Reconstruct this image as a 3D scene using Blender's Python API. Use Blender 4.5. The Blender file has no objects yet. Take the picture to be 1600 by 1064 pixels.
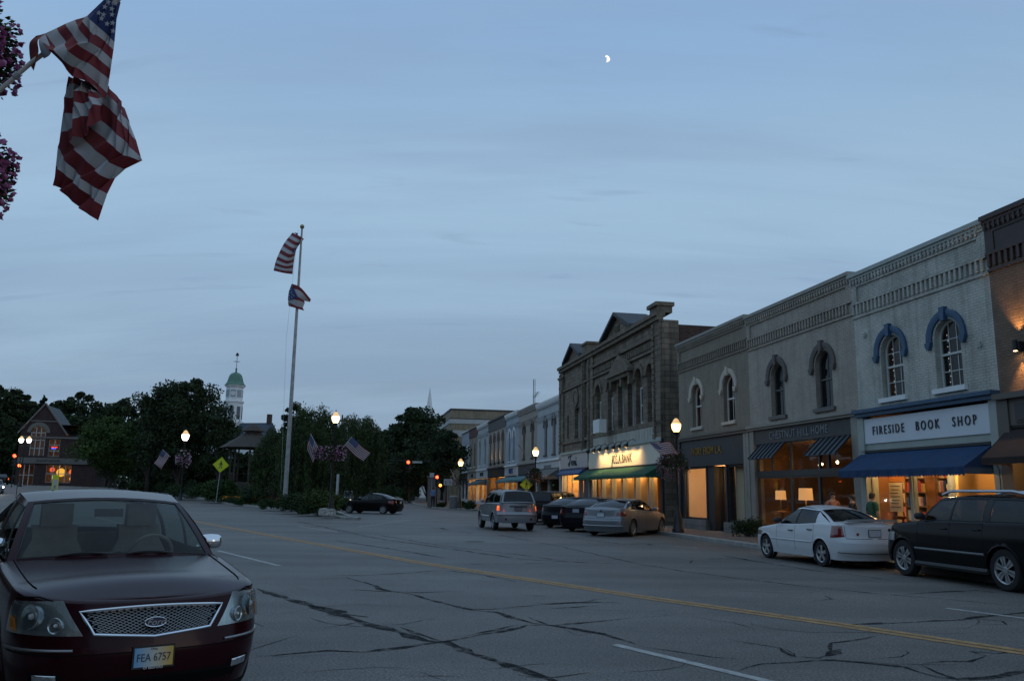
import bpy, bmesh, math, random
import numpy as np
from mathutils import Vector, Matrix
from mathutils.geometry import tessellate_polygon
random.seed(7); rng = np.random.default_rng(7)
SC = bpy.context.scene; COL = SC.collection
PI = math.pi; R = math.radians
# ------------------------------------------------------------------ camera
FPX, EYE, PITCH, ROLL = 1300.0, 1.65, R(10.3), R(0.9)
_f = Vector((0, math.cos(PITCH), math.sin(PITCH))); _r0 = Vector((1, 0, 0)); _u0 = _r0.cross(_f)
_r = _r0 * math.cos(ROLL) + _u0 * math.sin(ROLL); _u = _u0 * math.cos(ROLL) - _r0 * math.sin(ROLL)
cam = bpy.data.cameras.new('camera'); cam.sensor_width = 36; cam.lens = 36 * FPX / 1600
cam.clip_start = 0.1; cam.clip_end = 9000
camo = bpy.data.objects.new('camera', cam); COL.objects.link(camo)
camo.matrix_world = Matrix(((_r.x, _u.x, -_f.x, 0), (_r.y, _u.y, -_f.y, 0), (_r.z, _u.z, -_f.z, EYE), (0, 0, 0, 1)))
SC.camera = camo
# ------------------------------------------------------------------ sky (dusk, thin high cloud), sun already down
SUN_EL, SUN_AZ = R(3.0), R(125)          # azimuth clockwise from +Y: behind the shops on the right
W = bpy.data.worlds.new('World'); SC.world = W; W.use_nodes = True
nt = W.node_tree; nt.nodes.clear()
def N(nt, t, **k):
    n = nt.nodes.new(t)
    for a, b in k.items(): setattr(n, a, b)
    return n
def LK(nt, a, b): nt.links.new(a, b)
sky = N(nt, 'ShaderNodeTexSky', sky_type='NISHITA'); sky.sun_disc = False
sky.sun_elevation = SUN_EL; sky.sun_rotation = SUN_AZ; sky.altitude = 200
sky.air_density = 1.0; sky.dust_density = 0.6; sky.ozone_density = 3.0
tc = N(nt, 'ShaderNodeTexCoord'); sep = N(nt, 'ShaderNodeSeparateXYZ'); LK(nt, tc.outputs['Generated'], sep.inputs[0])
zz = N(nt, 'ShaderNodeMath', operation='MAXIMUM'); zz.inputs[1].default_value = 0.0; LK(nt, sep.outputs[2], zz.inputs[0])
zz2 = N(nt, 'ShaderNodeMath', operation='ADD'); zz2.inputs[1].default_value = 0.22; LK(nt, zz.outputs[0], zz2.inputs[0])
dx = N(nt, 'ShaderNodeMath', operation='DIVIDE'); LK(nt, sep.outputs[0], dx.inputs[0]); LK(nt, zz2.outputs[0], dx.inputs[1])
dy = N(nt, 'ShaderNodeMath', operation='DIVIDE'); LK(nt, sep.outputs[1], dy.inputs[0]); LK(nt, zz2.outputs[0], dy.inputs[1])
cmb = N(nt, 'ShaderNodeCombineXYZ'); LK(nt, dx.outputs[0], cmb.inputs[0]); LK(nt, dy.outputs[0], cmb.inputs[1])
def cloud(scale, stretch, lo, hi, detail, seed, rot=0.0):
    mp = N(nt, 'ShaderNodeMapping'); mp.inputs['Scale'].default_value = stretch; mp.inputs['Location'].default_value = (seed, seed * .7, 0)
    mp.inputs['Rotation'].default_value = (0, 0, rot)
    LK(nt, cmb.outputs[0], mp.inputs[0])
    nz = N(nt, 'ShaderNodeTexNoise'); nz.inputs['Scale'].default_value = scale; nz.inputs['Detail'].default_value = detail
    nz.inputs['Roughness'].default_value = .55; nz.inputs['Distortion'].default_value = .35
    LK(nt, mp.outputs[0], nz.inputs[0])
    mr = N(nt, 'ShaderNodeMapRange'); mr.interpolation_type = 'SMOOTHSTEP'
    mr.inputs[1].default_value = lo; mr.inputs[2].default_value = hi; LK(nt, nz.outputs[0], mr.inputs[0]); return mr.outputs[0]
c1 = cloud(.9, (.7, 1.9, 1), .35, .72, 6, 3.1, .25)
c2 = cloud(2.3, (.6, 2.4, 1), .48, .78, 5, 8.4, .1)
def MIX(fac, a, b):
    m = N(nt, 'ShaderNodeMix', data_type='RGBA'); m.clamp_factor = True
    for s, v in ((m.inputs[0], fac), (m.inputs[6], a), (m.inputs[7], b)):
        if isinstance(v, (float, int)): s.default_value = v
        elif isinstance(v, tuple): s.default_value = v
        else: LK(nt, v, s)
    return m.outputs[2]
def MUL(a, k):
    m = N(nt, 'ShaderNodeMath', operation='MULTIPLY'); LK(nt, a, m.inputs[0]); m.inputs[1].default_value = k; return m.outputs[0]
BGS = 0.12
def CC(r, g, b): return (r / BGS, g / BGS, b / BGS, 1)
rmp = N(nt, 'ShaderNodeValToRGB'); LK(nt, sep.outputs[2], rmp.inputs[0]); cr = rmp.color_ramp; cr.interpolation = 'EASE'
for pos, c in ((.0, (.182, .240, .326)), (.10, (.194, .264, .360)), (.30, (.262, .385, .515)), (.55, (.215, .350, .545)), (.85, (.25, .36, .50))):
    e_ = cr.elements.new(pos); e_.color = (*c, 1)
cr.elements.remove(cr.elements[0]); cr.elements.remove(cr.elements[-1])
sc_ = N(nt, 'ShaderNodeVectorMath', operation='SCALE'); LK(nt, rmp.outputs[0], sc_.inputs[0]); sc_.inputs['Scale'].default_value = 1 / BGS
base = MIX(.84, sky.outputs[0], sc_.outputs[0])                      # thin veil of high cloud over the dusk sky
c3 = cloud(1.5, (.35, 3.2, 1), .42, .66, 7, 15.2, .06); c4 = cloud(5.0, (.5, 2.6, 1), .60, .76, 6, 22.7, .15)
base = MIX(MUL(c1, .50), base, CC(.275, .395, .52))
base = MIX(MUL(c3, .32), base, CC(.182, .262, .385))
base = MIX(MUL(c2, .35), base, CC(.18, .26, .38))
base = MIX(MUL(c4, .35), base, CC(.145, .210, .320))
bg = N(nt, 'ShaderNodeBackground'); bg.inputs[1].default_value = BGS; LK(nt, base, bg.inputs[0])
wo = N(nt, 'ShaderNodeOutputWorld'); LK(nt, bg.outputs[0], wo.inputs[0])
sl = bpy.data.lights.new('sun', 'SUN'); sl.energy = 0.12; sl.angle = R(25); sl.color = (1, .86, .72)
slo = bpy.data.objects.new('sun', sl); COL.objects.link(slo)
slo.rotation_euler = Vector((math.sin(SUN_AZ) * math.cos(SUN_EL), math.cos(SUN_AZ) * math.cos(SUN_EL), math.sin(SUN_EL))).to_track_quat('Z', 'Y').to_euler()
vs = SC.view_settings; vs.view_transform = 'Standard'; vs.look = 'None'; vs.exposure = 0.5; vs.gamma = 1; vs.use_curve_mapping = False
SC.render.engine = 'CYCLES'; SC.cycles.use_denoising = True; SC.cycles.max_bounces = 8; SC.cycles.transparent_max_bounces = 12
SC.cycles.sample_clamp_indirect = 3.0; SC.cycles.caustics_reflective = False; SC.cycles.caustics_refractive = False
# ------------------------------------------------------------------ pixel -> place helpers (photograph is 1600 x 1064)
def ray(px, py): return (_f * FPX + _r * (px - 800) - _u * (py - 532)) / FPX
def at(px, py, Y):
    d = ray(px, py); p = Vector((0, 0, EYE)) + d * (Y / d.y); return p
def gp(px, py, z=0.0):
    d = ray(px, py); return Vector((0, 0, EYE)) + d * ((z - EYE) / d.z)
def lerp(a, b, t): return a + (b - a) * t
def smooth(t): t = max(0., min(1., t)); return t * t * (3 - 2 * t)
# shop row frame: u = metres to the right along the fronts, o = metres out into the street
FA = R(-10.7); FO = Vector((9.50872, 32.4262, 0)); FE = Vector((-math.sin(FA), -math.cos(FA), 0)); FOUT = Vector((-math.cos(FA), math.sin(FA), 0))
FRZ = math.atan2(FE.y, FE.x)
def FP(u, o=0.0, z=0.0): return FO + FE * u + FOUT * o + Vector((0, 0, z))
# ------------------------------------------------------------------ mesh helpers
SPLIT = {'pilaster', 'window_post', 'shopfront_post', 'display_partition', 'display_screen', 'door_jamb', 'mullion', 'grey_pilaster', 'string_course', 'bulkhead', 'support_arm', 'side_wall', 'awning_arm'}
LGAIN = {'shop_light': 6, 'display_light': 6, 'bulb_light': 6, 'sign_light': 9, 'lamp_light': 3, 'wall_wash': 3, 'entrance_light': 4, 'awning_light': 5}
class MB:
    def __init__(s): s.v = []; s.f = []; s.mi = []; s.cuts = []
    def add(s, vs, fs, mi=0):
        b = len(s.v); s.cuts.append((b, len(s.f))); s.v += [tuple(x) for x in vs]; s.f += [tuple(i + b for i in q) for q in fs]; s.mi += [mi] * len(fs); return s
    def box(s, x0, x1, y0, y1, z0, z1, mi=0):
        return s.add([(x0, y0, z0), (x1, y0, z0), (x1, y1, z0), (x0, y1, z0), (x0, y0, z1), (x1, y0, z1), (x1, y1, z1), (x0, y1, z1)],
                     [(0, 3, 2, 1), (4, 5, 6, 7), (0, 1, 5, 4), (1, 2, 6, 5), (2, 3, 7, 6), (3, 0, 4, 7)], mi)
    def bar(s, a, b, w, h=None, mi=0):                     # square bar between two points
        a = Vector(a); b = Vector(b); d = (b - a).normalized(); h = h or w
        up = Vector((0, 0, 1)) if abs(d.z) < .95 else Vector((0, 1, 0))
        x = d.cross(up).normalized() * (w / 2); y = x.cross(d).normalized() * (h / 2)
        return s.add([a - x - y, a + x - y, a + x + y, a - x + y, b - x - y, b + x - y, b + x + y, b - x + y],
                     [(0, 3, 2, 1), (4, 5, 6, 7), (0, 1, 5, 4), (1, 2, 6, 5), (2, 3, 7, 6), (3, 0, 4, 7)], mi)
    def tube(s, pts, rad, n=8, closed=False, mi=0, caps=True):
        pts = [Vector(p) for p in pts]; m = len(pts); rs = rad if isinstance(rad, (list, tuple)) else [rad] * m
        vs = []; prev = None
        for i, p in enumerate(pts):
            if closed: t = pts[(i + 1) % m] - pts[i - 1]
            else: t = pts[min(i + 1, m - 1)] - pts[max(i - 1, 0)]
            t = t.normalized() if t.length > 1e-9 else Vector((0, 0, 1))
            if prev is None:
                ref = Vector((0, 0, 1)) if abs(t.z) < .9 else Vector((1, 0, 0)); prev = t.cross(ref).normalized()
            a = prev - t * prev.dot(t); a = a.normalized() if a.length > 1e-6 else t.orthogonal().normalized(); prev = a; b = t.cross(a)
            vs += [p + (a * math.cos(2 * PI * k / n) + b * math.sin(2 * PI * k / n)) * rs[i] for k in range(n)]
        fs = []
        for i in range(m if closed else m - 1):
            j = (i + 1) % m
            fs += [(i * n + k, i * n + (k + 1) % n, j * n + (k + 1) % n, j * n + k) for k in range(n)]
        if caps and not closed: fs += [tuple(range(n))[::-1], tuple(range((m - 1) * n, m * n))]
        return s.add(vs, fs, mi)
    def lathe(s, prof, n=16, c=(0, 0, 0), axis='z', mi=0):  # prof: (radius, height)
        vs = []; c = Vector(c)
        for r_, h in prof:
            for k in range(n):
                a = 2 * PI * k / n; p = (r_ * math.cos(a), r_ * math.sin(a), h)
                if axis == 'y': p = (p[0], p[2], -p[1])
                if axis == 'x': p = (p[2], p[0], p[1])
                vs.append(c + Vector(p))
        fs = [(i * n + k, i * n + (k + 1) % n, (i + 1) * n + (k + 1) % n, (i + 1) * n + k) for i in range(len(prof) - 1) for k in range(n)]
        return s.add(vs, fs, mi)
    def grid(s, rows, mi=0, flip=False):                    # rows of equal length
        n = len(rows[0]); vs = [p for r_ in rows for p in r_]
        fs = [(i * n + k, i * n + k + 1, (i + 1) * n + k + 1, (i + 1) * n + k) for i in range(len(rows) - 1) for k in range(n - 1)]
        if flip: fs = [q[::-1] for q in fs]
        return s.add(vs, fs, mi)
    def prism(s, poly, y0, y1, mi=0, caps=True):            # poly in (x,z), extruded along y
        n = len(poly); vs = [(x, y0, z) for x, z in poly] + [(x, y1, z) for x, z in poly]
        fs = [(i, (i + 1) % n, n + (i + 1) % n, n + i) for i in range(n)]
        s.add(vs, fs, mi)
        if caps:
            tri = tessellate_polygon([[Vector((x, z, 0)) for x, z in poly]])
            s.add([(x, y0, z) for x, z in poly], [tuple(t) for t in tri], mi); s.add([(x, y1, z) for x, z in poly], [tuple(t) for t in tri], mi)
        return s
    def holed(s, outer, holes, y, depth, mi=0):             # flat wall in (x,z) at y with openings; reveals run in to y+depth
        loops = [outer] + holes; flat = [p for l in loops for p in l]
        tri = tessellate_polygon([[Vector((x, z, 0)) for x, z in l] for l in loops])
        s.add([(x, y, z) for x, z in flat], [tuple(t) for t in tri], mi)
        for l in holes:
            n = len(l); s.add([(x, y, z) for x, z in l] + [(x, y + depth, z) for x, z in l], [(i, (i + 1) % n, n + (i + 1) % n, n + i) for i in range(n)], mi)
        return s
    def xf(s, M):
        s.v = [tuple(M @ Vector(p)) for p in s.v]; return s
    def off(s, dx=0, dy=0, dz=0): s.v = [(a + dx, b + dy, c + dz) for a, b, c in s.v]; return s
    def mesh(s, name, mats, smooth_=False, angle=40):
        me = bpy.data.meshes.new(name); me.from_pydata(s.v, [], s.f)
        for m in (mats if isinstance(mats, (list, tuple)) else [mats]): me.materials.append(m)
        if any(s.mi): me.polygons.foreach_set('material_index', s.mi)
        bm = bmesh.new(); bm.from_mesh(me); bmesh.ops.recalc_face_normals(bm, faces=bm.faces); bm.to_mesh(me); bm.free()
        if smooth_:
            me.polygons.foreach_set('use_smooth', [True] * len(me.polygons))
            if angle: me.set_sharp_from_angle(angle=R(angle))
        me.update(); return me
    def build(s, name, mats, parent=None, smooth_=False, angle=40, label=None, kind=None):
        if name in SPLIT and len(s.cuts) > 1:                   # each piece an object of its own
            cu = s.cuts + [(len(s.v), len(s.f))]
            for (v0_, f0_), (v1_, f1_) in zip(cu[:-1], cu[1:]):
                b = MB(); b.v = s.v[v0_:v1_]; b.f = [tuple(i - v0_ for i in q) for q in s.f[f0_:f1_]]; b.mi = s.mi[f0_:f1_]; o = b.build(name, mats, parent, smooth_, angle, label, kind)
            return o
        o = bpy.data.objects.new(name, s.mesh(name, mats, smooth_, angle)); COL.objects.link(o)
        if parent: o.parent = parent
        if label: o['label'] = label
        if kind: o['kind'] = kind
        return o
def tag(o, label, cat, group=None, kind=None):
    o['label'] = label; o['category'] = cat
    if group: o['group'] = group
    if kind: o['kind'] = kind
    return o
def thing(name, label, cat, loc=(0, 0, 0), rz=0.0, group=None):
    o = bpy.data.objects.new(name, None); COL.objects.link(o); o.empty_display_size = .2
    o.location = loc; o.rotation_euler = (0, 0, rz); return tag(o, label, cat, group)
def inst(me, name, parent=None, loc=(0, 0, 0), rot=(0, 0, 0), sc=(1, 1, 1), kind=None):
    o = bpy.data.objects.new(name, me); COL.objects.link(o); o.parent = parent; o.location = loc; o.rotation_euler = rot
    o.scale = sc if isinstance(sc, tuple) else (sc,) * 3
    if kind: o['kind'] = kind
    return o
def copytree(o, parent=None):
    c = o.copy(); COL.objects.link(c); c.parent = parent
    for ch in o.children: copytree(ch, c)
    return c
def light(name, parent, loc, energy, color, rad=.05, spot=None, rot=None):
    l = bpy.data.lights.new(name, 'SPOT' if spot else 'POINT'); l.energy = energy * LGAIN.get(name, 1); l.color = color; l.shadow_soft_size = rad
    if spot: l.spot_size = R(spot); l.spot_blend = .8
    o = bpy.data.objects.new(name, l); COL.objects.link(o); o.parent = parent; o.location = loc
    if rot: o.rotation_euler = rot
    return o
def text_mesh(txt, size, ext=.01, shear=0.0, sx=1.0, align='CENTER', spacing=1.0):
    cu = bpy.data.curves.new('t', 'FONT'); cu.body = txt; cu.size = size; cu.extrude = ext; cu.shear = shear; cu.align_x = align; cu.align_y = 'CENTER'
    cu.space_character = spacing; cu.resolution_u = 3
    ob = bpy.data.objects.new('t', cu); COL.objects.link(ob); dg = bpy.context.evaluated_depsgraph_get()
    me = bpy.data.meshes.new_from_object(ob.evaluated_get(dg)); COL.objects.unlink(ob); bpy.data.objects.remove(ob)
    me.transform(Matrix.Diagonal((sx, 1, 1, 1))); return me
def text(txt, name, mat, parent, loc, rot, size, ext=.01, **k):
    me = text_mesh(txt, size, ext, **k); me.materials.clear(); me.materials.append(mat)
    if size < .36: return inst(me, name, parent, loc, rot)
    bm = bmesh.new(); bm.from_mesh(me); seen = set()           # big letters: each a piece of its own
    for v in bm.verts:
        if v in seen: continue
        st = [v]; isl = set()
        while st:
            q = st.pop()
            if q in isl: continue
            isl.add(q); st += [e.other_vert(q) for e in q.link_edges]
        seen |= isl; ix = {q: i for i, q in enumerate(isl)}; b = MB(); b.v = [tuple(q.co) for q in ix]; b.f = [tuple(ix[q] for q in f.verts) for f in bm.faces if f.verts[0] in isl]; b.mi = [0] * len(b.f)
        o = b.build('letter', mat, parent); o.location = loc; o.rotation_euler = rot
    bm.free(); return o
FACE = (PI / 2, 0, 0)                                        # lettering on a shop front (reads from the street side)
# ------------------------------------------------------------------ materials
MATS = {}
def mat(name, col, rough=.7, metal=0.0, emit=None, estr=0.0, spec=.5, var=0.0, vscale=3.0, bump=0.0, bscale=40.0, coat=0.0, col2=None, detail=5, bdist=.02, stretch=None):
    if name in MATS: return MATS[name]
    m = bpy.data.materials.new(name); m.use_nodes = True; nt = m.node_tree; b = nt.nodes['Principled BSDF']
    b.inputs['Base Color'].default_value = (*col, 1); b.inputs['Roughness'].default_value = rough; b.inputs['Metallic'].default_value = metal
    b.inputs['Specular IOR Level'].default_value = spec; b.inputs['Coat Weight'].default_value = coat; b.inputs['Coat Roughness'].default_value = .04
    if emit: b.inputs['Emission Color'].default_value = (*emit, 1); b.inputs['Emission Strength'].default_value = estr
    tcn = N(nt, 'ShaderNodeTexCoord'); vec = tcn.outputs['Object']
    if stretch:
        mp = N(nt, 'ShaderNodeMapping'); mp.inputs['Scale'].default_value = stretch; LK(nt, vec, mp.inputs[0]); vec = mp.outputs[0]
    if var > 0 or col2:
        nz = N(nt, 'ShaderNodeTexNoise'); nz.inputs['Scale'].default_value = vscale; nz.inputs['Detail'].default_value = detail; LK(nt, vec, nz.inputs[0])
        mr = N(nt, 'ShaderNodeMapRange'); mr.inputs[1].default_value = .3; mr.inputs[2].default_value = .7; LK(nt, nz.outputs[0], mr.inputs[0])
        mx = N(nt, 'ShaderNodeMix', data_type='RGBA'); LK(nt, mr.outputs[0], mx.inputs[0])
        a = tuple(c * (1 - var) for c in col); c2 = col2 or tuple(min(1, c * (1 + var)) for c in col)
        mx.inputs[6].default_value = (*a, 1); mx.inputs[7].default_value = (*c2, 1); LK(nt, mx.outputs[2], b.inputs['Base Color'])
    if bump > 0:
        nz = N(nt, 'ShaderNodeTexNoise'); nz.inputs['Scale'].default_value = bscale; nz.inputs['Detail'].default_value = 4; LK(nt, vec, nz.inputs[0])
        bp = N(nt, 'ShaderNodeBump'); bp.inputs['Strength'].default_value = bump; bp.inputs['Distance'].default_value = bdist
        LK(nt, nz.outputs[0], bp.inputs['Height']); LK(nt, bp.outputs[0], b.inputs['Normal'])
    MATS[name] = m; return m
def brickmat(name, col, mortar, var=.12, bw=.21, bh=.072, rough=.8, side=False, bump=.6, stain=.25):
    if name in MATS: return MATS[name]
    m = bpy.data.materials.new(name); m.use_nodes = True; nt = m.node_tree; b = nt.nodes['Principled BSDF']; b.inputs['Roughness'].default_value = rough
    tcn = N(nt, 'ShaderNodeTexCoord'); sp = N(nt, 'ShaderNodeSeparateXYZ'); LK(nt, tcn.outputs['Object'], sp.inputs[0])
    ad = N(nt, 'ShaderNodeMath', operation='ADD'); LK(nt, sp.outputs[0], ad.inputs[0]); LK(nt, sp.outputs[1], ad.inputs[1])
    cm = N(nt, 'ShaderNodeCombineXYZ'); LK(nt, ad.outputs[0], cm.inputs[0]); LK(nt, sp.outputs[2], cm.inputs[1])
    br = N(nt, 'ShaderNodeTexBrick'); LK(nt, cm.outputs[0], br.inputs[0]); br.inputs['Scale'].default_value = 1
    br.inputs['Brick Width'].default_value = bw; br.inputs['Row Height'].default_value = bh; br.inputs['Mortar Size'].default_value = .007 if bh < .1 else .018
    br.inputs['Mortar Smooth'].default_value = .4; br.inputs['Bias'].default_value = 0
    br.inputs['Color1'].default_value = (*[c * (1 - var) for c in col], 1); br.inputs['Color2'].default_value = (*[min(1, c * (1 + var)) for c in col], 1)
    br.inputs['Mortar'].default_value = (*mortar, 1)
    nz = N(nt, 'ShaderNodeTexNoise'); nz.inputs['Scale'].default_value = 1.1; nz.inputs['Detail'].default_value = 7; nz.inputs['Roughness'].default_value = .65; LK(nt, tcn.outputs['Object'], nz.inputs[0])
    mr = N(nt, 'ShaderNodeMapRange'); mr.inputs[1].default_value = .35; mr.inputs[2].default_value = .7; mr.inputs[3].default_value = 1 + stain * .3; mr.inputs[4].default_value = 1 - stain; LK(nt, nz.outputs[0], mr.inputs[0])
    vm = N(nt, 'ShaderNodeVectorMath', operation='SCALE'); LK(nt, br.outputs['Color'], vm.inputs[0]); LK(nt, mr.outputs[0], vm.inputs['Scale'])
    mp = N(nt, 'ShaderNodeMapping'); mp.inputs['Scale'].default_value = (2.6, 2.6, .16); LK(nt, tcn.outputs['Object'], mp.inputs[0]); n2 = N(nt, 'ShaderNodeTexNoise'); n2.inputs['Scale'].default_value = 1.6; n2.inputs['Detail'].default_value = 6; LK(nt, mp.outputs[0], n2.inputs[0])
    m2 = N(nt, 'ShaderNodeMapRange'); m2.inputs[1].default_value = .5; m2.inputs[2].default_value = .72; m2.inputs[3].default_value = 1; m2.inputs[4].default_value = 1 - stain * 1.2; LK(nt, n2.outputs[0], m2.inputs[0])   # rain streaks
    v2 = N(nt, 'ShaderNodeVectorMath', operation='SCALE'); LK(nt, vm.outputs[0], v2.inputs[0]); LK(nt, m2.outputs[0], v2.inputs['Scale']); LK(nt, v2.outputs[0], b.inputs['Base Color'])
    bp = N(nt, 'ShaderNodeBump'); bp.inputs['Strength'].default_value = min(1, bump * 1.5); bp.inputs['Distance'].default_value = .02; bp.invert = True
    LK(nt, br.outputs['Fac'], bp.inputs['Height']); LK(nt, bp.outputs[0], b.inputs['Normal'])
    MATS[name] = m; return m
def glassmat(name, tint=(.9, .95, .93), trans=.85, rough=.02, body=(.02, .025, .03), fres=1.45):
    if name in MATS: return MATS[name]
    m = bpy.data.materials.new(name); m.use_nodes = True; nt = m.node_tree; nt.nodes.clear(); out = N(nt, 'ShaderNodeOutputMaterial')
    tr = N(nt, 'ShaderNodeBsdfTransparent'); tr.inputs[0].default_value = (*tint, 1)
    df = N(nt, 'ShaderNodeBsdfDiffuse'); df.inputs[0].default_value = (*body, 1)
    m1 = N(nt, 'ShaderNodeMixShader'); m1.inputs[0].default_value = 1 - trans; LK(nt, tr.outputs[0], m1.inputs[1]); LK(nt, df.outputs[0], m1.inputs[2])
    gl = N(nt, 'ShaderNodeBsdfGlossy'); gl.inputs['Roughness'].default_value = rough
    fr = N(nt, 'ShaderNodeFresnel'); ge = N(nt, 'ShaderNodeNewGeometry'); mi_ = N(nt, 'ShaderNodeMapRange'); LK(nt, ge.outputs['Backfacing'], mi_.inputs[0]); mi_.inputs[3].default_value = fres; mi_.inputs[4].default_value = 1 / fres; LK(nt, mi_.outputs[0], fr.inputs[0])   # one thin pane: same reflection from either side
    m2 = N(nt, 'ShaderNodeMixShader'); LK(nt, fr.outputs[0], m2.inputs[0]); LK(nt, m1.outputs[0], m2.inputs[1]); LK(nt, gl.outputs[0], m2.inputs[2])
    LK(nt, m2.outputs[0], out.inputs[0]); MATS[name] = m; return m
def emis(name, col, s):
    if name in MATS: return MATS[name]
    m = bpy.data.materials.new(name); m.use_nodes = True; nt = m.node_tree; nt.nodes.clear(); out = N(nt, 'ShaderNodeOutputMaterial')
    e = N(nt, 'ShaderNodeEmission'); e.inputs[0].default_value = (*col, 1); e.inputs[1].default_value = s; LK(nt, e.outputs[0], out.inputs[0]); MATS[name] = m; return m
GLASS = glassmat('shop_glass', trans=.96); WGLASS = glassmat('window_glass', trans=.55, body=(.015, .018, .022)); CARGLASS = glassmat('car_glass', tint=(.55, .62, .6), trans=.9, fres=1.5)
DARKGLASS = glassmat('dark_car_glass', tint=(.12, .13, .14), trans=.6, body=(.01, .01, .012), fres=1.5)
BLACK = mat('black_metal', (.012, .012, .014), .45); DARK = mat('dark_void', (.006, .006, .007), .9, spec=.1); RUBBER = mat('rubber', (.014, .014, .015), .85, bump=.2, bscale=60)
CHROME = mat('chrome', (.75, .77, .8), .12, 1.0); STEEL = mat('galvanised_steel', (.33, .34, .35), .5, .6, var=.15, vscale=12); WHITE = mat('white_paint', (.72, .73, .72), .6, var=.06, vscale=2)
# ------------------------------------------------------------------ ground, roads, kerbs, markings
def hz_(x, y):
    a = -.515 * x + .857 * y; p = .857 * x + .515 * y
    return 1.5 * smooth((a - 85) / 50) * smooth((32 - p) / 25)
def road_mat():
    m = bpy.data.materials.new('worn_asphalt'); m.use_nodes = True; nt = m.node_tree; b = nt.nodes['Principled BSDF']; b.inputs['Roughness'].default_value = .62
    b.inputs['Specular IOR Level'].default_value = .4
    tcn = N(nt, 'ShaderNodeTexCoord'); v = tcn.outputs['Object']
    def nz(sc, det, lo, hi, a, c, rough=.6, vec=None):
        n = N(nt, 'ShaderNodeTexNoise'); n.inputs['Scale'].default_value = sc; n.inputs['Detail'].default_value = det; n.inputs['Roughness'].default_value = rough; LK(nt, vec or v, n.inputs[0])
        r_ = N(nt, 'ShaderNodeMapRange'); r_.inputs[1].default_value = lo; r_.inputs[2].default_value = hi; r_.inputs[3].default_value = a; r_.inputs[4].default_value = c; LK(nt, n.outputs[0], r_.inputs[0]); return n, r_.outputs[0]
    _, big = nz(.22, 6, .3, .7, .72, 1.2)
    mp = N(nt, 'ShaderNodeMapping'); mp.inputs['Rotation'].default_value = (0, 0, R(-57)); mp.inputs['Scale'].default_value = (.05, .9, 1); LK(nt, v, mp.inputs[0])
    _, track = nz(.8, 4, .35, .68, .78, 1.12, .5, mp.outputs[0])           # tyre-polished lanes run along the street
    n3, speck = nz(38, 3, .40, .62, .38, 1.75, .85)
    _, mid = nz(5, 6, .3, .7, .85, 1.12, .75)
    def mul(a, c):
        q = N(nt, 'ShaderNodeMath', operation='MULTIPLY'); LK(nt, a, q.inputs[0]); LK(nt, c, q.inputs[1]); return q.outputs[0]
    k = mul(mul(big, track), mul(speck, mid))
    vm = N(nt, 'ShaderNodeVectorMath', operation='SCALE'); vm.inputs[0].default_value = (.142, .133, .120); LK(nt, k, vm.inputs['Scale']); LK(nt, vm.outputs[0], b.inputs['Base Color'])
    bp = N(nt, 'ShaderNodeBump'); bp.inputs['Strength'].default_value = .5; bp.inputs['Distance'].default_value = .01; LK(nt, n3.outputs[0], bp.inputs['Height']); LK(nt, bp.outputs[0], b.inputs['Normal'])
    return m
ROAD = road_mat()
CONC = mat('kerb_concrete', (.27, .265, .25), .85, var=.2, vscale=2.5, bump=.3, bscale=30)
PAVE = brickmat('brick_paving', (.20, .135, .105), (.11, .1, .09), var=.2, bw=.2, bh=.1, bump=.3)
# the paving lies flat: its pattern runs in x/y
_n = PAVE.node_tree; _s = [n for n in _n.nodes if n.type == 'SEPXYZ'][0]; _c = [n for n in _n.nodes if n.type == 'COMBXYZ'][0]; _n.links.new(_s.outputs[0], _c.inputs[0]); _n.links.new(_s.outputs[1], _c.inputs[1])
LAWN = mat('lawn', (.035, .06, .018), .95, var=.4, vscale=1.5, bump=.8, bscale=50)
def sheet(name, xs, ys, zf, m, kind='structure'):
    b = MB(); b.grid([[(x, y, zf(x, y)) for x in xs] for y in ys], flip=True); return b.build(name, m, smooth_=True, angle=None, kind=kind)
xs = list(np.arange(-900, 901, 30)); ys = list(np.arange(-120, 1500, 30))
sheet('ground', xs, ys, lambda x, y: hz_(x, y) - .35, mat('rough_grass_ground', (.03, .045, .018), .95, var=.4, vscale=.3))
road = sheet('road', list(np.arange(-150, 61, 3.0)), list(np.arange(-20, 261, 3.0)), hz_, ROAD)
def slab(name, pts, h, m, kerb=.22, kmat=None):
    # raised paving: top sheet at +h with a concrete kerb round its rim, a step down to the road
    P = []
    for i, p in enumerate(pts):
        q = pts[(i + 1) % len(pts)]; n = max(1, int((Vector(q) - Vector(p)).length / 4))
        P += [Vector(p).lerp(Vector(q), k / n) for k in range(n)]
    n = len(P); area = sum(P[i].x * P[(i + 1) % n].y - P[(i + 1) % n].x * P[i].y for i in range(n)); sgn = 1 if area > 0 else -1
    inn = []
    for i in range(n):
        t = (P[(i + 1) % n] - P[i - 1]).normalized(); inn.append(P[i] + Vector((-t.y, t.x)) * kerb * sgn)
    b = MB(); tri = tessellate_polygon([[Vector((p.x, p.y, 0)) for p in inn]]); b.add([(p.x, p.y, hz_(p.x, p.y) + h - .004) for p in inn], [tuple(t) for t in tri])
    o = b.build(name, m, kind='structure')
    k = MB(); rows = []
    for q, dz in ((P, -.3), (P, h - .02), (None, h), (inn, h + .0), (inn, h - .1)):
        ring = [(p.x, p.y, hz_(p.x, p.y) + dz) for p in q] if q is not None else [(p.x * .9 + r_.x * .1, p.y * .9 + r_.y * .1, hz_(p.x, p.y) + dz) for p, r_ in zip(P, inn)]
        rows.append(ring + ring[:1])
    k.grid(rows); k.build('kerb', CONC, o); return o
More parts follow.
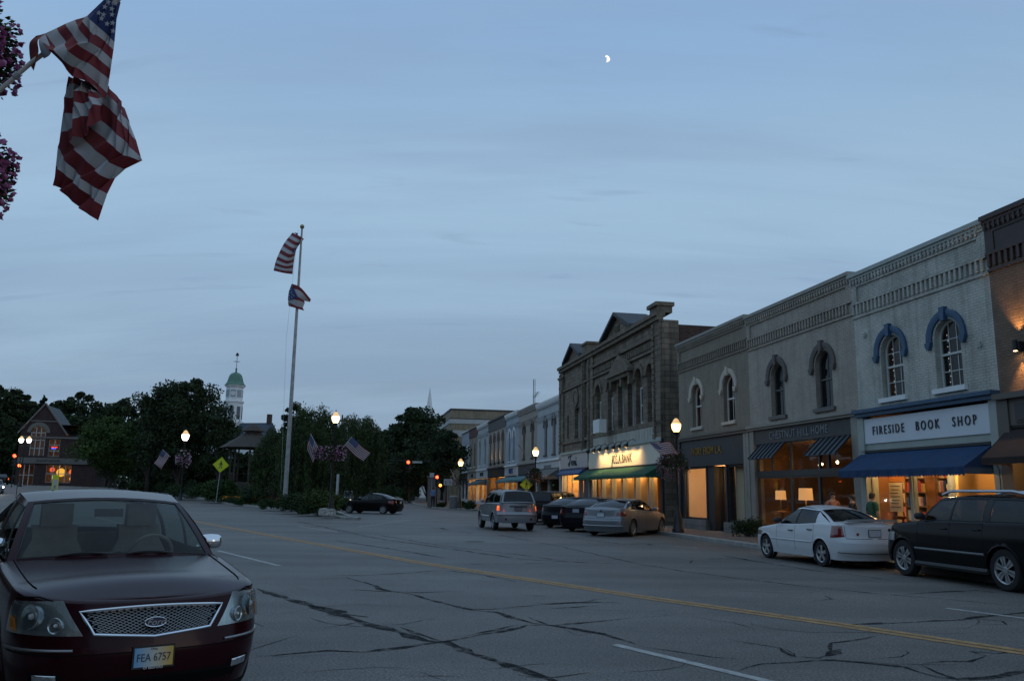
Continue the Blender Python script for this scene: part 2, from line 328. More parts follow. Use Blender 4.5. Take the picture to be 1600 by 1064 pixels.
so = [(45, -.3), (45, 2.6), (-34, 2.6), (-39, 3.3), (-43, 5.4), (-48, 7.6), (-70, 7.9), (-80, 7.4), (-89, 5.0), (-90, -.3)]
slab('pavement', [(FP(u, o).x, FP(u, o).y) for u, o in so], .14, PAVE)
so = [(-96, -.3), (-97, 6), (-104, 7.6), (-190, 8), (-190, -.3)]
slab('pavement', [(FP(u, o).x, FP(u, o).y) for u, o in so], .14, PAVE)
park = slab('park_lawn', [(-8.3, 46.7), (-9.0, 46.9), (-21.4, 71.8), (-34.5, 96.5), (-60, 143), (-27, 143), (-22.5, 115), (-16.6, 86), (-11.9, 59.5), (-8.9, 48.5), (-8.2, 47.1)], .15, LAWN, .3)
slab('near_pavement', [(1.2, -3.2), (-80, 130), (-88, 130), (-10, -12), (1.2, -12)], .14, CONC)
slab('corner_pavement', [(-52, 112), (-66, 138), (-110, 118), (-90, 96), (-70, 108)], .12, CONC)
# paint
def ribbon(b, pts, w, z, wob=0.0, taper=False, seed=0):
    rr = random.Random(seed); P = []
    for p, q in zip(pts[:-1], pts[1:]):
        p = Vector(p); q = Vector(q); n = max(1, int((q - p).length / .22)); P += [p.lerp(q, k / n) for k in range(n)]
    P.append(Vector(pts[-1])); L = []; n = len(P); ww = w; ox = 0
    for i, p in enumerate(P):
        t = (P[min(i + 1, n - 1)] - P[max(i - 1, 0)]); t.normalize(); nn = Vector((-t.y, t.x)); e = 1.0
        if wob: ww = w * (.35 + 1.2 * rr.random() ** 1.4); ox = ox * .6 + rr.uniform(-1, 1) * wob
        if taper: e = min(1, (min(i, n - 1 - i) + .3) / 3)
        c = p + nn * ox; L.append([(c.x - nn.x * ww * e / 2, c.y - nn.y * ww * e / 2, hz_(c.x, c.y) + z), (c.x + nn.x * ww * e / 2, c.y + nn.y * ww * e / 2, hz_(c.x, c.y) + z)])
    b.grid(L)
def paintmat(name, col):
    m = mat(name, col, .7, var=.25, vscale=6, detail=8); nt = m.node_tree; b = nt.nodes['Principled BSDF']
    nz = N(nt, 'ShaderNodeTexNoise'); nz.inputs['Scale'].default_value = 9; nz.inputs['Detail'].default_value = 9; nz.inputs['Roughness'].default_value = .75
    tcn = N(nt, 'ShaderNodeTexCoord'); LK(nt, tcn.outputs['Object'], nz.inputs[0])
    mr = N(nt, 'ShaderNodeMapRange'); mr.inputs[1].default_value = .34; mr.inputs[2].default_value = .46; mr.inputs[3].default_value = .35; mr.inputs[4].default_value = .97; LK(nt, nz.outputs[0], mr.inputs[0]); LK(nt, mr.outputs[0], b.inputs['Alpha']); return m
YEL = paintmat('worn_yellow_paint', (.36, .21, .08)); WPT = paintmat('worn_white_paint', (.38, .38, .36))
g2 = lambda *p: tuple(gp(*p)[:2])
yl = [(9.5, 4.4), g2(1600, 1019), g2(1300, 974), g2(1000, 932), g2(662, 880), g2(440, 840), g2(298, 813), (-24, 56), (-38, 81), (-64, 127), (-80, 155)]
yv = [Vector(p) for p in yl]
for s_ in (-.1, .1):
    pts = []
    for i, p in enumerate(yv):
        t = (yv[min(i + 1, len(yv) - 1)] - yv[max(i - 1, 0)]).normalized(); pts.append(tuple(p + Vector((-t.y, t.x)) * s_))
    b = MB(); ribbon(b, pts, .15, .005); b.build('yellow_line', YEL, road)
for a, c, w in [((340, 860), (437, 884), .12), ((960, 1007), (1215, 1068), .12), ((1478, 950), (1640, 971), .11), ((467, 822), (527, 831), .1), ((150, 808), (220, 826), .12), ((1025, 851), (1090, 856), .09), ((690, 800), (740, 806), .1), ((640, 812), (560, 823), .1)]:
    b = MB(); ribbon(b, [g2(*a), g2(*c)], w, .005); b.build('white_dash', WPT, road)
# tar-sealed cracks
TAR = mat('crack_sealer_tar', (.011, .011, .012), .85, spec=.15, var=.3, vscale=8, bump=.2, bscale=20)
K1 = lambda l: [(400 + x / 2.667, 800 + y / 2.667) for x, y in l]; K2 = lambda l: [(1000 + x / 2.667, 800 + y / 2.667) for x, y in l]
cracks = [(K1([(0, 318), (100, 350), (220, 390), (330, 425), (480, 470), (600, 500), (700, 535), (780, 545), (900, 590), (1050, 640), (1200, 690), (1320, 730)]), .10),
 (K1([(210, 385), (300, 405), (380, 425), (470, 436)]), .22), (K1([(290, 430), (360, 440), (440, 455), (380, 468), (270, 483)]), .05), (K1([(600, 480), (700, 515), (800, 545)]), .10), (K1([(740, 540), (800, 535), (860, 560)]), .24),
 (K1([(0, 605), (150, 592), (300, 580), (450, 585), (600, 565), (700, 548), (780, 540), (880, 520), (1000, 500), (1130, 470), (1250, 470), (1400, 460), (1600, 440)]), .055),
 (K1([(0, 600), (120, 600), (260, 598), (420, 588)]), .03),
 (K1([(240, 278), (380, 272), (480, 300), (520, 320), (650, 342), (760, 372), (900, 408), (1000, 418), (1150, 462), (1300, 482), (1450, 508), (1580, 552)]), .06), (K1([(1280, 490), (1320, 510), (1350, 515), (1400, 500)]), .05),
 (K1([(240, 262), (450, 264), (640, 252), (780, 242), (900, 255), (1100, 290)]), .04), (K1([(310, 318), (500, 328), (680, 335), (870, 328)]), .04),
 (K1([(820, 402), (980, 405), (1200, 385), (1400, 372), (1600, 380)]), .05), (K1([(1230, 402), (1330, 395), (1430, 388)]), .12), (K1([(1380, 372), (1480, 355)]), .05), (K1([(1110, 346), (1220, 352)]), .05), (K1([(1160, 380), (1300, 376), (1500, 378)]), .06),
 (K1([(1390, 668), (1250, 688), (1180, 690), (1080, 675)]), .08), (K1([(1090, 468), (1000, 490), (860, 520)]), .05), (K1([(1130, 435), (1220, 470), (1330, 490)]), .05), (K1([(140, 402), (200, 398)]), .05), (K1([(480, 475), (620, 468), (760, 440)]), .025), (K1([(440, 525), (520, 515), (420, 510)]), .03),
 (K1([(170, 38), (500, 108), (800, 152), (1100, 195), (1400, 212), (1600, 216)]), .06), (K1([(330, 118), (600, 158), (800, 195)]), .06), (K1([(480, 90), (760, 138), (1100, 178), (1300, 205)]), .04), (K1([(840, 218), (1100, 216), (1300, 208)]), .03), (K1([(700, 62), (770, 66), (800, 76)]), .08), (K1([(850, 82), (910, 90)]), .08),
 (K2([(370, 530), (500, 550), (590, 565), (640, 602), (740, 607), (800, 580), (812, 548), (900, 537), (990, 515)]), .055), (K2([(775, 600), (800, 585), (825, 570)]), .2), (K2([(610, 570), (640, 590), (655, 605)]), .1),
 (K2([(400, 660), (500, 630), (650, 625), (800, 615), (950, 628), (1100, 648), (1250, 688), (1400, 702)]), .055), (K2([(900, 618), (1020, 632), (1150, 652)]), .09), (K2([(0, 560), (150, 580), (300, 605), (420, 612)]), .035),
 (K2([(800, 474), (1000, 463), (1300, 450), (1480, 430), (1600, 418), (1700, 405)]), .055), (K2([(1320, 455), (1400, 445), (1500, 455), (1512, 466), (1400, 466)]), .035),
 (K2([(1180, 635), (1280, 625), (1390, 626), (1460, 600), (1390, 582), (1500, 590), (1640, 575)]), .04), (K2([(1180, 635), (1240, 670), (1320, 697), (1450, 690), (1600, 660), (1700, 640)]), .07), (K2([(990, 610), (1080, 600), (1110, 585), (1090, 575)]), .025),
 (K2([(700, 372), (800, 362), (770, 350), (810, 347)]), .05), (K2([(-600, 92), (-300, 150), (0, 216), (180, 246), (400, 275), (700, 310), (1000, 340), (1300, 365), (1600, 395)]), .035), (K2([(1090, 345), (1200, 336), (1400, 325), (1520, 340)]), .05),
 (K2([(240, 196), (400, 192), (550, 215), (700, 240), (900, 262), (1080, 290)]), .05), (K2([(330, 178), (400, 190), (480, 205)]), .1), (K2([(-350, 100), (-200, 118), (-60, 135), (20, 130), (60, 140)]), .05), (K2([(0, 440), (100, 430), (150, 425)]), .06), (K2([(210, 215), (222, 200)]), .06)]
nt = TAR.node_tree; _nz = N(nt, 'ShaderNodeTexNoise'); _nz.inputs['Scale'].default_value = 5; _nz.inputs['Detail'].default_value = 8; _nz.inputs['Roughness'].default_value = .7; _tc = N(nt, 'ShaderNodeTexCoord'); LK(nt, _tc.outputs['Object'], _nz.inputs[0])
_mr = N(nt, 'ShaderNodeMapRange'); _mr.inputs[1].default_value = .38; _mr.inputs[2].default_value = .58; _mr.inputs[3].default_value = .08; _mr.inputs[4].default_value = .95; LK(nt, _nz.outputs[0], _mr.inputs[0]); LK(nt, _mr.outputs[0], nt.nodes['Principled BSDF'].inputs['Alpha'])     # the sealer is worn through in places
b = MB()
for i, (pl, w) in enumerate(cracks): ribbon(b, [g2(*p) for p in pl], w * 1.45 + .01, .003 + .00003 * i, wob=.03, taper=True, seed=i)
b.build('crack_sealer', TAR, road, kind='stuff')
b = MB(); rr = random.Random(21)                                   # fine branching cracks left unsealed
for k in range(26):
    x, y = rr.uniform(250, 1580), rr.uniform(835, 1060)
    if x < 430 and y > 860: continue
    P = [gp(x, y)]; a = rr.uniform(0, 6.28)
    for j in range(rr.randint(3, 9)): a += rr.uniform(-.7, .7); P.append(P[-1] + Vector((math.cos(a), math.sin(a), 0)) * rr.uniform(.15, .5))
    ribbon(b, [tuple(p[:2]) for p in P], .014, .0022 + k * 1e-5, wob=.01, taper=True, seed=500 + k)
b.build('hairline_cracks', mat('dark_crack', (.03, .03, .03), .9, spec=.1), road, kind='stuff')  # one flat dark grey for all the crack ribbons
b = MB(); b.lathe([(.001, .006), (.32, .006), (.33, .004)], 24); mh = b.build('manhole_cover', mat('cast_iron_cover', (.05, .048, .045), .6, .4, bump=.6, bscale=40), road); mh.location = gp(742, 846)
# ------------------------------------------------------------------ the row of shops
WARM = (1.0, .55, .2); WARM2 = (1.0, .62, .28)
def root_at(name, label, u0, cat='building', group='shop buildings along the street'):
    return thing(name, label, cat, FP(u0, 0, 0), FRZ, group)
def arch_poly(c, w, z0, zs, n=10, pointed=0.0):
    r_ = w / 2; pts = [(c - r_, z0), (c + r_, z0)]
    for k in range(n + 1):
        a = PI * k / n; pts.append((c + r_ * math.cos(a), zs + r_ * (1 + pointed) * math.sin(a) ** (1 if not pointed else .9)))
    return pts
def arch_window(root, c, w, z0, zs, fm, hm, hood=True, muntins='6', pointed=0.0, sill=None, hw=.2, far=False, curtain=None, y=.16):
    wi = MB(); r_ = w / 2; t = .06
    o = arch_poly(c, w - .02, z0 + .01, zs, pointed=pointed); i = arch_poly(c, w - .02 - 2 * t, z0 + t + .01, zs, pointed=pointed)
    n = len(o); wi.add([(x, y, z) for x, z in o] + [(x, y, z) for x, z in i] + [(x, y + .06, z) for x, z in i], [(k, (k + 1) % n, n + (k + 1) % n, n + k) for k in range(n)] + [(n + k, n + (k + 1) % n, 2 * n + (k + 1) % n, 2 * n + k) for k in range(n)])
    win = wi.build('window', fm, root)
    zm = lerp(z0, zs + r_, .5); b = MB(); b.box(c - r_ + t, c + r_ - t, y - .01, y + .05, zm - .03, zm + .03); b.build('meeting_rail', fm, win)
    if muntins:
        b = MB(); q = .011 if not far else .02; ztop = zs + r_ * (1 + pointed) - t
        for k in ((1 / 3, 2 / 3) if muntins == '6' else (.5,)):
            x = c - r_ + t + (w - 2 * t) * k; dz = math.sqrt(max(0, r_ ** 2 - (x - c) ** 2)); b.box(x - q, x + q, y + .02, y + .045, z0 + t, zs + dz * (1 + pointed) - t * .8)
        if muntins == '6':
            for zz in ((z0 + zm) / 2, zs - .02): b.box(c - r_ + t, c + r_ - t, y + .018, y + .043, zz - q, zz + q)
        b.build('muntins', fm, win)
    b = MB(); b.add([(x, y + .035, z) for x, z in i], [tuple(range(len(i)))]); b.build('pane', WGLASS, win)
    b = MB(); b.box(c - r_ - .05, c + r_ + .05, y + .35, y + .4, z0 - .1, zs + r_ + .3); b.build('blind', curtain or mat('dim_curtain', (.06, .055, .05), .9, var=.4, vscale=3, stretch=(6, 6, .3)), win)
    b = MB(); b.box(c - r_ - .12, c + r_ + .12, -.09, .13, z0 - .12, z0 + .005); b.build('sill', sill or fm, win)
    if hood:
        b = MB(); r1, r2 = r_ + .06, r_ + .06 + hw; m = 14; fr = []; bk = []
        ring = lambda rr: [(c - rr, zs - .05)] + [(c + rr * math.cos(PI - PI * k / m), zs + rr * (1 + pointed) * math.sin(PI * k / m)) for k in range(m + 1)] + [(c + rr, zs - .05)]
        A, B = ring(r1), ring(r2); k = len(A)
        rm = [(a[0] * .3 + q[0] * .7, a[1] * .3 + q[1] * .7) for a, q in zip(A, B)]
        b.grid([[(x, .0, z) for x, z in A], [(x, -.05, z) for x, z in A], [(x, -.085, z) for x, z in rm], [(x, -.07, z) for x, z in B], [(x, 0, z) for x, z in B]])
        h_ = b.build('window_hood', hm, root, smooth_=True, angle=30)
        if not far:
            b = MB(); zt = zs + (r1 + hw) * (1 + pointed); b.prism([(c - .07, zt - .3), (c + .07, zt - .3), (c + .1, zt + .07), (c - .1, zt + .07)], -.12, .0); b.build('keystone', hm, h_)
            for s in (-1, 1):
                b = MB(); x = c + s * (r1 + hw / 2); b.prism([(x - hw * .62, zs - .05), (x + hw * .62, zs - .05), (x + hw * .5, zs - .14), (x + hw * .2, zs - .25), (x - hw * .2, zs - .25), (x - hw * .5, zs - .14)], -.11, .0); b.build('hood_corbel', hm, h_)
    return win
def cornice(root, w, zt, m, dm, panel=True, dent=True, z_d=None, far=False):
    b = MB(); b.box(-.02, w + .02, -.16, .25, zt - .12, zt); b.box(0, w, -.11, .2, zt - .2, zt - .118); b.build('coping', m, root)
    if dent:
        b = MB(); b.box(0, w, -.075, .0, zt - .3, zt - .2); st = .16 if not far else .4
        for k in range(int(w / st)): b.box(k * st + .03, k * st + st * .6, -.105, -.07, zt - .36, zt - .2)
        b.build('brick_cornice', dm, root, kind='stuff')
        zd = z_d or zt - 1.0; b = MB(); st = .19 if not far else .45; b.box(0, w, -.08, .0, zd, zd + .07); b.box(0, w, -.05, 0, zd - .42, zd - .36)
        for k in range(int(w / st)): b.box(k * st + .04, k * st + st * .62, -.07, .0, zd - .3, zd)
        b.build('corbel_table', dm, root, kind='stuff')
    if panel:
        b = MB(); b.box(.0, .28, -.05, 0, zt - 1.0, zt - .3); b.box(w - .28, w, -.05, 0, zt - 1.0, zt - .3); b.box(.28, w - .28, -.05, 0, zt - .44, zt - .3); b.build('parapet_frame', dm, root)
def shell(root, w, zt, dep, m, roofm=None, x0=0.0, zb=.1):
    b = MB(); b.add([(x0 + .004, .002, zb), (x0 + .004, dep, zb), (x0 + .004, dep, zt - .1), (x0 + .004, .002, zt - .1)], [(0, 1, 2, 3)]); b.add([(w - .004, .002, zb), (w - .004, dep, zb), (w - .004, dep, zt - .1), (w - .004, .002, zt - .1)], [(0, 1, 2, 3)])
    b.add([(x0, dep, zb), (w, dep, zb), (w, dep, zt - .1), (x0, dep, zt - .1)], [(0, 1, 2, 3)]); b.build('side_wall', m, root)
    b = MB(); b.box(x0 + .02, w - .02, .21, dep - .02, zt - .6, zt - .45); b.build('roof', roofm or mat('tar_roof', (.03, .03, .032), .9), root)
def room(root, x0, x1, y0, y1, z0, z1, wall, floor=None):
    b = MB(); b.add([(x0, y0, z0), (x1, y0, z0), (x1, y1, z0), (x0, y1, z0)], [(0, 1, 2, 3)]); b.build('shop_floor', floor or mat('shop_floor_wood', (.16, .09, .045), .5, var=.3, vscale=4), root)
    b = MB(); b.add([(x0, y0, z0), (x0, y1, z0), (x0, y1, z1), (x0, y0, z1), (x1, y0, z0), (x1, y1, z0), (x1, y1, z1), (x1, y0, z1)], [(0, 1, 2, 3), (4, 5, 6, 7), (1, 5, 6, 2), (3, 2, 6, 7)]); b.build('shop_interior_wall', wall, root)
def pane(root, x0, x1, z0, z1, y, fm, t=.05, name='shop_window', d=.08):
    b = MB(); b.box(x0, x0 + t, y - d / 2, y + d / 2, z0, z1); b.box(x1 - t, x1, y - d / 2, y + d / 2, z0, z1); b.box(x0 + t, x1 - t, y - d / 2, y + d / 2, z0, z0 + t); b.box(x0 + t, x1 - t, y - d / 2, y + d / 2, z1 - t, z1)
    f = b.build(name, fm, root); b = MB(); b.add([(x0 + t, y, z0 + t), (x1 - t, y, z0 + t), (x1 - t, y, z1 - t), (x0 + t, y, z1 - t)], [(0, 1, 2, 3)]); b.build('pane', GLASS, f); return f
def awning(root, x0, x1, zt, zb, out, m, val=.2, scallop=False, name='awning', ribs=0, ribm=None, sides=True, sag=.03):
    b = MB(); n = 24; k = 6; rows = []
    for j in range(k + 1):
        t = j / k; rows.append([(lerp(x0, x1, i / n), -.05 - out * t, lerp(zt, zb, t) - sag * math.sin(PI * t) * (1 + .4 * math.sin(i * 1.7)) * (.5)) for i in range(n + 1)])
    b.grid(rows); b.grid([[(x, y, z - .012) for x, y, z in r_] for r_ in rows], flip=True)
    if sides:
        for x in (x0, x1): b.add([(x, -.05, zt), (x, -.05 - out, zb), (x, -.05, zb)], [(0, 1, 2)])
    a = b.build(name, m, root, smooth_=True, angle=30)
    if val:
        b = MB(); nn = int((x1 - x0) / .11) * 4 if scallop else 10; top = []; bot = []
        for i in range(nn + 1):
            x = lerp(x0, x1, i / nn); s = abs(math.sin(PI * i / 4)) * .05 if scallop else 0
            top.append((x, -.052 - out, zb)); bot.append((x, -.045 - out + .015 * math.sin(i * .37), zb - val - s))
        b.grid([top, bot])
        b.grid([[(x, y + .006, z) for x, y, z in top], [(x, y + .006, z) for x, y, z in bot]])
        for x in (x0, x1):
            b.add([(x, -.05, zb), (x, -.05 - out, zb), (x, -.05 - out, zb - val), (x, -.05, zb - val)], [(0, 1, 2, 3)])
        b.build('valance', m, a)
    if ribs:
        for i in range(ribs + 1):
            x = lerp(x0 + .02, x1 - .02, i / ribs); b = MB(); b.bar((x, -.05, zt + .02), (x, -.05 - out, zb + .02), .035, .04); b.build('rib', ribm or m, a)
    b = MB()
    for x in (x0 + .06, x1 - .06): b.tube([(x, 0, zb + .02), (x, -.03 - out, zb - .02)], .012, 6)
    b.build('support_arm', BLACK, a)
    if sides: b = MB(); b.box(x0, x1, -.1, .02, zt + .0, zt + .07); b.build('awning_top_strip', BLACK, a)  # black strip added over the top gap to stop light leaking
    return a
def bulbs(root, pts, r_=.045, e=18, col=(1, .66, .3), en=6, lcol=WARM2):
    for p in pts:
        b = MB(); b.lathe([(0.001, .05), (.03, .035), (r_, 0), (.03, -.04), (.001, -.05)], 8, p); o = b.build('light_bulb', emis('bulb_%d' % e, col, e), root, smooth_=True, angle=None)
        if en: light('bulb_light', root, (p[0], p[1], p[2] - .12), en, lcol, .05)

# ---- painted brick walls
BK_PALE = brickmat('pale_grey_green_painted_brick', (.5, .495, .44), (.39, .39, .35), var=.06, stain=.3)
BK_TAUPE = brickmat('taupe_painted_brick', (.40, .355, .295), (.28, .25, .21), var=.06, stain=.2)
BK_BROWN = brickmat('brown_painted_brick', (.27, .232, .18), (.19, .165, .13), var=.06, stain=.2)
BK_RED = brickmat('old_red_brick', (.085, .042, .03), (.07, .058, .05), var=.3, stain=.3)
BK_RUST = brickmat('rust_brown_painted_brick', (.17, .115, .08), (.12, .085, .06), var=.12, stain=.2)
BLUE = mat('blue_paint', (.032, .082, .15), .55, var=.15, vscale=4); DKBR = mat('dark_brown_paint', (.055, .048, .046), .6, var=.15, vscale=3); CREAM = mat('cream_paint', (.48, .43, .35), .6, var=.1, vscale=3)
TAUPEP = mat('taupe_paint', (.26, .245, .21), .6, var=.1); PALEP = mat('pale_grey_green_paint', (.34, .375, .345), .6, var=.08); CHAR = mat('charcoal_paint', (.022, .022, .025), .5, var=.2, vscale=2); SIGNW = mat('white_sign_board', (.62, .66, .7), .5, var=.05, vscale=1)
AWBLUE = mat('royal_blue_canvas', (.006, .04, .11), .8, var=.15, vscale=3, bump=.15, bscale=60); AWBRN = mat('brown_canvas', (.025, .016, .013), .85, var=.2); AWDK = mat('dark_slate_awning_metal', (.03, .042, .055), .5, var=.15); AWGRN = mat('green_canvas', (.012, .085, .045), .85, var=.12, vscale=2)

# ---- bookshop
u0, u1, zt = 6.85, 12.6, 8.58; w = u1 - u0
r1 = root_at('bookshop_building', 'pale grey-green brick building with blue arched window hoods over the book shop', u0)
wins = [8.58 - u0, 10.93 - u0]
b = MB(); b.holed([(0, 4.25), (w, 4.25), (w, zt), (0, zt)], [arch_poly(c, 1.0, 4.52, 5.86) for c in wins], 0, .24); b.build('front_wall', BK_PALE, r1)
for c in wins: arch_window(r1, c, 1.0, 4.52, 5.86, mat('pale_sash_paint', (.5, .53, .5), .5), BLUE, sill=WHITE, hw=.19)
cornice(r1, w, zt, PALEP, BK_PALE); shell(r1, w, zt, 14, BK_RED)
b = MB(); b.box(.0, w, -.28, 0, 4.16, 4.26); b.box(0, w, -.2, 0, 4.05, 4.158); b.build('shopfront_cornice', BLUE, r1)
b = MB(); b.box(.12, w - .28, -.06, .05, 3.24, 3.98); sg = b.build('sign_board', SIGNW, r1)
text('FIRESIDE   BOOK   SHOP', 'lettering', mat('dark_lettering', (.02, .022, .028), .5), sg, (w / 2 - .02, -.075, 3.6), FACE, .36, .012, sx=.74, spacing=1.5)
b = MB(); b.box(0, w, -.02, .2, 2.98, 3.24); b.box(0, .3, -.1, .3, .12, 4.05); b.box(w - .3, w, -.1, .3, .12, 4.05); b.build('pilaster', PALEP, r1)
awning(r1, .12, w - .32, 2.97, 2.42, .85, AWBLUE, .17, True)
bk = mat('varnished_wood', (.3, .15, .06), .5, var=.3, vscale=3)
room(r1, .3, w - .3, .3, 7.5, .2, 2.96, mat('tan_shop_wall', (.22, .1, .035), .8, var=.15, vscale=2))
x = [.3, 2.12, 3.68]
pane(r1, .3, 2.1, .5, 2.95, .1, PALEP); pane(r1, 2.22, 3.66, .5, 2.95, .1, PALEP)
b = MB(); b.box(2.1, 2.22, .02, .2, .3, 2.95); b.box(3.66, 3.8, .02, .2, .3, 2.95); b.box(.3, 3.8, .02, .22, .12, .5); b.build('mullion', PALEP, r1)
# recessed entrance on the right
b = MB(); b.box(3.95, 4.05, .02, 1.6, .15, 2.95); b.box(4.75, 4.95, .9, 1.1, .15, 2.95); b.build('door_jamb', mat('golden_paint', (.5, .32, .12), .6), r1)
pane(r1, 4.05, 4.75, .2, 2.6, 1.55, DKBR, .09, 'shop_door'); pane(r1, 4.95, w - .3, .5, 2.9, .9, DKBR, .06)
# book displays: shelves and single books
COLS = [(.5, .08, .05), (.6, .45, .1), (.1, .25, .1), (.55, .5, .4), (.05, .1, .25), (.6, .25, .08), (.45, .4, .32), (.3, .04, .06), (.65, .6, .5), (.7, .3, .35)]
BKM = [mat('book_cover_%d' % i, c, .6) for i, c in enumerate(COLS)]
rr = random.Random(3)
for (sx, sw, sy) in [(1.15, .95, .55), (2.25, 1.38, .75), (4.95, .5, 2.6), (.32, .75, 3.0)]:
    sh = thing('bookshelf', {1.15: 'full wooden bookshelf behind the left book shop window', 2.25: 'wide wooden bookshelf behind the right book shop window', 4.95: 'narrow wooden bookshelf seen through the book shop entrance', .32: 'bookshelf deep at the left inside the book shop'}[sx], 'bookshelf', FP(u0 + sx, -sy, .2), FRZ, 'bookshelves in the book shop'); b = MB()
    for zz in np.arange(.0, 2.5, .4): b.box(0, sw, 0, .3, zz, zz + .03)
    b.box(0, .04, 0, .3, 0, 2.45); b.box(sw - .04, sw, 0, .3, 0, 2.45); b.box(.0, sw, .28, .3, 0, 2.45); b.build('shelf_frame', bk, sh)
    for zz in np.arange(.03, 2.4, .4):
        xx = .06
        while xx < sw - .14:
            bw, bh = rr.uniform(.03, .09), rr.uniform(.2, .33)
            if rr.random() < .25: bw = rr.uniform(.15, .22)
            b = MB(); b.box(xx, xx + bw, .03, .2, zz + .003, zz + bh); b.build('book', rr.choice(BKM), sh); xx += bw + rr.choice([.008, .02, .06])
rk = thing('book_rack', 'rack of face-out colourful books along the left wall of the book shop', 'book rack', FP(u0 + .33, -.75, .2), FRZ); b = MB()
for zz in (.5, .9, 1.3, 1.7, 2.1): b.box(0, .1, 0, 3.4, zz, zz + .02)
b.build('rack_shelf', bk, rk); bms = [None] * len(BKM)
for zz in (.52, .92, 1.32, 1.72, 2.12):
    for j in range(14):
        if rr.random() < .12: continue
        b = MB(); hh, ww_ = rr.uniform(.22, .33), rr.uniform(.14, .2); b.add([(.09, 0, 0), (.05, 0, hh), (.05, ww_, hh), (.09, ww_, 0), (.07, 0, 0), (.03, 0, hh), (.03, ww_, hh), (.07, ww_, 0)], [(0, 1, 2, 3), (4, 5, 6, 7), (0, 1, 5, 4), (3, 2, 6, 7), (1, 2, 6, 5)]); o = b.build('book', rr.choice(BKM), rk); o.location = (0, .05 + j * .24, zz)
b = MB(); b.box(0, 3.2, 0, .55, 0, .28); wb = b.build('display_bench', bk); wb.location = FP(u0 + .35, -.25, .22); wb.rotation_euler[2] = FRZ; tag(wb, 'low wooden window ledge holding face-out books in the book shop', 'display bench')
for k in range(22):
    b = MB(); bw = rr.uniform(.14, .24); bh = rr.uniform(.2, .32); b.add([(0, 0, 0), (bw, 0, 0), (bw, .1, bh), (0, .1, bh), (0, .03, 0), (bw, .03, 0), (bw, .13, bh), (0, .13, bh)], [(0, 1, 2, 3), (4, 5, 6, 7), (0, 1, 5, 4), (3, 2, 6, 7), (0, 3, 7, 4), (1, 2, 6, 5)])
    ci = rr.randrange(len(BKM)); o = b.build('display_book', BKM[ci]); o.location = FP(u0 + .45 + .31 * (k % 10) + rr.uniform(0, .06), -(.3 + .2 * (k // 10)), .502 + .0 * k); o.rotation_euler[2] = FRZ
    tag(o, '%s book propped %s from left in %s of book shop window' % (('red', 'mustard', 'green', 'grey-beige', 'navy', 'orange', 'tan', 'dark red', 'cream', 'pink')[ci], ('first', 'second', 'third', 'fourth', 'fifth', 'sixth', 'seventh', 'eighth', 'ninth', 'tenth')[k % 10], ('front row', 'middle row', 'back row')[k // 10]), 'book', 'books on the window ledge of the book shop')
b = MB(); b.box(.33, .92, .62, .64, 1.25, 2.1); p_ = b.build('window_poster', mat('cream_poster', (.6, .52, .4), .7), r1); b = MB()
for k in range(7): b.box(.4 + .03 * (k % 2), .84 - .04 * (k % 3), .612, .618, 1.98 - k * .1, 2.0 - k * .1)
b.build('printed_line', mat('dark_lettering', (.02, .022, .028)), p_)
b = MB(); b.box(.33, 1.1, .64, .67, 2.12, 2.9); b.build('wood_panel', mat('orange_wood', (.5, .2, .05), .5, var=.25, vscale=2), r1)
bulbs(r1, [(1.5, 1.2, 2.75), (1.62, 1.6, 2.7), (2.9, 2.2, 2.75)], en=4, lcol=WARM); bulbs(r1, [(5.15, 1.4, 2.7)], en=6, lcol=WARM)
for c in wins:
    for k in range(9): b = MB(); b.lathe([(.001, .014), (.014, 0), (.001, -.014)], 6, (c - .36 + .03 * (k % 2), .3, 4.72 + k * .16)); b.build('fairy_light', emis('fairy_light', (1, .85, .6), .9), r1)
light('shop_light', r1, (1.25, .18, 2.8), 9, WARM, .05); light('shop_light', r1, (2.95, .2, 2.85), 4, WARM, .05); light('shop_light', r1, (3.2, 5.0, 2.7), 6, WARM, .1)
b = MB(); b.lathe([(.02, .1), (.06, .06), (.075, 0), (.06, -.06), (.001, -.08)], 10, (4.15, -.35, 2.42)); b.build('entrance_lamp', emis('bulb_18', (1, .66, .3), 18), r1, smooth_=True)
light('entrance_light', r1, (4.15, -.35, 2.28), 5, WARM2, .06)

for ax, az in ((.55, 6.55), (5.25, 5.45)):
    b = MB()
    for k in range(5): a = k * 2 * PI / 5; b.bar((ax, -.02, az), (ax + .09 * math.cos(a), -.02, az + .09 * math.sin(a)), .03, .03)
    b.build('wall_anchor', PALEP, r1)
b = MB(); b.tube([(w - .12, -.13, 2.9), (w - .2, -.16, 2.6), (w - .08, -.14, 2.35), (w - .05, -.13, .4)], .012, 5); b.build('cable', BLACK, r1)
# ---- brown building at the right edge, wall washed by an up-and-down lamp
v0, v1 = 12.6, 20.5; w = v1 - v0; zt = 8.62
r0 = root_at('brown_brick_building', 'rust-brown brick building lit by an up-down wall lamp at the right edge', v0)
b = MB(); b.holed([(0, 4.1), (w, 4.1), (w, zt), (0, zt)], [arch_poly(c, 1.0, 4.6, 5.9) for c in (2.6, 5.4)], 0, .24); b.build('front_wall', BK_RUST, r0)
for c in (2.6, 5.4): arch_window(r0, c, 1.0, 4.6, 5.9, DKBR, DKBR)
cornice(r0, w, zt, mat('dark_maroon_brown_paint', (.05, .035, .034), .6, var=.2), mat('dark_maroon_brown_paint', (.05, .035, .034))); shell(r0, w, zt, 14, BK_RED)
b = MB(); b.box(.3, w - .3, -.03, .0, zt - .95, zt - .45); b.build('parapet_panel', mat('dark_maroon_brown_paint', (.05, .035, .034)), r0)
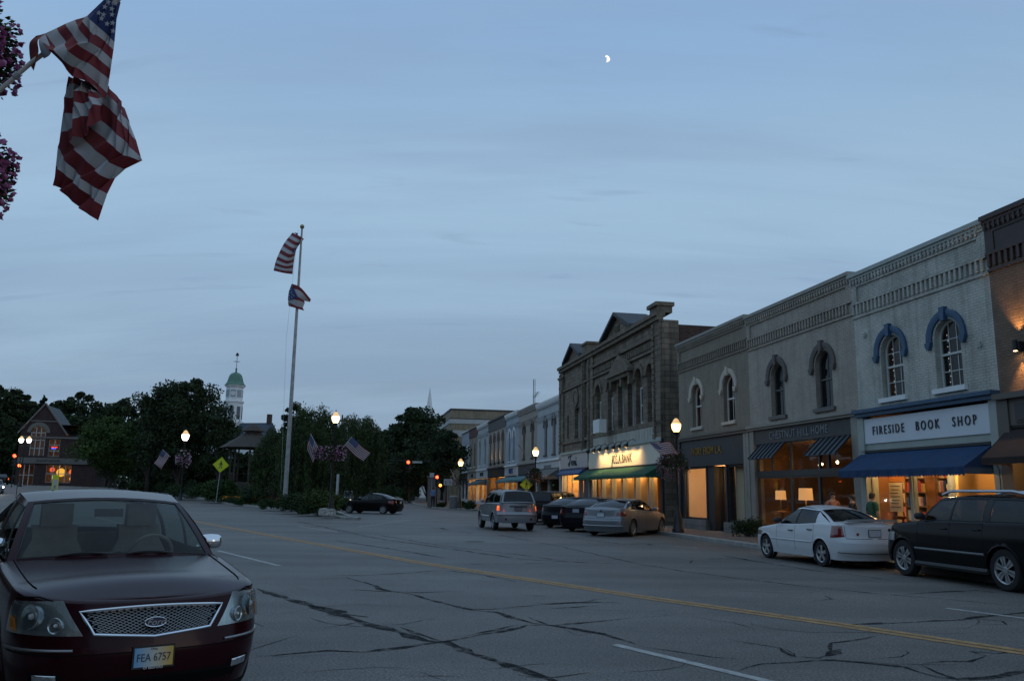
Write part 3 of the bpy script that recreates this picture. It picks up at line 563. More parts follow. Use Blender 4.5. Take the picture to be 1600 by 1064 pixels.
b = MB(); b.box(0, w, -.25, 0, 4.0, 4.14); b.box(0, w, -.1, .1, 3.3, 4.0); b.box(0, .35, -.14, .3, .12, 4.0); b.build('shopfront_fascia', mat('taupe_brown_paint', (.11, .095, .08), .6), r0)
b = MB(); b.box(.55, w - .4, -.13, -.09, 3.42, 3.88); b.box(.62, w - .5, -.15, -.12, 3.48, 3.82); b.build('fascia_panel', DKBR, r0)
awning(r0, .2, w - .3, 3.3, 2.6, .8, AWBRN, .15)
b = MB(); b.box(.35, w, .25, .32, .12, 3.3); b.build('shopfront_wall', BK_RUST, r0)
b = MB(); b.box(.68, .9, -.16, .0, 5.12, 5.3); b.lathe([(.06, -.0), (.06, .26)], 12, (.79, -.17, 5.08)); b.build('wall_lamp', BLACK, r0)
b = MB(); b.lathe([(.001, 0), (.055, 0)], 12, (.79, -.17, 5.09)); b.build('lamp_lens', emis('lamp_lens', (1, .6, .25), 30), r0)
light('wall_wash', r0, (.79, -.17, 5.42), 18, (1, .5, .16), .03, 75, (PI - .12, 0, 0)); light('wall_wash', r0, (.79, -.17, 5.0), 14, (1, .5, .16), .03, 75, (.12, 0, 0))
light('awning_light', r0, (1.2, -.3, 2.55), 3, WARM, .05)

# ---- furniture shop
v0, v1, zt = -.36, 6.85, 8.72; w = v1 - v0
r2 = root_at('furniture_shop_building', 'taupe brick building with dark arched hoods and two slanted dark metal awnings', v0)
wins = [1.87 - v0, 4.97 - v0]
b = MB(); b.holed([(0, 4.3), (w, 4.3), (w, zt), (0, zt)], [arch_poly(c, 1.02, 4.55, 5.98) for c in wins], 0, .26); b.build('front_wall', BK_TAUPE, r2)
for c in wins: arch_window(r2, c, 1.02, 4.55, 5.98, mat('grey_brown_sash', (.09, .082, .078), .5), mat('grey_brown_stone', (.105, .09, .083), .7, var=.1), curtain=mat('pale_curtain', (.22, .22, .22), .9, var=.35, vscale=4, stretch=(7, 1, .2)), muntins='4')
cornice(r2, w, zt, TAUPEP, BK_TAUPE); shell(r2, w, zt, 14, BK_RED)
b = MB(); b.box(0, w, -.24, 0, 4.2, 4.31); b.box(0, w, -.17, 0, 4.12, 4.198); b.build('shopfront_cornice', TAUPEP, r2)
b = MB(); b.box(.42, w - .38, -.05, .05, 3.58, 4.12); sg = b.build('sign_board', mat('grey_sign_board', (.05, .052, .054), .6, var=.15), r2)
text('CHESTNUT HILL HOME', 'lettering', mat('pewter_lettering', (.2, .21, .22), .5, .0), sg, (w / 2 - .05, -.065, 3.84), FACE, .40, .012, sx=.86, spacing=1.12)
b = MB(); b.box(0, .36, -.09, .3, .12, 4.12); b.box(w - .36, w, -.09, .3, .12, 4.12); b.build('pilaster', TAUPEP, r2)
fr_ = mat('dark_brown_frame', (.05, .045, .042), .5)
b = MB(); b.box(.4, w - .38, .0, .12, 2.36, 2.52); b.box(.4, w - .38, 0, .2, .12, .5); b.build('transom_bar', fr_, r2)
for a, c in ((.4, 1.55), (1.55, 2.9), (2.9, 4.75), (4.75, 5.3), (5.3, w - .36)): pane(r2, a, c, 2.52, 3.58, .06, fr_)
for a, c in ((.4, 2.9), (2.9, 4.7), (4.7, w - .36)): pane(r2, a, c, .5, 2.36, .06, fr_, .06)
awning(r2, .85, 2.72, 3.56, 3.0, .55, AWDK, 0, ribs=6, ribm=mat('awning_rib', (.012, .014, .018)), sides=False, sag=0); awning(r2, 4.95, 6.82, 3.56, 2.97, .6, AWDK, 0, ribs=6, ribm=mat('awning_rib', (.012, .014, .018)), sides=False, sag=0)
room(r2, .38, w - .38, .3, 8, .2, 3.6, mat('brown_shop_wall', (.15, .085, .042), .8, var=.2, vscale=1.5))
def table_lamp(u, o, z, s, label):
    t = thing('table_lamp', label, 'lamp', FP(u, -o, z), FRZ, 'table lamps in the furniture shop')
    b = MB(); b.lathe([(.001, 0), (.1, 0), (.1, .02), (.02, .04), (.035, .2), (.02, .34), (.012, .5)], 12); b.build('lamp_base', mat('brass', (.35, .22, .08), .35, .8), t, smooth_=True)
    b = MB(); b.lathe([(.25 * s, .42), (.23 * s, .42 + .42 * s)], 20); b.build('lamp_shade', mat('lit_lamp_shade', (.7, .5, .3), .9, emit=(1, .42, .12), estr=.45), t, smooth_=True)
    light('lamp_light', t, (0, 0, .6), 3.5, WARM, .06); return t
def side_table(u, o, label):
    t = thing('side_table', label, 'table', FP(u, -o, .2), FRZ, 'tables in the furniture shop'); b = MB(); b.box(-.3, .3, -.25, .25, .86, .9); b.build('table_top', bk, t)
    for sx in (-1, 1):
        for sy in (-1, 1): b = MB(); b.box(sx * .27 - .02, sx * .27 + .02, sy * .22 - .02, sy * .22 + .02, 0, .86); b.build('leg', bk, t)
side_table(.85, .5, 'small wooden table under the left shaded lamp in the furniture shop'); side_table(2.45, .6, 'small wooden table under the right shaded lamp in the furniture shop')
table_lamp(.85, .5, 1.1, .8, 'smaller lit table lamp left of the middle post in the furniture shop'); table_lamp(2.45, .6, 1.1, 1.0, 'larger lit drum-shade table lamp behind the furniture shop window')
def sofa(u, o, m, label, wd=1.6):
    t = thing('sofa', label, 'sofa', FP(u, -o, .2), FRZ + .15); b = MB(); b.box(0, wd, 0, .8, .15, .45); b.build('seat', m, t)
    b = MB(); b.box(0, wd, .6, .85, .452, 1.15); b.build('backrest', m, t)
    for x in (-.18, wd): b = MB(); b.box(x + .002, x + .178, 0, .8, .12, .68); b.build('armrest', m, t)
sofa(.5, 1.4, mat('pale_upholstery', (.4, .33, .26), .9), 'pale upholstered sofa deep in the furniture shop'); sofa(2.0, 1.5, mat('tan_leather', (.4, .22, .11), .6), 'tan armchair beside the lamp in the furniture shop', .8)
b = MB(); b.box(4.5, 5.0, 3.6, 3.63, 1.6, 2.4); b.build('wall_hanging', mat('green_cloth', (.2, .22, .04), .8), r2); b = MB(); b.box(1.9, 2.1, 3.6, 3.63, 1.6, 2.5); b.build('wall_hanging', mat('green_cloth', (.2, .22, .04)), r2)
bulbs(r2, [(3.3, .9, 2.75), (3.45, .9, 2.78), (4.75, .7, 2.8)], en=.9, lcol=WARM); bulbs(r2, [(3.4, 2.4, 2.68)], .02, en=0)
light('shop_light', r2, (3.6, 4.5, 3.2), 3, WARM, .1)

# ---- shop with three lit show windows
v0, v1, zt = -7.65, -.36, 8.82; w = v1 - v0
r3 = root_at('charcoal_shopfront_building', 'brown brick building with cream window hoods above a charcoal shopfront', v0)
wins = [-5.52 - v0, -2.2 - v0]
b = MB(); b.holed([(0, 4.3), (w, 4.3), (w, zt), (0, zt)], [arch_poly(c, 1.02, 4.66, 6.1) for c in wins], 0, .26); b.build('front_wall', BK_BROWN, r3)
for c in wins: arch_window(r3, c, 1.02, 4.66, 6.1, mat('white_sash', (.6, .6, .58), .5), CREAM, muntins='4', sill=CREAM, hw=.22)
cornice(r3, w, zt, TAUPEP, BK_BROWN); shell(r3, w, zt, 14, BK_RED)
b = MB(); b.box(0, w, -.24, 0, 4.2, 4.31); b.box(0, w, -.17, 0, 4.1, 4.198); b.build('shopfront_cornice', mat('brown_grey_paint', (.12, .105, .085), .5), r3)
b = MB(); b.box(.1, w, -.05, .12, 2.9, 4.1); sg = b.build('sign_board', CHAR, r3)
text('IVORY FROM L.A.', 'lettering', mat('gilt_lettering', (.5, .3, .07), .3, .7), sg, (3.15, -.07, 3.55), FACE, .46, .012, sx=.8, spacing=1.14)
b = MB(); b.box(0, .2, -.1, .3, .12, 4.1); b.box(w - .62, w, -.06, .3, .12, 2.9); b.build('pilaster', CHAR, r3)
b = MB(); b.box(w - .5, w - .28, -.1, .12, .55, 4.1); b.box(w - .22, w, -.12, .12, .55, 4.1); b.build('grey_pilaster', TAUPEP, r3)
STONE = brickmat('grey_stone_block', (.2, .19, .17), (.12, .115, .1), bw=.6, bh=.3, var=.15)
b = MB(); b.box(.0, 2.95, -.08, .2, .12, .56); b.build('stone_plinth', STONE, r3); b = MB(); b.box(4.75, w, -.08, .2, .12, .56); b.build('stone_plinth', STONE, r3); b = MB(); b.box(2.95, 4.75, .5, .7, .12, .5); b.build('stone_plinth', STONE, r3)
pane(r3, .55, 2.85, .56, 2.9, .1, CHAR, .09); pane(r3, 3.55, 4.9, .5, 2.9, .55, CHAR, .09); pane(r3, 5.0, w - .6, .56, 2.9, .1, CHAR, .09)
b = MB(); b.box(2.85, 3.5, .1, .6, .12, 2.9); b.box(4.88, 5.0, .0, .6, .12, 2.9); b.box(.2, .56, .0, .15, .12, 2.9); b.build('window_post', CHAR, r3)
IVW = mat('peach_plaster', (.66, .5, .36), .8, var=.04, vscale=1)
room(r3, .3, w - .5, .75, 7.5, .3, 2.95, IVW, mat('pale_wood_floor', (.4, .28, .17), .5))
b = MB(); b.box(.32, 3.0, .13, .72, .4, .56); b.build('window_bed', IVW, r3)
b = MB(); b.box(.56, .6, .15, 1.08, .56, 2.95); b.box(.62, 3.0, 1.1, 1.16, .3, 2.95); b.box(5.1, 5.9, .34, .38, .57, 2.95); b.box(4.1, 4.18, 1.7, 4.2, .3, 2.95); b.build('display_partition', IVW, r3); b = MB(); b.box(5.92, 7.0, .9, .95, .3, 2.95); b.build('dark_room_sheet', mat('dark_room_brown', (.05, .03, .02), .8, var=.4, vscale=3), r3); b = MB(); b.box(6.0, 6.6, .35, .8, .57, 1.3); b.box(6.15, 6.45, .4, .7, 1.302, 1.75); b.build('display_cabinet', mat('blue_grey_cabinet', (.05, .06, .08), .5), r3)  # brown sheet added so the room behind the right pane reads dark
bulbs(r3, [(2.3, .5, 2.72), (2.42, .62, 2.68), (2.62, .5, 2.72), (2.72, .62, 2.68)], .04, en=2.2, lcol=(1, .56, .26)); bulbs(r3, [(5.75, .5, 2.78), (5.88, .6, 2.72), (6.0, .5, 2.76), (6.15, .7, 2.66)], .04, en=1.6, lcol=(1, .52, .22)); bulbs(r3, [(4.45, 1.5, 2.6)], .025, en=5, lcol=(1, .6, .25))
light('display_light', r3, (2.72, .85, 1.2), 2.0, (1, .55, .18), .05); light('shop_light', r3, (3.6, 1.35, 2.4), 7, WARM2, .05)
st = thing('bench', 'upholstered bench with a cushion inside the charcoal shopfront', 'bench', FP(v0 + 3.55, -1.3, .3), FRZ); b = MB(); b.box(0, 1.2, 0, .5, .1, .5); b.build('seat', mat('pale_upholstery', (.4, .33, .26)), st)
b = MB(); b.box(.5, 1.05, .1, .25, .502, .85); cu = b.build('patterned_cushion', mat('dark_patterned_cloth', (.03, .03, .035), .9, col2=(.3, .27, .22), vscale=14)); cu.location = FP(v0 + 3.55, -1.3, .3); cu.rotation_euler[2] = FRZ; tag(cu, 'dark patterned cushion on the bench in the shop window', 'cushion')
# ------------------------------------------------------------------ carved stone building
STN = brickmat('weathered_sandstone', (.195, .155, .112), (.105, .085, .062), bw=.62, bh=.28, var=.22, stain=.4, bump=.9)
STT = mat('weathered_stone_trim', (.16, .13, .096), .9, var=.35, vscale=2.5, bump=.6, bscale=12)
STP = mat('pale_stained_panel', (.4, .38, .33), .8, var=.3, vscale=2, stretch=(3, 1, .5)); SLATE = mat('slate_roof', (.045, .05, .055), .7, var=.25, vscale=5)
v0, v1 = -30.7, -9.76; w = v1 - v0
r4 = root_at('sandstone_block_building', 'dark carved sandstone building with two pediments above a green awning', v0)
L = lambda u: u - v0
mw = [(L(-21.0), 1.15), (L(-18.5), 1.15), (L(-13.3), 1.1), (L(-11.45), 1.1)]
sq = [(L(-16.5), 1.1), (L(-14.75), 1.0)]
hol = [arch_poly(c, q, 5.4, 7.9) for c, q in mw] + [[(c - q / 2, 5.4), (c + q / 2, 5.4), (c + q / 2, 7.95), (c - q / 2, 7.95)] for c, q in sq]
hol += [[(L(-26.9), 5.4), (L(-25.6), 5.4), (L(-25.6), 7.5), (L(-26.9), 7.5)], [(L(-29.0), 5.5), (L(-28.5), 5.5), (L(-28.5), 7.2), (L(-29.0), 7.2)], [(L(-23.9), 5.5), (L(-23.4), 5.5), (L(-23.4), 7.2), (L(-23.9), 7.2)]]
b = MB(); b.holed([(0, 4.4), (w, 4.4), (w, 10.7), (0, 10.7)], hol, 0, .45); b.build('front_wall', STN, r4)
WSH = mat('white_sash', (.6, .6, .58), .5)
for c, q in mw:
    b = MB(); b.holed(arch_poly(c, q, 7.45, 7.9), [], .28, 0); b.build('arch_panel', STT, r4)
    b = MB(); b.box(c - q / 2, c + q / 2, .22, .3, 5.4, 7.5); 
    wn = MB(); wn.holed([(c - q / 2 + .02, 5.42), (c + q / 2 - .02, 5.42), (c + q / 2 - .02, 7.46), (c - q / 2 + .02, 7.46)], [[(c - q / 2 + .14, 5.54), (c + q / 2 - .14, 5.54), (c + q / 2 - .14, 7.36), (c - q / 2 + .14, 7.36)]], .25, .06); wo_ = wn.build('window', WSH, r4)
    b = MB(); b.box(c - q / 2 + .14, c + q / 2 - .14, .26, .3, 6.42, 6.5); b.build('meeting_rail', WSH, wo_); b = MB(); b.add([(c - q / 2 + .14, .3, 5.54), (c + q / 2 - .14, .3, 5.54), (c + q / 2 - .14, .3, 7.36), (c - q / 2 + .14, .3, 7.36)], [(0, 1, 2, 3)]); b.build('pane', WGLASS, wo_)
    b = MB(); m_ = 12; ring = lambda rr: [(c + rr * math.cos(PI - PI * k / m_), 7.9 + rr * math.sin(PI * k / m_)) for k in range(m_ + 1)]
    A, B = ring(q / 2 + .02), ring(q / 2 + .3); b.grid([[(x, 0, z) for x, z in A], [(x, -.09, z) for x, z in A], [(x, -.12, z) for x, z in B], [(x, 0, z) for x, z in B]]); b.build('arch_moulding', STT, r4)
def rect_window(root, c, q, z0, z1, y=.28, fm=None, name='window'):
    fm = fm or WSH; wn = MB(); wn.holed([(c - q / 2 + .02, z0 + .02), (c + q / 2 - .02, z0 + .02), (c + q / 2 - .02, z1 - .02), (c - q / 2 + .02, z1 - .02)], [[(c - q / 2 + .1, z0 + .1), (c + q / 2 - .1, z0 + .1), (c + q / 2 - .1, z1 - .1), (c - q / 2 + .1, z1 - .1)]], y, .05); o = wn.build(name, fm, root)
    b = MB(); b.box(c - q / 2 + .1, c + q / 2 - .1, y, y + .05, (z0 + z1) / 2 - .03, (z0 + z1) / 2 + .03); b.build('meeting_rail', fm, o); b = MB(); b.add([(c - q / 2 + .1, y + .05, z0 + .1), (c + q / 2 - .1, y + .05, z0 + .1), (c + q / 2 - .1, y + .05, z1 - .1), (c - q / 2 + .1, y + .05, z1 - .1)], [(0, 1, 2, 3)]); b.build('pane', WGLASS, o); return o
for c, q in sq: rect_window(r4, c, q, 5.4, 7.95)
rect_window(r4, L(-26.25), 1.3, 5.4, 7.5); rect_window(r4, L(-28.75), .5, 5.5, 7.2); rect_window(r4, L(-23.65), .5, 5.5, 7.2)
b = MB(); b.box(.2, w - .2, .6, .65, 4.5, 9); b.build('unlit_room_sheet', DARK, r4)  # flat black sheet stands for the unlit rooms behind the windows
# string courses, frieze with dentils, cornices
b = MB(); b.box(-.02, w, -.12, 0, 5.12, 5.3); b.box(L(-22.6), L(-9.8), -.14, 0, 9.0, 9.12); b.box(L(-22.6), L(-9.8), -.16, 0, 9.72, 9.86); b.box(L(-30.6), L(-22.8), -.14, 0, 9.0, 9.14); b.build('string_course', STT, r4)
b = MB()
for k in range(36): x = L(-22.4) + k * .325; b.box(x, x + .17, -.08, 0, 9.25, 9.6)
b.build('frieze_blocks', STT, r4, kind='stuff')
b = MB(); b.box(-.1, w, -.35, .2, 10.72, 10.92); b.box(-.05, w, -.24, .1, 10.5, 10.718); b.build('main_cornice', STT, r4)
for ua, ub, pk, dp in ((-19.4, -13.9, 12.2, 1.7), (-28.9, -24.5, 12.05, 1.3)):
    c = (L(ua) + L(ub)) / 2; b = MB(); b.prism([(L(ua), 10.92), (L(ub), 10.92), (c, pk - .1)], -.1, .1); p_ = b.build('pediment', STT, r4)
    for s in (-1, 1):
        e = L(ua) - .15 if s < 0 else L(ub) + .15; b = MB(); b.add([(e, -.42, 10.88), (c, -.42, pk - .08), (c, dp, pk - .08), (e, dp, 10.88), (e, -.42, 11.08), (c, -.42, pk + .12), (c, dp, pk + .12), (e, dp, 11.08)], [(0, 1, 2, 3), (4, 5, 6, 7), (0, 1, 5, 4), (2, 3, 7, 6), (0, 3, 7, 4), (1, 2, 6, 5)]); b.build('pediment_roof', SLATE, p_)
    b = MB(); b.prism([(L(ua) + .5, 10.98), (L(ub) - .5, 10.98), (c, pk - .5)], -.14, -.1); b.build('tympanum', STN, p_)
text('1883', 'date_lettering', STT, r4, (L(-16.65), -.16, 11.3), FACE, .5, .04)
b = MB(); b.box(L(-10.95), L(-9.77), -.2, .6, 10.9, 11.25); b.box(L(-11.1), L(-9.7), -.32, .7, 11.252, 11.45); b.build('parapet_block', STT, r4); b = MB(); b.box(L(-24.2), L(-22.9), -.2, .5, 10.9, 11.5); b.box(L(-24.3), L(-22.8), -.3, .6, 11.502, 11.65); b.build('parapet_block', STT, r4)
b = MB(); b.box(L(-30.7), L(-29.9), -.2, .6, 8.9, 10.0); b.box(L(-30.8), L(-29.8), -.3, .7, 10.002, 10.15); b.build('end_pier_cap', STT, r4)
# quoined piers
for ua, ub in ((-10.75, -9.78), (-22.9, -22.0), (-30.69, -29.8), (-24.4, -24.0)):
    b = MB(); b.box(L(ua), L(ub), -.12, 0, 4.4, 10.5); pr = b.build('pier', STN, r4)
    for k in range(20):
        z = 4.45 + k * .3; e = .06 if k % 2 else 0; b = MB(); b.box(L(ua) - .1 + e, L(ua) + .22, -.2, -.05, z, z + .25); b.build('quoin', STT, pr)
# carved hood over the middle pair
b = MB(); b.box(L(-18.0), L(-13.9), -.5, 0, 8.42, 8.62); b.box(L(-17.8), L(-14.1), -.35, 0, 8.2, 8.418); b.prism([(L(-17.9), 8.62), (L(-14.0), 8.62), (L(-14.8), 9.1), (L(-15.95), 9.6), (L(-17.1), 9.1)], -.38, -.02); hd = b.build('carved_window_hood', STT, r4)
for u in (-17.6, -15.65, -14.2):
    b = MB(); b.prism([(L(u) - .14, 8.2), (L(u) + .14, 8.2), (L(u) + .1, 7.7), (L(u) - .1, 7.7)], -.32, 0); b.build('console_bracket', STT, hd)
b = MB(); b.lathe([(.001, 9.9), (.12, 9.7), (.06, 9.55), (.16, 9.3)], 8, (L(-15.95), -.3, 0)); b.build('finial', STT, hd)
b = MB(); m_ = 16
for k in range(m_):
    a = 2 * PI * k / m_; x = L(-26.4) + .55 * math.cos(a); z = 8.25 + .55 * math.sin(a); b.box(x - .12, x + .12, -.12, 0, z - .12, z + .12)
b.box(L(-26.7), L(-26.1), -.1, 0, 7.9, 8.6); b.build('carved_roundel', STT, r4)
shell(r4, w, 10.4, 14, BK_RED, zb=.1); b = MB(); b.box(w, w + .06, .0, .9, .12, 10.5); b.build('stone_return', STN, r4)
b = MB(); b.box(L(-22.7), L(-9.9), -.1, .0, 4.5, 5.1); b.build('pale_band', STP, r4); b = MB(); b.box(L(-18.9), L(-17.6), -1.0, -.55, 5.2, 6.0); b.build('projecting_box_sign', WHITE, r4)
# shopfronts
b = MB(); b.box(L(-30.7), L(-23.1), -.16, .1, 4.36, 4.52); b.box(L(-23.1), L(-9.8), -.14, .1, 4.3, 4.5); b.build('shopfront_cornice', PALEP, r4)
b = MB(); b.box(L(-30.5), L(-23.4), -.06, .1, 3.34, 4.36); sg = b.build('sign_board', mat('grey_sign_panel', (.4, .4, .4), .5, var=.05), r4)
INK = mat('dark_lettering', (.02, .022, .028))
b = MB(); sx, sz = L(-28.3), 3.5
for pl in ([(0, .55), (.12, .72), (.35, .74), (.62, .72), (.85, .76)], [(.46, .73), (.42, .45), (.34, .12), (.2, .0), (.05, .05), (.02, .18), (.15, .25)], [(.8, .1), (.7, .22), (.8, .38), (.95, .36), (1.02, .2), (.93, .05), (.8, .1)], [(1.0, .34), (1.2, .36), (1.3, .3), (1.27, .02)], [(1.28, .2), (1.4, .36), (1.52, .34), (1.53, .12), (1.6, .03), (1.72, .12), (1.8, .36), (1.78, .1), (1.86, .03), (1.98, .12)]):
    b.tube([(sx + x * 1.15, -.08, sz + z * 1.0) for x, z in pl], .035, 5)
b.tube([(sx + 2.1, -.08, sz + .5), (sx + 2.13, -.08, sz + .56)], .045, 5); b.build('script_lettering', INK, sg)
b = MB(); b.box(L(-23.1), L(-9.85), -.05, .1, 3.1, 4.3); sg = b.build('sign_board', mat('cream_sign_board', (.68, .62, .5), .6, var=.03), r4)
text('JOS.A.BANK', 'lettering', INK, sg, (L(-16.3), -.062, 3.6), FACE, .74, .01, sx=.84, spacing=1.12)
for i, u in enumerate((-21.25, -20.0, -18.8, -17.3, -16.0, -15.0, -13.7)):
    b = MB(); x = L(u); b.tube([(x, 0, 4.42), (x, -.25, 4.6), (x, -.5, 4.5), (x, -.62, 4.3)], .02, 6); g = b.build('gooseneck_lamp', BLACK, r4)
    b = MB(); M_ = Matrix.Translation((x, -.62, 4.26)) @ Matrix.Rotation(-.7, 4, 'X'); b.lathe([(.03, .14), (.07, .08), (.13, -.06), (.14, -.12)], 12).xf(M_); b.build('lamp_shade', BLACK, g)
    if i > 0: light('sign_light', r4, (x, -.8, 4.14), 8, (1, .62, .25), .04, 130, (.95, 0, 0))
b = MB(); b.box(L(-30.7), L(-24.2), -.12, .05, 2.95, 3.3); b.build('blue_fascia', mat('blue_fascia', (.02, .06, .16), .6), r4)
awning(r4, L(-30.6), L(-24.3), 3.28, 2.95, .35, mat('blue_fascia', (.02, .06, .16)), .1)
awning(r4, L(-23.6), L(-9.9), 3.12, 2.62, .9, AWGRN, .16)
GRYF = mat('grey_frame_paint', (.3, .31, .31), .5)
b = MB(); b.box(L(-30.7), L(-30.2), -.05, .3, .12, 3.3)
for u in (-25.6, -23.2, -22.5, -20.4, -18.4, -16.35, -14.1, -12.0, -10.1): b.box(L(u) - .12, L(u) + .12, -.02, .25, .12, 3.1)
b.box(L(-25.6), L(-23.2), .0, .25, 2.6, 3.1); b.build('shopfront_post', GRYF, r4)
b = MB(); b.box(L(-10.0), w + .03, -.12, .3, .12, 4.4); b.build('shopfront_end_pier', CHAR, r4)
for a, c in ((-30.2, -28.0), (-28.0, -25.7)): pane(r4, L(a), L(c), .4, 2.95, .15, GRYF)
b = MB(); b.box(L(-25.2), L(-23.6), .2, .26, .15, 2.6); b.build('door', mat('slate_blue_door', (.06, .07, .08), .5), r4)
for a, c in zip((-22.4, -20.3, -18.3, -16.25, -14.0, -11.9), (-20.5, -18.5, -16.45, -14.2, -12.1, -10.2)): pane(r4, L(a), L(c), .4, 3.05, .15, GRYF)
b = MB(); b.box(L(-30.2), L(-25.7), .05, .25, .12, .4); b.box(L(-22.4), L(-10.2), .05, .25, .12, .4); b.build('bulkhead', GRYF, r4)
room(r4, L(-30.3), L(-25.4), .4, 6, .2, 3.0, mat('honey_plaster', (.5, .3, .12), .8)); room(r4, L(-22.5), L(-9.95), .4, 5, .2, 3.1, mat('darkened_honey_plaster', (.2, .11, .045), .8))  # wide room's plaster is coloured darker so the screens look brightly lit
b = MB()
for a, c in ((-22.3, -20.9), (-20.0, -18.9), (-17.9, -16.6), (-16.1, -14.3), (-13.8, -12.8), (-11.6, -10.7)): b.box(L(a), L(c), .75, .8, .3, 3.0)
b.build('display_screen', mat('honey_plaster', (.6, .38, .17)), r4)
for k, u in enumerate((-29.4, -27.4, -26.8)):
    t = thing('dress_form', ('dark garment on a stand behind the leftmost lit pane under the blue awning', 'red garment on a stand under the blue awning', 'dark garment on a stand right of the red garment')[k], 'mannequin', FP(u, -1.2, .2), FRZ); b = MB(); b.lathe([(.18, 0), (.18, .03), (.02, .05), (.02, .85)], 10); b.build('stand', BLACK, t)
    b = MB(); b.lathe([(.12, .8), (.22, .85), (.17, 1.15), (.22, 1.4), (.2, 1.5), (.06, 1.56), (.05, 1.64)], 12); b.build('garment', [mat('dark_garment', (.03, .02, .02)), mat('red_garment', (.3, .04, .03)), mat('dark_garment', (.03, .02, .02))][k], t, smooth_=True)
for u in (-29.3, -26.9): light('shop_light', r4, (L(u), 1.0, 2.75), 18, WARM, .06)
bulbs(r4, [(L(-28.0), .7, 2.8), (L(-27.2), .7, 2.8)], .06, en=0)
for u in (-21.5, -19.4, -17.3, -15.2, -13.0, -11.0): light('shop_light', r4, (L(u), .55, 2.9), 9, WARM, .05)
for u in (-19.0, -12.2): light('shop_light', r4, (L(u), 2.5, 2.8), 14, WARM, .08)
# ------------------------------------------------------------------ further row
BKW = brickmat('white_painted_brick', (.47, .49, .5), (.42, .44, .45), var=.04, stain=.12); BKB = brickmat('blue_white_painted_brick', (.42, .47, .52), (.37, .42, .46), var=.04); BKT = brickmat('tan_painted_brick', (.28, .245, .18), (.22, .2, .15), var=.06)
def row(u0, u1, zt, wall, label, wins, z0, zs, ww, trim, hoodm, store, top=None, sign=None, aw=None, lit=0, framem=None, dent=True, lampwash=False, name='row_shop_building'):
    w = u1 - u0; r_ = root_at(name, label, u0); fm = framem or WHITE
    b = MB(); b.holed([(0, 4.2), (w, 4.2), (w, zt), (0, zt)], [arch_poly(c - u0, ww, z0, zs, pointed=.35) for c in wins], 0, .24); b.build('front_wall', wall, r_)
    for c in wins: arch_window(r_, c - u0, ww, z0, zs, fm, hoodm, muntins='', pointed=.35, hw=.2, far=True)
    b = MB(); b.box(-.0, w, -.2, .3, zt - .16, zt); b.build('coping', trim, r_)
    if top: b = MB(); b.box(0, w, -.06, 0, zt - 1.25, zt - .16); b.build('parapet_band', top, r_)
    elif dent: cornice(r_, w, zt - .16, trim, wall, panel=False, far=True)
    shell(r_, w, zt, 13, BK_RED)
    b = MB(); b.box(0, w, -.18, 0, 4.08, 4.24); b.build('shopfront_cornice', trim, r_)
    b = MB(); b.box(.15, w - .15, -.05, .1, 3.2, 4.08); sg = b.build('sign_board', store, r_)
    b = MB(); b.box(0, .3, -.06, .3, .12, 4.08); b.box(w - .3, w, -.06, .3, .12, 4.08); b.box(w * .5 - .1, w * .5 + .1, .0, .25, .12, 3.2); b.box(.3, w - .3, 0, .25, .12, .5); b.build('pilaster', trim, r_)
    pane(r_, .3, w * .5 - .1, .5, 3.2, .12, trim); pane(r_, w * .5 + .1, w - .3, .5, 3.2, .12, trim)
    room(r_, .25, w - .25, .3, 5, .2, 3.2, mat('honey_plaster', (.6, .38, .17)))
    if sign: text(sign[0], 'lettering', sign[1], sg, (w / 2, -.08, 3.62), FACE, sign[2], .02)
    if aw: awning(r_, .3, w - .3, aw[1], aw[2], aw[3], aw[0], .15, ribs=aw[4] if len(aw) > 4 else 0, ribm=mat('awning_white_stripe', (.4, .42, .42)) if len(aw) > 4 else None)
    if lit:
        for k in (.3, .72): light('shop_light', r_, (w * k, 1.2, 2.9), lit, WARM, .08)
    if lampwash:
        for c in wins:
            b = MB(); b.box(c - u0 + .8 - .08, c - u0 + .8 + .08, -.14, 0, 4.5, 4.75); b.build('wall_lamp', BLACK, r_)
        for c in wins[:-1]:
            light('wall_wash', r_, (c - u0 + .95, -.16, 4.8), 14, (1, .5, .16), .03, 60, (PI - .1, 0, 0)); light('wall_wash', r_, (c - u0 + .95, -.16, 4.45), 14, (1, .5, .16), .03, 70, (.1, 0, 0))
    return r_
STRIPE = mat('grey_striped_canvas', (.09, .1, .105), .8); TEAL = mat('teal_canvas', (.1, .2, .21), .8); INKB = mat('blue_lettering', (.03, .08, .25), .5)
row(-39.0, -30.72, 8.95, BKW, 'white painted brick building with two narrow windows above a grey striped awning', [-35.85, -33.0], 4.6, 6.85, .95, WHITE, DKBR, mat('white_shop_sign', (.5, .51, .5), .5), aw=(STRIPE, 3.45, 2.78, 1.1, 12), sign=('HAIR SALON', mat('grey_lettering', (.25, .25, .26)), .42), framem=DKBR, lit=0)
rx = row(-47.05, -39.0, 9.15, BK_TAUPE, 'taupe brick building with two narrow windows and a roof antenna behind it', [-44.5, -40.9], 4.6, 6.9, .95, TAUPEP, DKBR, DKBR, framem=DKBR, aw=(TEAL, 3.1, 2.7, 1.2))
row(-53.75, -47.05, 9.3, BKB, 'bluish white narrow brick building with two pointed windows in the middle of the row', [-51.6, -49.3], 4.6, 6.9, .9, WHITE, WHITE, mat('pink_white_sign', (.5, .45, .42), .5), sign=('BLUE\'S', INKB, .7), aw=(TEAL, 3.1, 2.65, 1.0), lit=8)
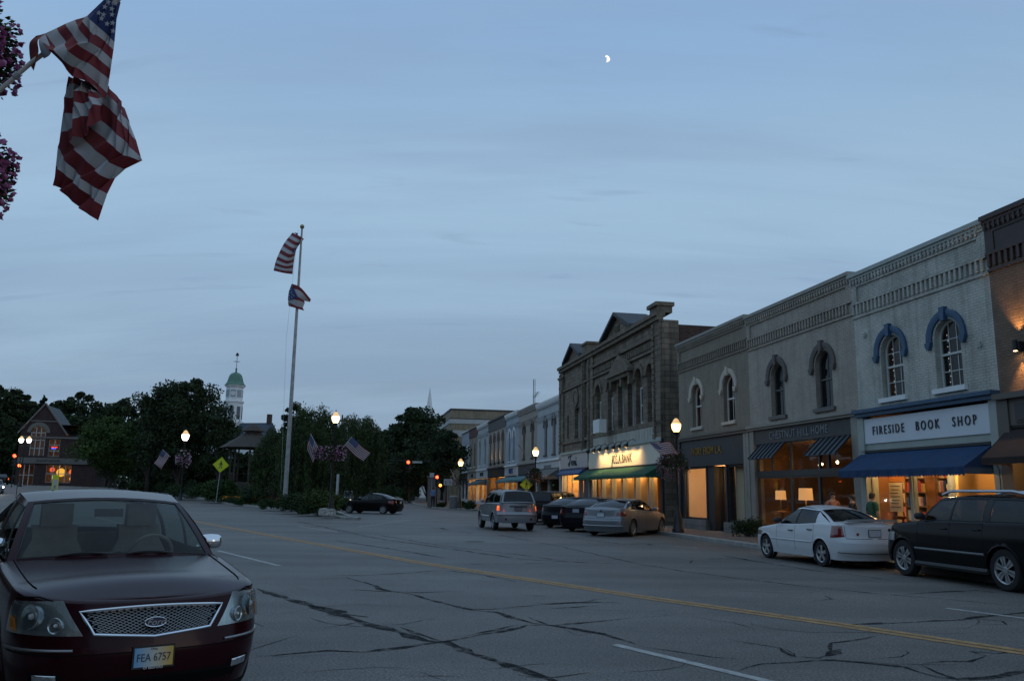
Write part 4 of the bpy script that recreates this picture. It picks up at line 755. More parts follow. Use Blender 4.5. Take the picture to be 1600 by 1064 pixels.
row(-64.7, -53.75, 9.5, BK_TAUPE, 'taupe brick building with dark cornice, four windows and glowing wall lamps', [-63.2, -60.6, -58.0, -55.4], 4.7, 7.0, 1.0, DKBR, mat('grey_brown_stone', (.105, .09, .083)), CHAR, top=DKBR, framem=DKBR, lit=22, lampwash=True, sign=('WALK IN', mat('gilt_lettering', (.5, .3, .07)), .5))
row(-73.2, -64.7, 9.6, BKW, 'white brick building with two pointed windows further down the row', [-71.0, -67.0], 4.7, 7.0, 1.0, WHITE, PALEP, mat('white_shop_sign', (.5, .51, .5)), sign=('EYE CARE', INK, .6), aw=(mat('slate_blue_canvas', (.05, .09, .12), .8), 3.0, 2.5, 1.3), lit=18)
row(-80.7, -73.2, 9.75, BKT, 'tan brick building with a maroon parapet', [-78.8, -75.4], 4.7, 7.0, 1.0, TAUPEP, TAUPEP, TAUPEP, top=mat('maroon_paint', (.09, .025, .028), .6), lit=22, sign=('books', INK, .7))
row(-88.6, -80.7, 9.75, BKB, 'pale blue-white end building of the shop row with tall blue windows', [-86.6, -83.0], 4.5, 6.6, 1.1, WHITE, WHITE, DKBR, framem=BLUE, lit=0, dent=False)
an = thing('roof_antenna', 'tall lattice television antenna on the roof of the row', 'antenna', FP(-45.0, -1.0, 8.65), FRZ); an.scale = (.7, .7, .62); b = MB()
for s in ((-.12, -.1), (.12, -.1), (0, .12)): b.tube([(s[0], s[1], 0), (s[0], s[1], 5.4)], .035, 5)
for k in range(16): b.tube([(-.12, -.1, k * .33), (.12, -.1, k * .33 + .17), (0, .12, k * .33 + .33)], .014, 4)
b.build('mast', STEEL, an); b = MB(); b.tube([(0, 0, 2.6), (2.4, 0, 3.2)], .045, 5); b.tube([(0, 0, 2.0), (1.2, 0, 2.9)], .015, 5)
for k in range(9): b.tube([(.4 + k * .24, -.35, 2.7 + k * .06), (.4 + k * .24, .35, 2.7 + k * .06)], .012, 4)
b.build('aerial', STEEL, an); b = MB()
for k in range(5): b.tube([(-.35, 0, 4.3 + k * .2), (.35, 0, 4.3 + k * .2)], .01, 4)
b.build('aerial', STEEL, an)
# beige corner block beyond the side street
BEI = brickmat('buff_brick', (.29, .245, .165), (.24, .21, .15), var=.08, bw=.4, bh=.2); PST = mat('pale_stone_band', (.42, .43, .42), .8, var=.1)
v0, v1 = -134, -103; w = v1 - v0; zt = 14.6
r9 = root_at('buff_block_building', 'large buff brick block with pale stone bands beyond the end of the row', v0)
wl = [(3 + k * 2.6) for k in range(11)]
b = MB(); b.holed([(0, .1), (w, .1), (w, zt), (0, zt)], [[(x - .7, 6.5), (x + .7, 6.5), (x + .7, 9.4), (x - .7, 9.4)] for x in wl], 0, .35); b.add([(w, 0, .1), (w, 24, .1), (w, 24, zt), (w, 0, zt)], [(0, 1, 2, 3)]); b.add([(0, 0, .1), (0, 24, .1), (0, 24, zt), (0, 0, zt)], [(0, 1, 2, 3)]); b.build('wall', BEI, r9)
for x in wl: rect_window(r9, x, 1.4, 6.5, 9.4, .2, DKBR)
for z0, z1, m_ in ((12.3, 13.0, PST), (10.2, 11.2, PST), (zt - .15, zt + .1, DKBR), (13.0, 13.15, DKBR)):
    b = MB(); b.box(-.1, w + .1, -.12, 24.1, z0, z1); b.build('stone_band', m_, r9)
b = MB(); b.box(.1, w - .1, .3, 24, 13.8, 14.0); b.build('roof', mat('tar_roof', (.03, .03, .032)), r9)
b = MB(); b.box(.1, w - .1, .8, .9, .5, 10); b.build('unlit_room_sheet', DARK, r9)  # black sheet in place of unlit rooms
# ------------------------------------------------------------------ buildings beyond the park
# town hall with clock tower
TW = thing('clock_tower_church', 'white clock tower with green copper dome rising behind the trees, slate roof beside', 'church', (-53.4, 160, 1.0), R(-14))
b = MB(); s8 = lambda r_, z: (r_, z)
b.lathe([(1.95, 8), (1.95, 12.6), (2.15, 12.7), (2.15, 13.0), (1.75, 13.1), (1.75, 16.6), (1.95, 16.7), (1.95, 17.0), (1.6, 17.1), (1.6, 19.6), (1.9, 19.75), (1.95, 20.0), (.1, 20.02)], 8); tb = b.build('tower_body', WHITE, TW)
b = MB(); b.lathe([(2.0, 20.03), (1.75, 20.3), (1.5, 20.8), (1.35, 21.4), (1.15, 22.0), (.75, 22.4), (.2, 22.6), (.14, 23.1), (.22, 23.3), (.02, 23.5)], 16); b.build('dome', mat('green_copper', (.1, .2, .15), .7, var=.25, vscale=1.5), TW, smooth_=True)
b = MB(); b.tube([(0, 0, 23.3), (0, 0, 26.2)], .05, 6); b.tube([(-.75, 0, 24.7), (.75, 0, 24.7)], .035, 5); b.tube([(0, -.75, 24.7), (0, .75, 24.7)], .035, 5); b.prism([(-.35, 25.8), (.3, 25.8), (.35, 26.1), (.0, 26.5), (-.3, 26.2)], -.03, .03); b.build('weathervane', BLACK, TW)
for k in range(8):
    a = PI / 8 + k * PI / 4; M_ = Matrix.Rotation(a, 4, 'Z')
    b = MB(); b.box(1.62, 1.68, -.36, .36, 13.5, 15.9); b.xf(M_).build('louvre', mat('grey_louvre', (.12, .13, .14), .7), TW)
    b = MB(); b.box(1.48, 1.53, -.45, .45, 17.7, 19.1); b.xf(M_); f_ = b.build('clock_panel', mat('pale_clock_panel', (.3, .35, .38), .6), TW)
    if k % 2 == 0:
        b = MB(); b.lathe([(.001, 1.56), (.4, 1.56), (.42, 1.53)], 20, axis='x'); b.off(0, 0, 18.4).xf(M_).build('clock_face', WHITE, f_)
        b = MB(); b.box(1.57, 1.58, -.02, .02, 18.4, 18.72); b.box(1.57, 1.58, 0, .2, 18.38, 18.42); b.xf(M_).build('clock_hands', BLACK, f_)
b = MB(); b.box(1, 9.5, -4, 4, 0, 8.8); b.box(-3, 1, -3, 3, 0, 9); b.build('wall', WHITE, TW); b = MB(); b.prism([(-.0, 0), (.0, 0)], 0, 0) if False else None
b = MB(); b.add([(1.5, -4.5, 8.8), (8.6, -4.5, 8.8), (8.6, 0, 12.8), (1.5, 0, 12.8), (1.5, 4.5, 8.8), (8.6, 4.5, 8.8)], [(0, 1, 2, 3), (3, 2, 5, 4), (0, 3, 4), (1, 5, 2)]); b.build('roof', mat('blue_slate', (.045, .06, .08), .7, var=.2, vscale=3), TW)
b = MB(); b.box(7.5, 8.2, -.4, .4, 10.5, 14.4); b.build('chimney', BK_RED, TW)
b = MB(); b.prism([(-.5, 7.6), (7, 5.2), (7.3, 5.4), (-.5, 8.0)], -9, -4.6); b.build('porch_roof', mat('pale_green_roof', (.22, .28, .28), .6), TW); b = MB(); b.box(0, 6.8, -8.8, -4.7, 0, 5.2); b.build('porch_wall', WHITE, TW)
# white steeple far right
ST = thing('church_steeple', 'thin white church steeple behind the dark trees by the buff block', 'steeple', (-20.6, 210, 0), 0); b = MB(); b.box(-1.6, 1.6, -1.6, 1.6, 0, 15.4); b.build('tower_body', WHITE, ST)
b = MB(); b.lathe([(1.7, 15.4), (1.8, 16.6), (1.5, 17.0), (.04, 27.4)], 8); b.build('spire', WHITE, ST)
# brick gabled corner shop, far left
BG = thing('gabled_brick_shop', 'dark red brick corner shop with a tall arched window under a pointed gable', 'building', (-69.9, 125, 1.35), R(16)); w2 = 2.9
BKD = brickmat('dark_red_brick', (.06, .028, .024), (.05, .038, .034), var=.2); TRM = mat('grey_stone_trim', (.15, .135, .12), .8, var=.1)
arch = arch_poly(-.55, 2.0, 4.5, 7.9); b = MB()
b.holed([(-w2, 0), (7.6, 0), (7.6, 7.1), (3.2, 7.1), (3.2, 7.9), (0, 12.1), (-w2, 8.0)], [arch, [(-2.6, .1), (-.6, .1), (-.6, 3.2), (-2.6, 3.2)], [(1.0, .6), (4.4, .6), (4.4, 3.2), (1.0, 3.2)], [(1.9, 4.4), (3.9, 4.4), (3.9, 7.6), (1.9, 7.6)] if False else [(1.0, 4.4), (2.5, 4.4), (2.5, 7.0), (1.0, 7.0)]], 0, .3); b.build('front_wall', BKD, BG)
b = MB(); ring = lambda rr: [(-.55 + rr * math.cos(PI - PI * k / 14), 7.9 + rr * math.sin(PI * k / 14)) for k in range(15)]
A, B = ring(1.02), ring(1.55); b.grid([[(x, 0, z) for x, z in A], [(x, -.12, z) for x, z in A], [(x, -.12, z) for x, z in B], [(x, 0, z) for x, z in B]]); b.build('window_arch', TRM, BG)
b = MB(); b.box(-w2, 7.6, -.25, 0, 3.35, 4.2); b.box(-w2, 7.6, -.12, 0, 7.1, 7.35); b.box(-1.9, 1.9, -.12, 0, 9.55, 9.72); b.build('stone_band', TRM, BG)
text('FLORIST SHOPPE', 'lettering', mat('dark_lettering', (.02, .022, .028)), BG, (1.2, -.28, 3.75), FACE, .42, .01)
b = MB()
for s in (-1, 1): b.bar((s * 3.3, -.1, 7.75), (0, -.1, 12.3), .28, .2)
b.build('gable_coping', TRM, BG)
b = MB()
for s in (-1, 1): b.add([(s * 3.3, .05, 7.8), (0, .05, 12.15), (0, 9, 12.15), (s * 3.3, 9, 7.8)], [(0, 1, 2, 3)])
b.add([(3.2, .2, 7.3), (7.6, .2, 7.3), (7.6, 8, 9.5), (3.2, 8, 9.5)], [(0, 1, 2, 3)]); b.build('roof', SLATE, BG)
b = MB(); b.box(7.61, 7.7, 0, 9, 0, 7.2); b.box(-w2 - .1, -w2 - .01, 0, 9, 0, 7.2); b.build('side_wall', BKD, BG)
FRW = mat('pale_window_frame', (.45, .45, .44), .5); b = MB()
for x in (-1.5, -.88, -.22, .4): b.box(x - .05, x + .05, .1, .2, 4.5, 8.8 if abs(x + .55) < .5 else 8.0)
for z in (5.6, 6.8, 7.9): b.box(-1.55, .45, .1, .2, z - .05, z + .05)
b.build('arched_window_frame', FRW, BG); b = MB(); b.add([(x, .22, z) for x, z in arch], [tuple(range(len(arch)))]); b.build('pane', GLASS, BG)
b = MB()
for x0_, x1_, z0_, z1_, nx, nz_ in ((1.0, 2.5, 4.4, 7.0, 2, 3), (1.0, 4.4, .6, 3.2, 4, 2), (-2.6, -.6, .1, 3.2, 3, 2)):
    for k in range(nx + 1): x = lerp(x0_, x1_, k / nx); b.box(x - .05, x + .05, .1, .2, z0_, z1_)
    for k in range(nz_ + 1): z = lerp(z0_, z1_, k / nz_); b.box(x0_, x1_, .1, .2, z - .05, z + .05)
b.build('window_frame', FRW, BG); room(BG, -w2 + .1, 7.5, .35, 4, .1, 3.3, mat('dim_plaster', (.3, .22, .15), .8)); room(BG, -w2 + .1, 7.5, .35, 5, 4.3, 9.2, mat('dim_plaster', (.3, .22, .15)))
for (x, z, r_, c) in ((2.9, 2.1, .62, (1, .5, .06)), (4.4, 2.2, .42, (1, .16, .04)), (1.7, 2.5, .35, (.9, .12, .05)), (2.0, 1.4, .3, (.8, .7, .5)), (4.5, 1.2, .35, (1, .5, .15))):
    b = MB(); b.lathe([(.001, -.05), (r_, -.05), (r_, .05), (.001, .05)], 20, axis='y', c=(x, .6, z)); b.build('glowing_window_sign', mat('glow_%d%d' % (int(x * 10), int(z * 10)), c, .6, emit=c, estr=.55), BG)
b = MB(); b.box(1.3, 2.1, .4, .45, 5.75, 5.9); b.build('neon_sign', emis('neon_red', (1, .05, .02), 1.2), BG); b = MB(); b.box(1.3, 1.9, .4, .45, 5.55, 5.7); b.build('neon_sign', emis('neon_blue', (.05, .1, 1), 1.4), BG)
light('shop_light', BG, (3, 1.5, 2.9), 6, WARM, .1); light('shop_light', BG, (-1.0, .8, 8.8), 4, WARM2, .1); light('shop_light', BG, (2.8, .9, 6.8), 5, WARM, .1)
bulbs(BG, [(-1.0, .6, 7.3)], .12, 14, en=0)
# gazebo
GZ = thing('gazebo', 'dark shingled octagonal gazebo standing in the park', 'gazebo', (-28.3, 92, 1.75), .2); GW = mat('dark_stained_wood', (.06, .045, .035), .8, var=.2); b = MB()
b.lathe([(3.5, 4.15), (3.45, 4.2), (2.1, 5.05), (.9, 5.75)], 8); b.lathe([(3.4, 4.1), (.9, 5.65)], 8); b.lathe([(1.35, 6.0), (1.3, 6.05), (.7, 6.5), (.02, 6.9)], 8); b.build('roof', mat('cedar_shingles', (.05, .04, .032), .85, var=.35, vscale=6, bump=.6, bscale=14), GZ)
b = MB(); b.lathe([(.85, 5.6), (.85, 6.05)], 8); b.build('cupola', GW, GZ); b = MB(); b.lathe([(2.6, -1.7), (2.6, .5), (.01, .5)], 8); b.build('deck', GW, GZ)
for k in range(8):
    a = k * PI / 4; b = MB(); b.box(-.08, .08, -.08, .08, .5, 4.25); b.off(2.2 * math.cos(a), 2.2 * math.sin(a)); b.build('post', GW, GZ)
    a2 = a + PI / 4; b = MB(); p = Vector((2.2 * math.cos(a), 2.2 * math.sin(a), 0)); q = Vector((2.2 * math.cos(a2), 2.2 * math.sin(a2), 0))
    if k != 5:
        b.bar(p + Vector((0, 0, 1.4)), q + Vector((0, 0, 1.4)), .07); b.bar(p + Vector((0, 0, .7)), q + Vector((0, 0, .7)), .05)
        for j in range(1, 9): c = p.lerp(q, j / 9); b.bar(c + Vector((0, 0, .7)), c + Vector((0, 0, 1.4)), .03)
        b.build('railing', GW, GZ)
# ------------------------------------------------------------------ trees, shrubs, flowers
def leafmat(name, c, v=.45, sc=.7):
    m = mat(name, c, .75, var=v, vscale=sc, detail=3, spec=.25); return m
LEAF_D = leafmat('dark_leaves', (.026, .042, .016)); LEAF_M = leafmat('mid_green_leaves', (.05, .085, .02)); LEAF_W = leafmat('willow_leaves', (.042, .062, .02)); LEAF_S = leafmat('shrub_leaves', (.03, .055, .018)); BARK = mat('bark', (.05, .04, .032), .9, var=.3, bump=.6, bscale=15)
def leaves_mesh(name, P, size, m, droop=0.0, asp=.55, seed=0, jit=.4):
    g = np.random.default_rng(seed); n = len(P); d = g.normal(size=(n, 3)); d[:, 2] -= droop; d /= np.linalg.norm(d, axis=1)[:, None]
    r_ = g.normal(size=(n, 3)); s = np.cross(d, r_); s /= np.linalg.norm(s, axis=1)[:, None] + 1e-9
    L = (size * (1 + jit * (g.random(n) - .5) * 2))[:, None]; a = d * L; c = s * L * asp
    V = np.stack([P - a * .5, P + c * .5, P + a * .5, P - c * .5], 1).reshape(-1, 3)
    me = bpy.data.meshes.new(name); me.vertices.add(4 * n); me.vertices.foreach_set('co', V.ravel()); me.loops.add(4 * n); me.loops.foreach_set('vertex_index', np.arange(4 * n)); me.polygons.add(n); me.polygons.foreach_set('loop_start', np.arange(0, 4 * n, 4)); me.polygons.foreach_set('loop_total', np.full(n, 4)); me.materials.append(m); me.update(calc_edges=True); return me
def clump_points(centres, rad, n, g, flat=.75):
    k = len(centres); per = n // k; out = []
    for c, r_ in zip(centres, rad):
        q = g.normal(size=(per, 3)); q /= np.linalg.norm(q, axis=1)[:, None]; q *= (g.random(per) ** .45)[:, None] * r_; q[:, 2] *= flat; out.append(q + c)
    return np.concatenate(out)
def tree(name, label, loc, h, cr, m=None, n=9000, leaf=.3, trunk_h=.25, seed=1, shape='round', clumps=34, group='trees', tr=.25, irreg=.25):
    g = np.random.default_rng(seed); t = thing(name, label, 'tree', loc, g.random() * 6, group); z0 = h * trunk_h; ch = h - z0
    cs = []; rs = []
    while len(cs) < clumps:
        q = g.uniform(-1, 1, 3)
        if q @ q > 1 or q @ q < .12: continue
        zf = (q[2] + 1) / 2
        if shape == 'cone': w = (1 - zf) ** .8 * 1.0 + .06; xy = q[:2] / (np.linalg.norm(q[:2]) + .2) * w * cr * g.random() ** .5
        elif shape == 'vase': xy = q[:2] * cr * (.55 + .5 * zf)
        else: xy = q[:2] * cr
        rr = (.26 + irreg * g.random()) * min(cr, ch) * (.8 if shape != 'cone' else .45)
        cs.append(np.array([xy[0], xy[1], z0 + rr * .5 + (ch - rr) * zf])); rs.append(rr)
    for _ in range(16):
        a, e_ = g.random() * 6.28, g.uniform(-.2, 1); q = np.array([math.cos(a) * math.cos(e_ * 1.5), math.sin(a) * math.cos(e_ * 1.5), math.sin(e_ * 1.5)])
        if shape != 'cone': cs.append(np.array([q[0] * cr * .86, q[1] * cr * .86, z0 + ch * (.5 + .41 * q[2])])); rs.append(cr * g.uniform(.13, .22))
    P = clump_points(cs, rs, int(n * .72), g); g3 = g.normal(size=(int(n * .28), 3)); g3 /= np.linalg.norm(g3, axis=1)[:, None]; g3 *= (g.random(len(g3)) ** .5)[:, None] * .8
    if shape == 'cone': g3[:, :2] *= (1 - (g3[:, 2:3] + .8) / 1.6) * .9
    P = np.concatenate([P, np.stack([g3[:, 0] * cr, g3[:, 1] * cr, z0 + ch * (.5 + g3[:, 2] * .5)], 1)]); me = leaves_mesh('crown', P, leaf, m or LEAF_D, .3, .6, seed); inst(me, 'crown', t)
    b = MB(); top = z0 + ch * .6; b.tube([(0, 0, -.4), (.04, 0, z0 * .5), (0, .06, z0), (.1, 0, z0 + ch * .3), (0, 0, top)], [tr * 1.3, tr, tr * .85, tr * .5, tr * .12], 8)
    for c in cs[:18]:
        s = Vector((0, 0, z0 * (.75 + .5 * g.random()))); c = Vector(c); b.tube([s, s.lerp(c, .5) + Vector((0, 0, .08 * h * .3)), c], [tr * .45, tr * .25, .03], 5)
    b.build('trunk', BARK, t, smooth_=True); return t
def G(x, y, z=None): return Vector((x, y, (hz_(x, y) if z is None else z)))
def px_tree(px, Y, top, halfw, name, label, **k):
    p = at(px, 766, Y); g = hz_(p.x, Y) + k.pop('dz', 0); H = at(px, top, Y).z - g; cr = halfw * Y / FPX; return tree(name, label, (p.x, Y, g), H, cr, **k)
px_tree(276, 108, 580, 70, 'broadleaf_tree', 'largest dark broad tree left of the clock tower', n=34000, leaf=.36, seed=3, clumps=64, trunk_h=.12, irreg=.18)
px_tree(228, 112, 628, 30, 'broadleaf_tree', 'dark tree at the left shoulder of the largest park tree', n=6000, leaf=.34, seed=31, clumps=24, trunk_h=.15)
px_tree(170, 116, 648, 60, 'broadleaf_tree', 'lighter green rounded tree beside the gabled brick shop', m=LEAF_M, n=20000, leaf=.32, seed=5, clumps=44, trunk_h=.12)
px_tree(340, 104, 645, 28, 'broadleaf_tree', 'dark lower tree between the lamp and the gazebo', n=7000, leaf=.3, seed=33, clumps=26, trunk_h=.2)
far = [(8, 170, 600, 38, 'leftmost wooded tree on the far hill', 'round'), (52, 165, 604, 15, 'slim pointed conifer above the gabled shop', 'cone'), (108, 172, 603, 36, 'tall rounded tree right of the gable on the hill', 'round'), (78, 178, 622, 32, 'middle hill tree behind the gable roof', 'round'), (30, 175, 615, 34, 'hill tree behind the twin lamps', 'round'), (178, 170, 621, 40, 'broad far tree above the light green tree', 'round'), (145, 176, 628, 26, 'small hill tree left of the broad far tree', 'round'), (214, 168, 622, 26, 'far tree just left of the largest park tree', 'cone'), (125, 168, 640, 50, 'low hill tree filling behind the brick roof', 'round'), (-30, 165, 590, 40, 'hill tree cut by the left picture edge', 'round'), (60, 150, 650, 40, 'shaded tree directly behind the brick gable', 'round'), (10, 150, 648, 40, 'shaded tree left of the brick gable', 'round')]
for i, (px, Y, top, hw, lab, sh) in enumerate(far): px_tree(px, Y, top, hw, 'conifer_tree' if sh == 'cone' else 'broadleaf_tree', lab, n=12000, leaf=.62, seed=40 + i, clumps=30, trunk_h=.1, shape=sh, group='trees on the far hill')
px_tree(452, 96, 626, 26, 'broadleaf_tree', 'dark tree behind the flagpole', n=7000, leaf=.28, seed=60, clumps=28, trunk_h=.25)
px_tree(646, 128, 628, 46, 'broadleaf_tree', 'tall dark tree at the end of the right-hand street', n=20000, leaf=.46, seed=61, clumps=44, trunk_h=.12)
px_tree(600, 150, 668, 40, 'broadleaf_tree', 'dark tree behind the black sedan at the street end', n=12000, leaf=.55, seed=62, clumps=30, trunk_h=.08); px_tree(560, 160, 690, 44, 'broadleaf_tree', 'dark tree behind the willow on the right', n=12000, leaf=.6, seed=63, clumps=30, trunk_h=.05); px_tree(690, 140, 664, 34, 'broadleaf_tree', 'dark tree in front of the white steeple', n=7000, leaf=.42, seed=64, clumps=28, trunk_h=.1); px_tree(500, 150, 690, 60, 'broadleaf_tree', 'dark tree behind the left willow', n=12000, leaf=.6, seed=66, clumps=30, trunk_h=.05)
px_tree(697, 92, 668, 33, 'street_tree', 'young leafy street tree in front of the buff block', n=8000, leaf=.26, seed=65, clumps=34, trunk_h=.3, tr=.12)
px_tree(640, 112, 700, 40, 'street_tree', 'low dark street tree behind the hanging red traffic light', n=8000, leaf=.3, seed=67, clumps=34, trunk_h=.22, tr=.14)
px_tree(668, 116, 672, 24, 'street_tree', 'slim dark tree below the white steeple', n=8000, leaf=.32, seed=75, clumps=26, trunk_h=.06, tr=.14); px_tree(425, 140, 680, 40, 'broadleaf_tree', 'dark tree behind the gazebo roof', n=10000, leaf=.55, seed=68, clumps=24, trunk_h=.05); px_tree(250, 135, 690, 50, 'broadleaf_tree', 'dark tree behind the park lamp', n=10000, leaf=.55, seed=69, clumps=28, trunk_h=.05); px_tree(130, 132, 690, 40, 'broadleaf_tree', 'shadowy tree beside the brick shop side wall', n=10000, leaf=.55, seed=70, clumps=24, trunk_h=.05)
px_tree(372, 128, 706, 30, 'broadleaf_tree', 'low dark tree between the crossing sign and the church', n=9000, leaf=.4, seed=71, clumps=26, trunk_h=.03); px_tree(415, 124, 706, 30, 'broadleaf_tree', 'low dark tree below the church roof', n=9000, leaf=.4, seed=72, clumps=26, trunk_h=.03); px_tree(318, 122, 706, 34, 'broadleaf_tree', 'low dark tree behind the leaning crossing sign', n=9000, leaf=.4, seed=73, clumps=26, trunk_h=.03)
def willow(name, label, loc, h, cr, seed, n=150):
    g = np.random.default_rng(seed); t = thing(name, label, 'tree', loc, 0, 'weeping trees in the park'); P = []; b = MB(); b.tube([(0, 0, -.3), (.05, .1, h * .3), (0, 0, h * .75)], [.24, .18, .08], 8)
    for i in range(n):
        a = g.random() * 2 * PI; rr = cr * (.25 + .75 * g.random() ** .6); top = h * (.93 + .09 * g.random()) * (1 - .40 * (rr / cr) ** 2.3); low = h * (.06 + .3 * g.random())
        c, s = math.cos(a), math.sin(a); arc = [Vector((c * rr * k, s * rr * k, lerp(h * .6, top, math.sin(k * PI / 2)) + (0 if k < .7 else -.3 * (k - .7) * h * .3))) for k in (0, .3, .6, .85, 1)]
        if i < 40: b.tube(arc, [.05, .035, .025, .018, .012], 4)
        e = arc[-1]; L_ = e.z - low; m_ = int(L_ / .05); tt = np.sort(g.random(m_)); q = np.zeros((m_, 3)); q[:, 0] = e.x + tt * .25 * g.normal() + g.normal(size=m_) * .09; q[:, 1] = e.y + tt * .25 * g.normal() + g.normal(size=m_) * .09; q[:, 2] = e.z - tt * L_; P.append(q)
        mm = 22; k = g.random(mm); q = np.array([arc[min(3, int(x * 4))].lerp(arc[min(3, int(x * 4)) + 1], (x * 4) % 1) for x in k]) + g.normal(size=(mm, 3)) * .15; P.append(q)
    inst(leaves_mesh('crown', np.concatenate(P), .23, LEAF_W, 1.6, .32, seed), 'crown', t); b.build('trunk', BARK, t); return t
p = at(486, 766, 70); willow('weeping_tree', 'weeping tree with drooping strands just right of the flagpole', (p.x, 70, .15), at(486, 632, 70).z, 2.9, 11, 260); p = at(556, 766, 84); willow('weeping_tree', 'wider weeping tree behind the street lamp with flags', (p.x, 84, .15), at(556, 644, 84).z, 3.1, 12, 280); p = at(428, 766, 76); willow('weeping_tree', 'lower weeping tree hiding the foot of the flagpole', (p.x, 76, .15), at(428, 668, 76).z, 2.2, 13, 170)
def bush(name, label, loc, rx, ry, h, n, leaf, m, seed, cat='shrub', group=None, lumpy=14):
    g = np.random.default_rng(seed); t = thing(name, label, cat, loc, 0, group); cs = []; rs = []
    for k in range(lumpy):
        a = g.random() * 6.28; r_ = g.random() ** .5; cs.append(np.array([math.cos(a) * r_ * rx * .8, math.sin(a) * r_ * ry * .8, h * (.25 + .5 * g.random() * (1.1 - r_ * .6))])); rs.append(h * (.3 + .15 * g.random()))
    P = clump_points(cs, rs, n, g, .9); P[:, 2] = np.abs(P[:, 2]); inst(leaves_mesh('foliage', P, leaf, m, .1, .6, seed), 'foliage', t)
    b = MB()
    for k in range(6): c = cs[k]; b.tube([(c[0] * .2, c[1] * .2, 0), (c[0] * .7, c[1] * .7, c[2] * .6), tuple(c)], .02, 5)
    b.build('stems', BARK, t); return t
def px_bush(px, Y, top, halfw, lab, m=LEAF_S, n=4000, leaf=.12, seed=0, ry=None, name='shrub', group='shrubs in the park', lumpy=14):
    p = at(px, 766, Y); g = hz_(p.x, Y) + .14; h = at(px, top, Y).z - g; rx = halfw * Y / FPX; return bush(name, lab, (p.x, Y, g), rx, ry or rx * .8, max(h, .3), n, leaf, m, seed, group=group, lumpy=lumpy)
px_bush(505, 52.5, 758, 30, 'bright-leaved shrub beside the street lamp at the tip of the park', leafmat('yellow_green_leaves', (.06, .085, .02)), 6000, .13, 1); px_bush(462, 56, 766, 26, 'dark shrub at the flagpole side of the park tip', n=5000, seed=2); px_bush(430, 62, 776, 30, 'low dark clipped shrub along the park kerb', n=5000, seed=3); px_bush(480, 52, 778, 24, 'low dark shrub in front of the park tip planting', n=4000, seed=13)
px_bush(345, 88, 742, 25, 'rounded fountain-like grass mound beside the crossing sign', leafmat('grass_mound', (.035, .07, .018)), 7000, .2, 4, name='ornamental_grass'); px_bush(408, 80, 752, 36, 'dark hedge in front of the gazebo', n=6000, seed=5, name='hedge'); px_bush(375, 78, 772, 22, 'low leafy bed left of the orange flowers', n=3000, seed=6); px_bush(300, 95, 748, 40, 'dark undergrowth below the park lamp', n=5000, leaf=.18, seed=7); px_bush(240, 112, 748, 45, 'dark undergrowth across the lawn at left', n=5000, leaf=.2, seed=8); px_bush(530, 60, 770, 14, 'small shrub behind the stone block', n=2500, seed=9); px_bush(620, 118, 756, 40, 'dark hedge behind the black sedan', n=5000, leaf=.2, seed=10, group=None)
# the wooded rise behind everything: nobody could count these
g = np.random.default_rng(99); P = []
for k in range(150):
    a = g.uniform(-52, 24); Yd = g.uniform(195, 260); x = Yd * math.tan(R(a)); hh = (9 if a < -20 else 7) * g.uniform(.7, 1.25); q = g.normal(size=(420, 3)); q /= np.linalg.norm(q, axis=1)[:, None]; q *= (g.random(420) ** .5)[:, None]; P.append(q * np.array([6.5, 5, hh * .62]) + np.array([x, Yd, hz_(x, Yd) + hh * .42]))
wd = inst(leaves_mesh('far_wood', np.concatenate(P), 1.3, LEAF_D, .2, .7, 5), 'far_wood', kind='stuff'); wd['label'] = 'dark wooded rise closing the view behind the town'; wd['category'] = 'wood'
FLO = mat('orange_petals', (.5, .19, .01), .7, var=.3, vscale=6); PINK = mat('pink_petals', (.36, .1, .22), .7, var=.3, vscale=9); PALEPK = mat('pale_lilac_petals', (.5, .38, .46), .7, var=.2, vscale=9); MAG = mat('magenta_petals', (.22, .035, .13), .7, var=.4, vscale=12)
def petals(P, size, m, seed, name='blossoms'):
    b = MB(); g = random.Random(seed)
    for p in P:
        s = size * g.uniform(.7, 1.25); M_ = Matrix.Translation(p) @ Matrix.Rotation(g.uniform(-1.1, 1.1), 4, 'X') @ Matrix.Rotation(g.uniform(0, 6.28), 4, 'Z') @ Matrix.Rotation(g.uniform(.2, 1.4), 4, 'Y'); vs = [M_ @ Vector((0, 0, -.25 * s))]
        for k in range(10): rr = s * (.5 if k % 2 else .36); vs.append(M_ @ Vector((rr * math.cos(k * PI / 5), rr * math.sin(k * PI / 5), .06 * s * (1 if k % 2 else 0))))
        b.add(vs, [(0, 1 + k, 1 + (k + 1) % 10) for k in range(10)])
    return b.mesh(name, m)
for i, (px, Y, hw) in enumerate([(392, 83, 21), (428, 80, 16), (362, 86, 12)]):
    t = px_bush(px, Y, 776 - i, hw, ['wide bed of orange marigolds in front of the gazebo hedge', 'small patch of orange flowers by the flagpole foot', 'sparse orange flowers left of the wide bed'][i], leafmat('bed_leaves', (.04, .06, .015)), 2500, .12, 20 + i, ry=.8, name='flower_bed', group='orange flower beds'); g = np.random.default_rng(i)
    rx = hw * Y / FPX; P = np.stack([g.uniform(-rx, rx, 260), g.uniform(-.9, .7, 260), .38 + .25 * g.random(260)], 1)
    P = P[: 260 if i < 2 else 60]; inst(petals(P, .16, FLO, i), 'blossoms', t)
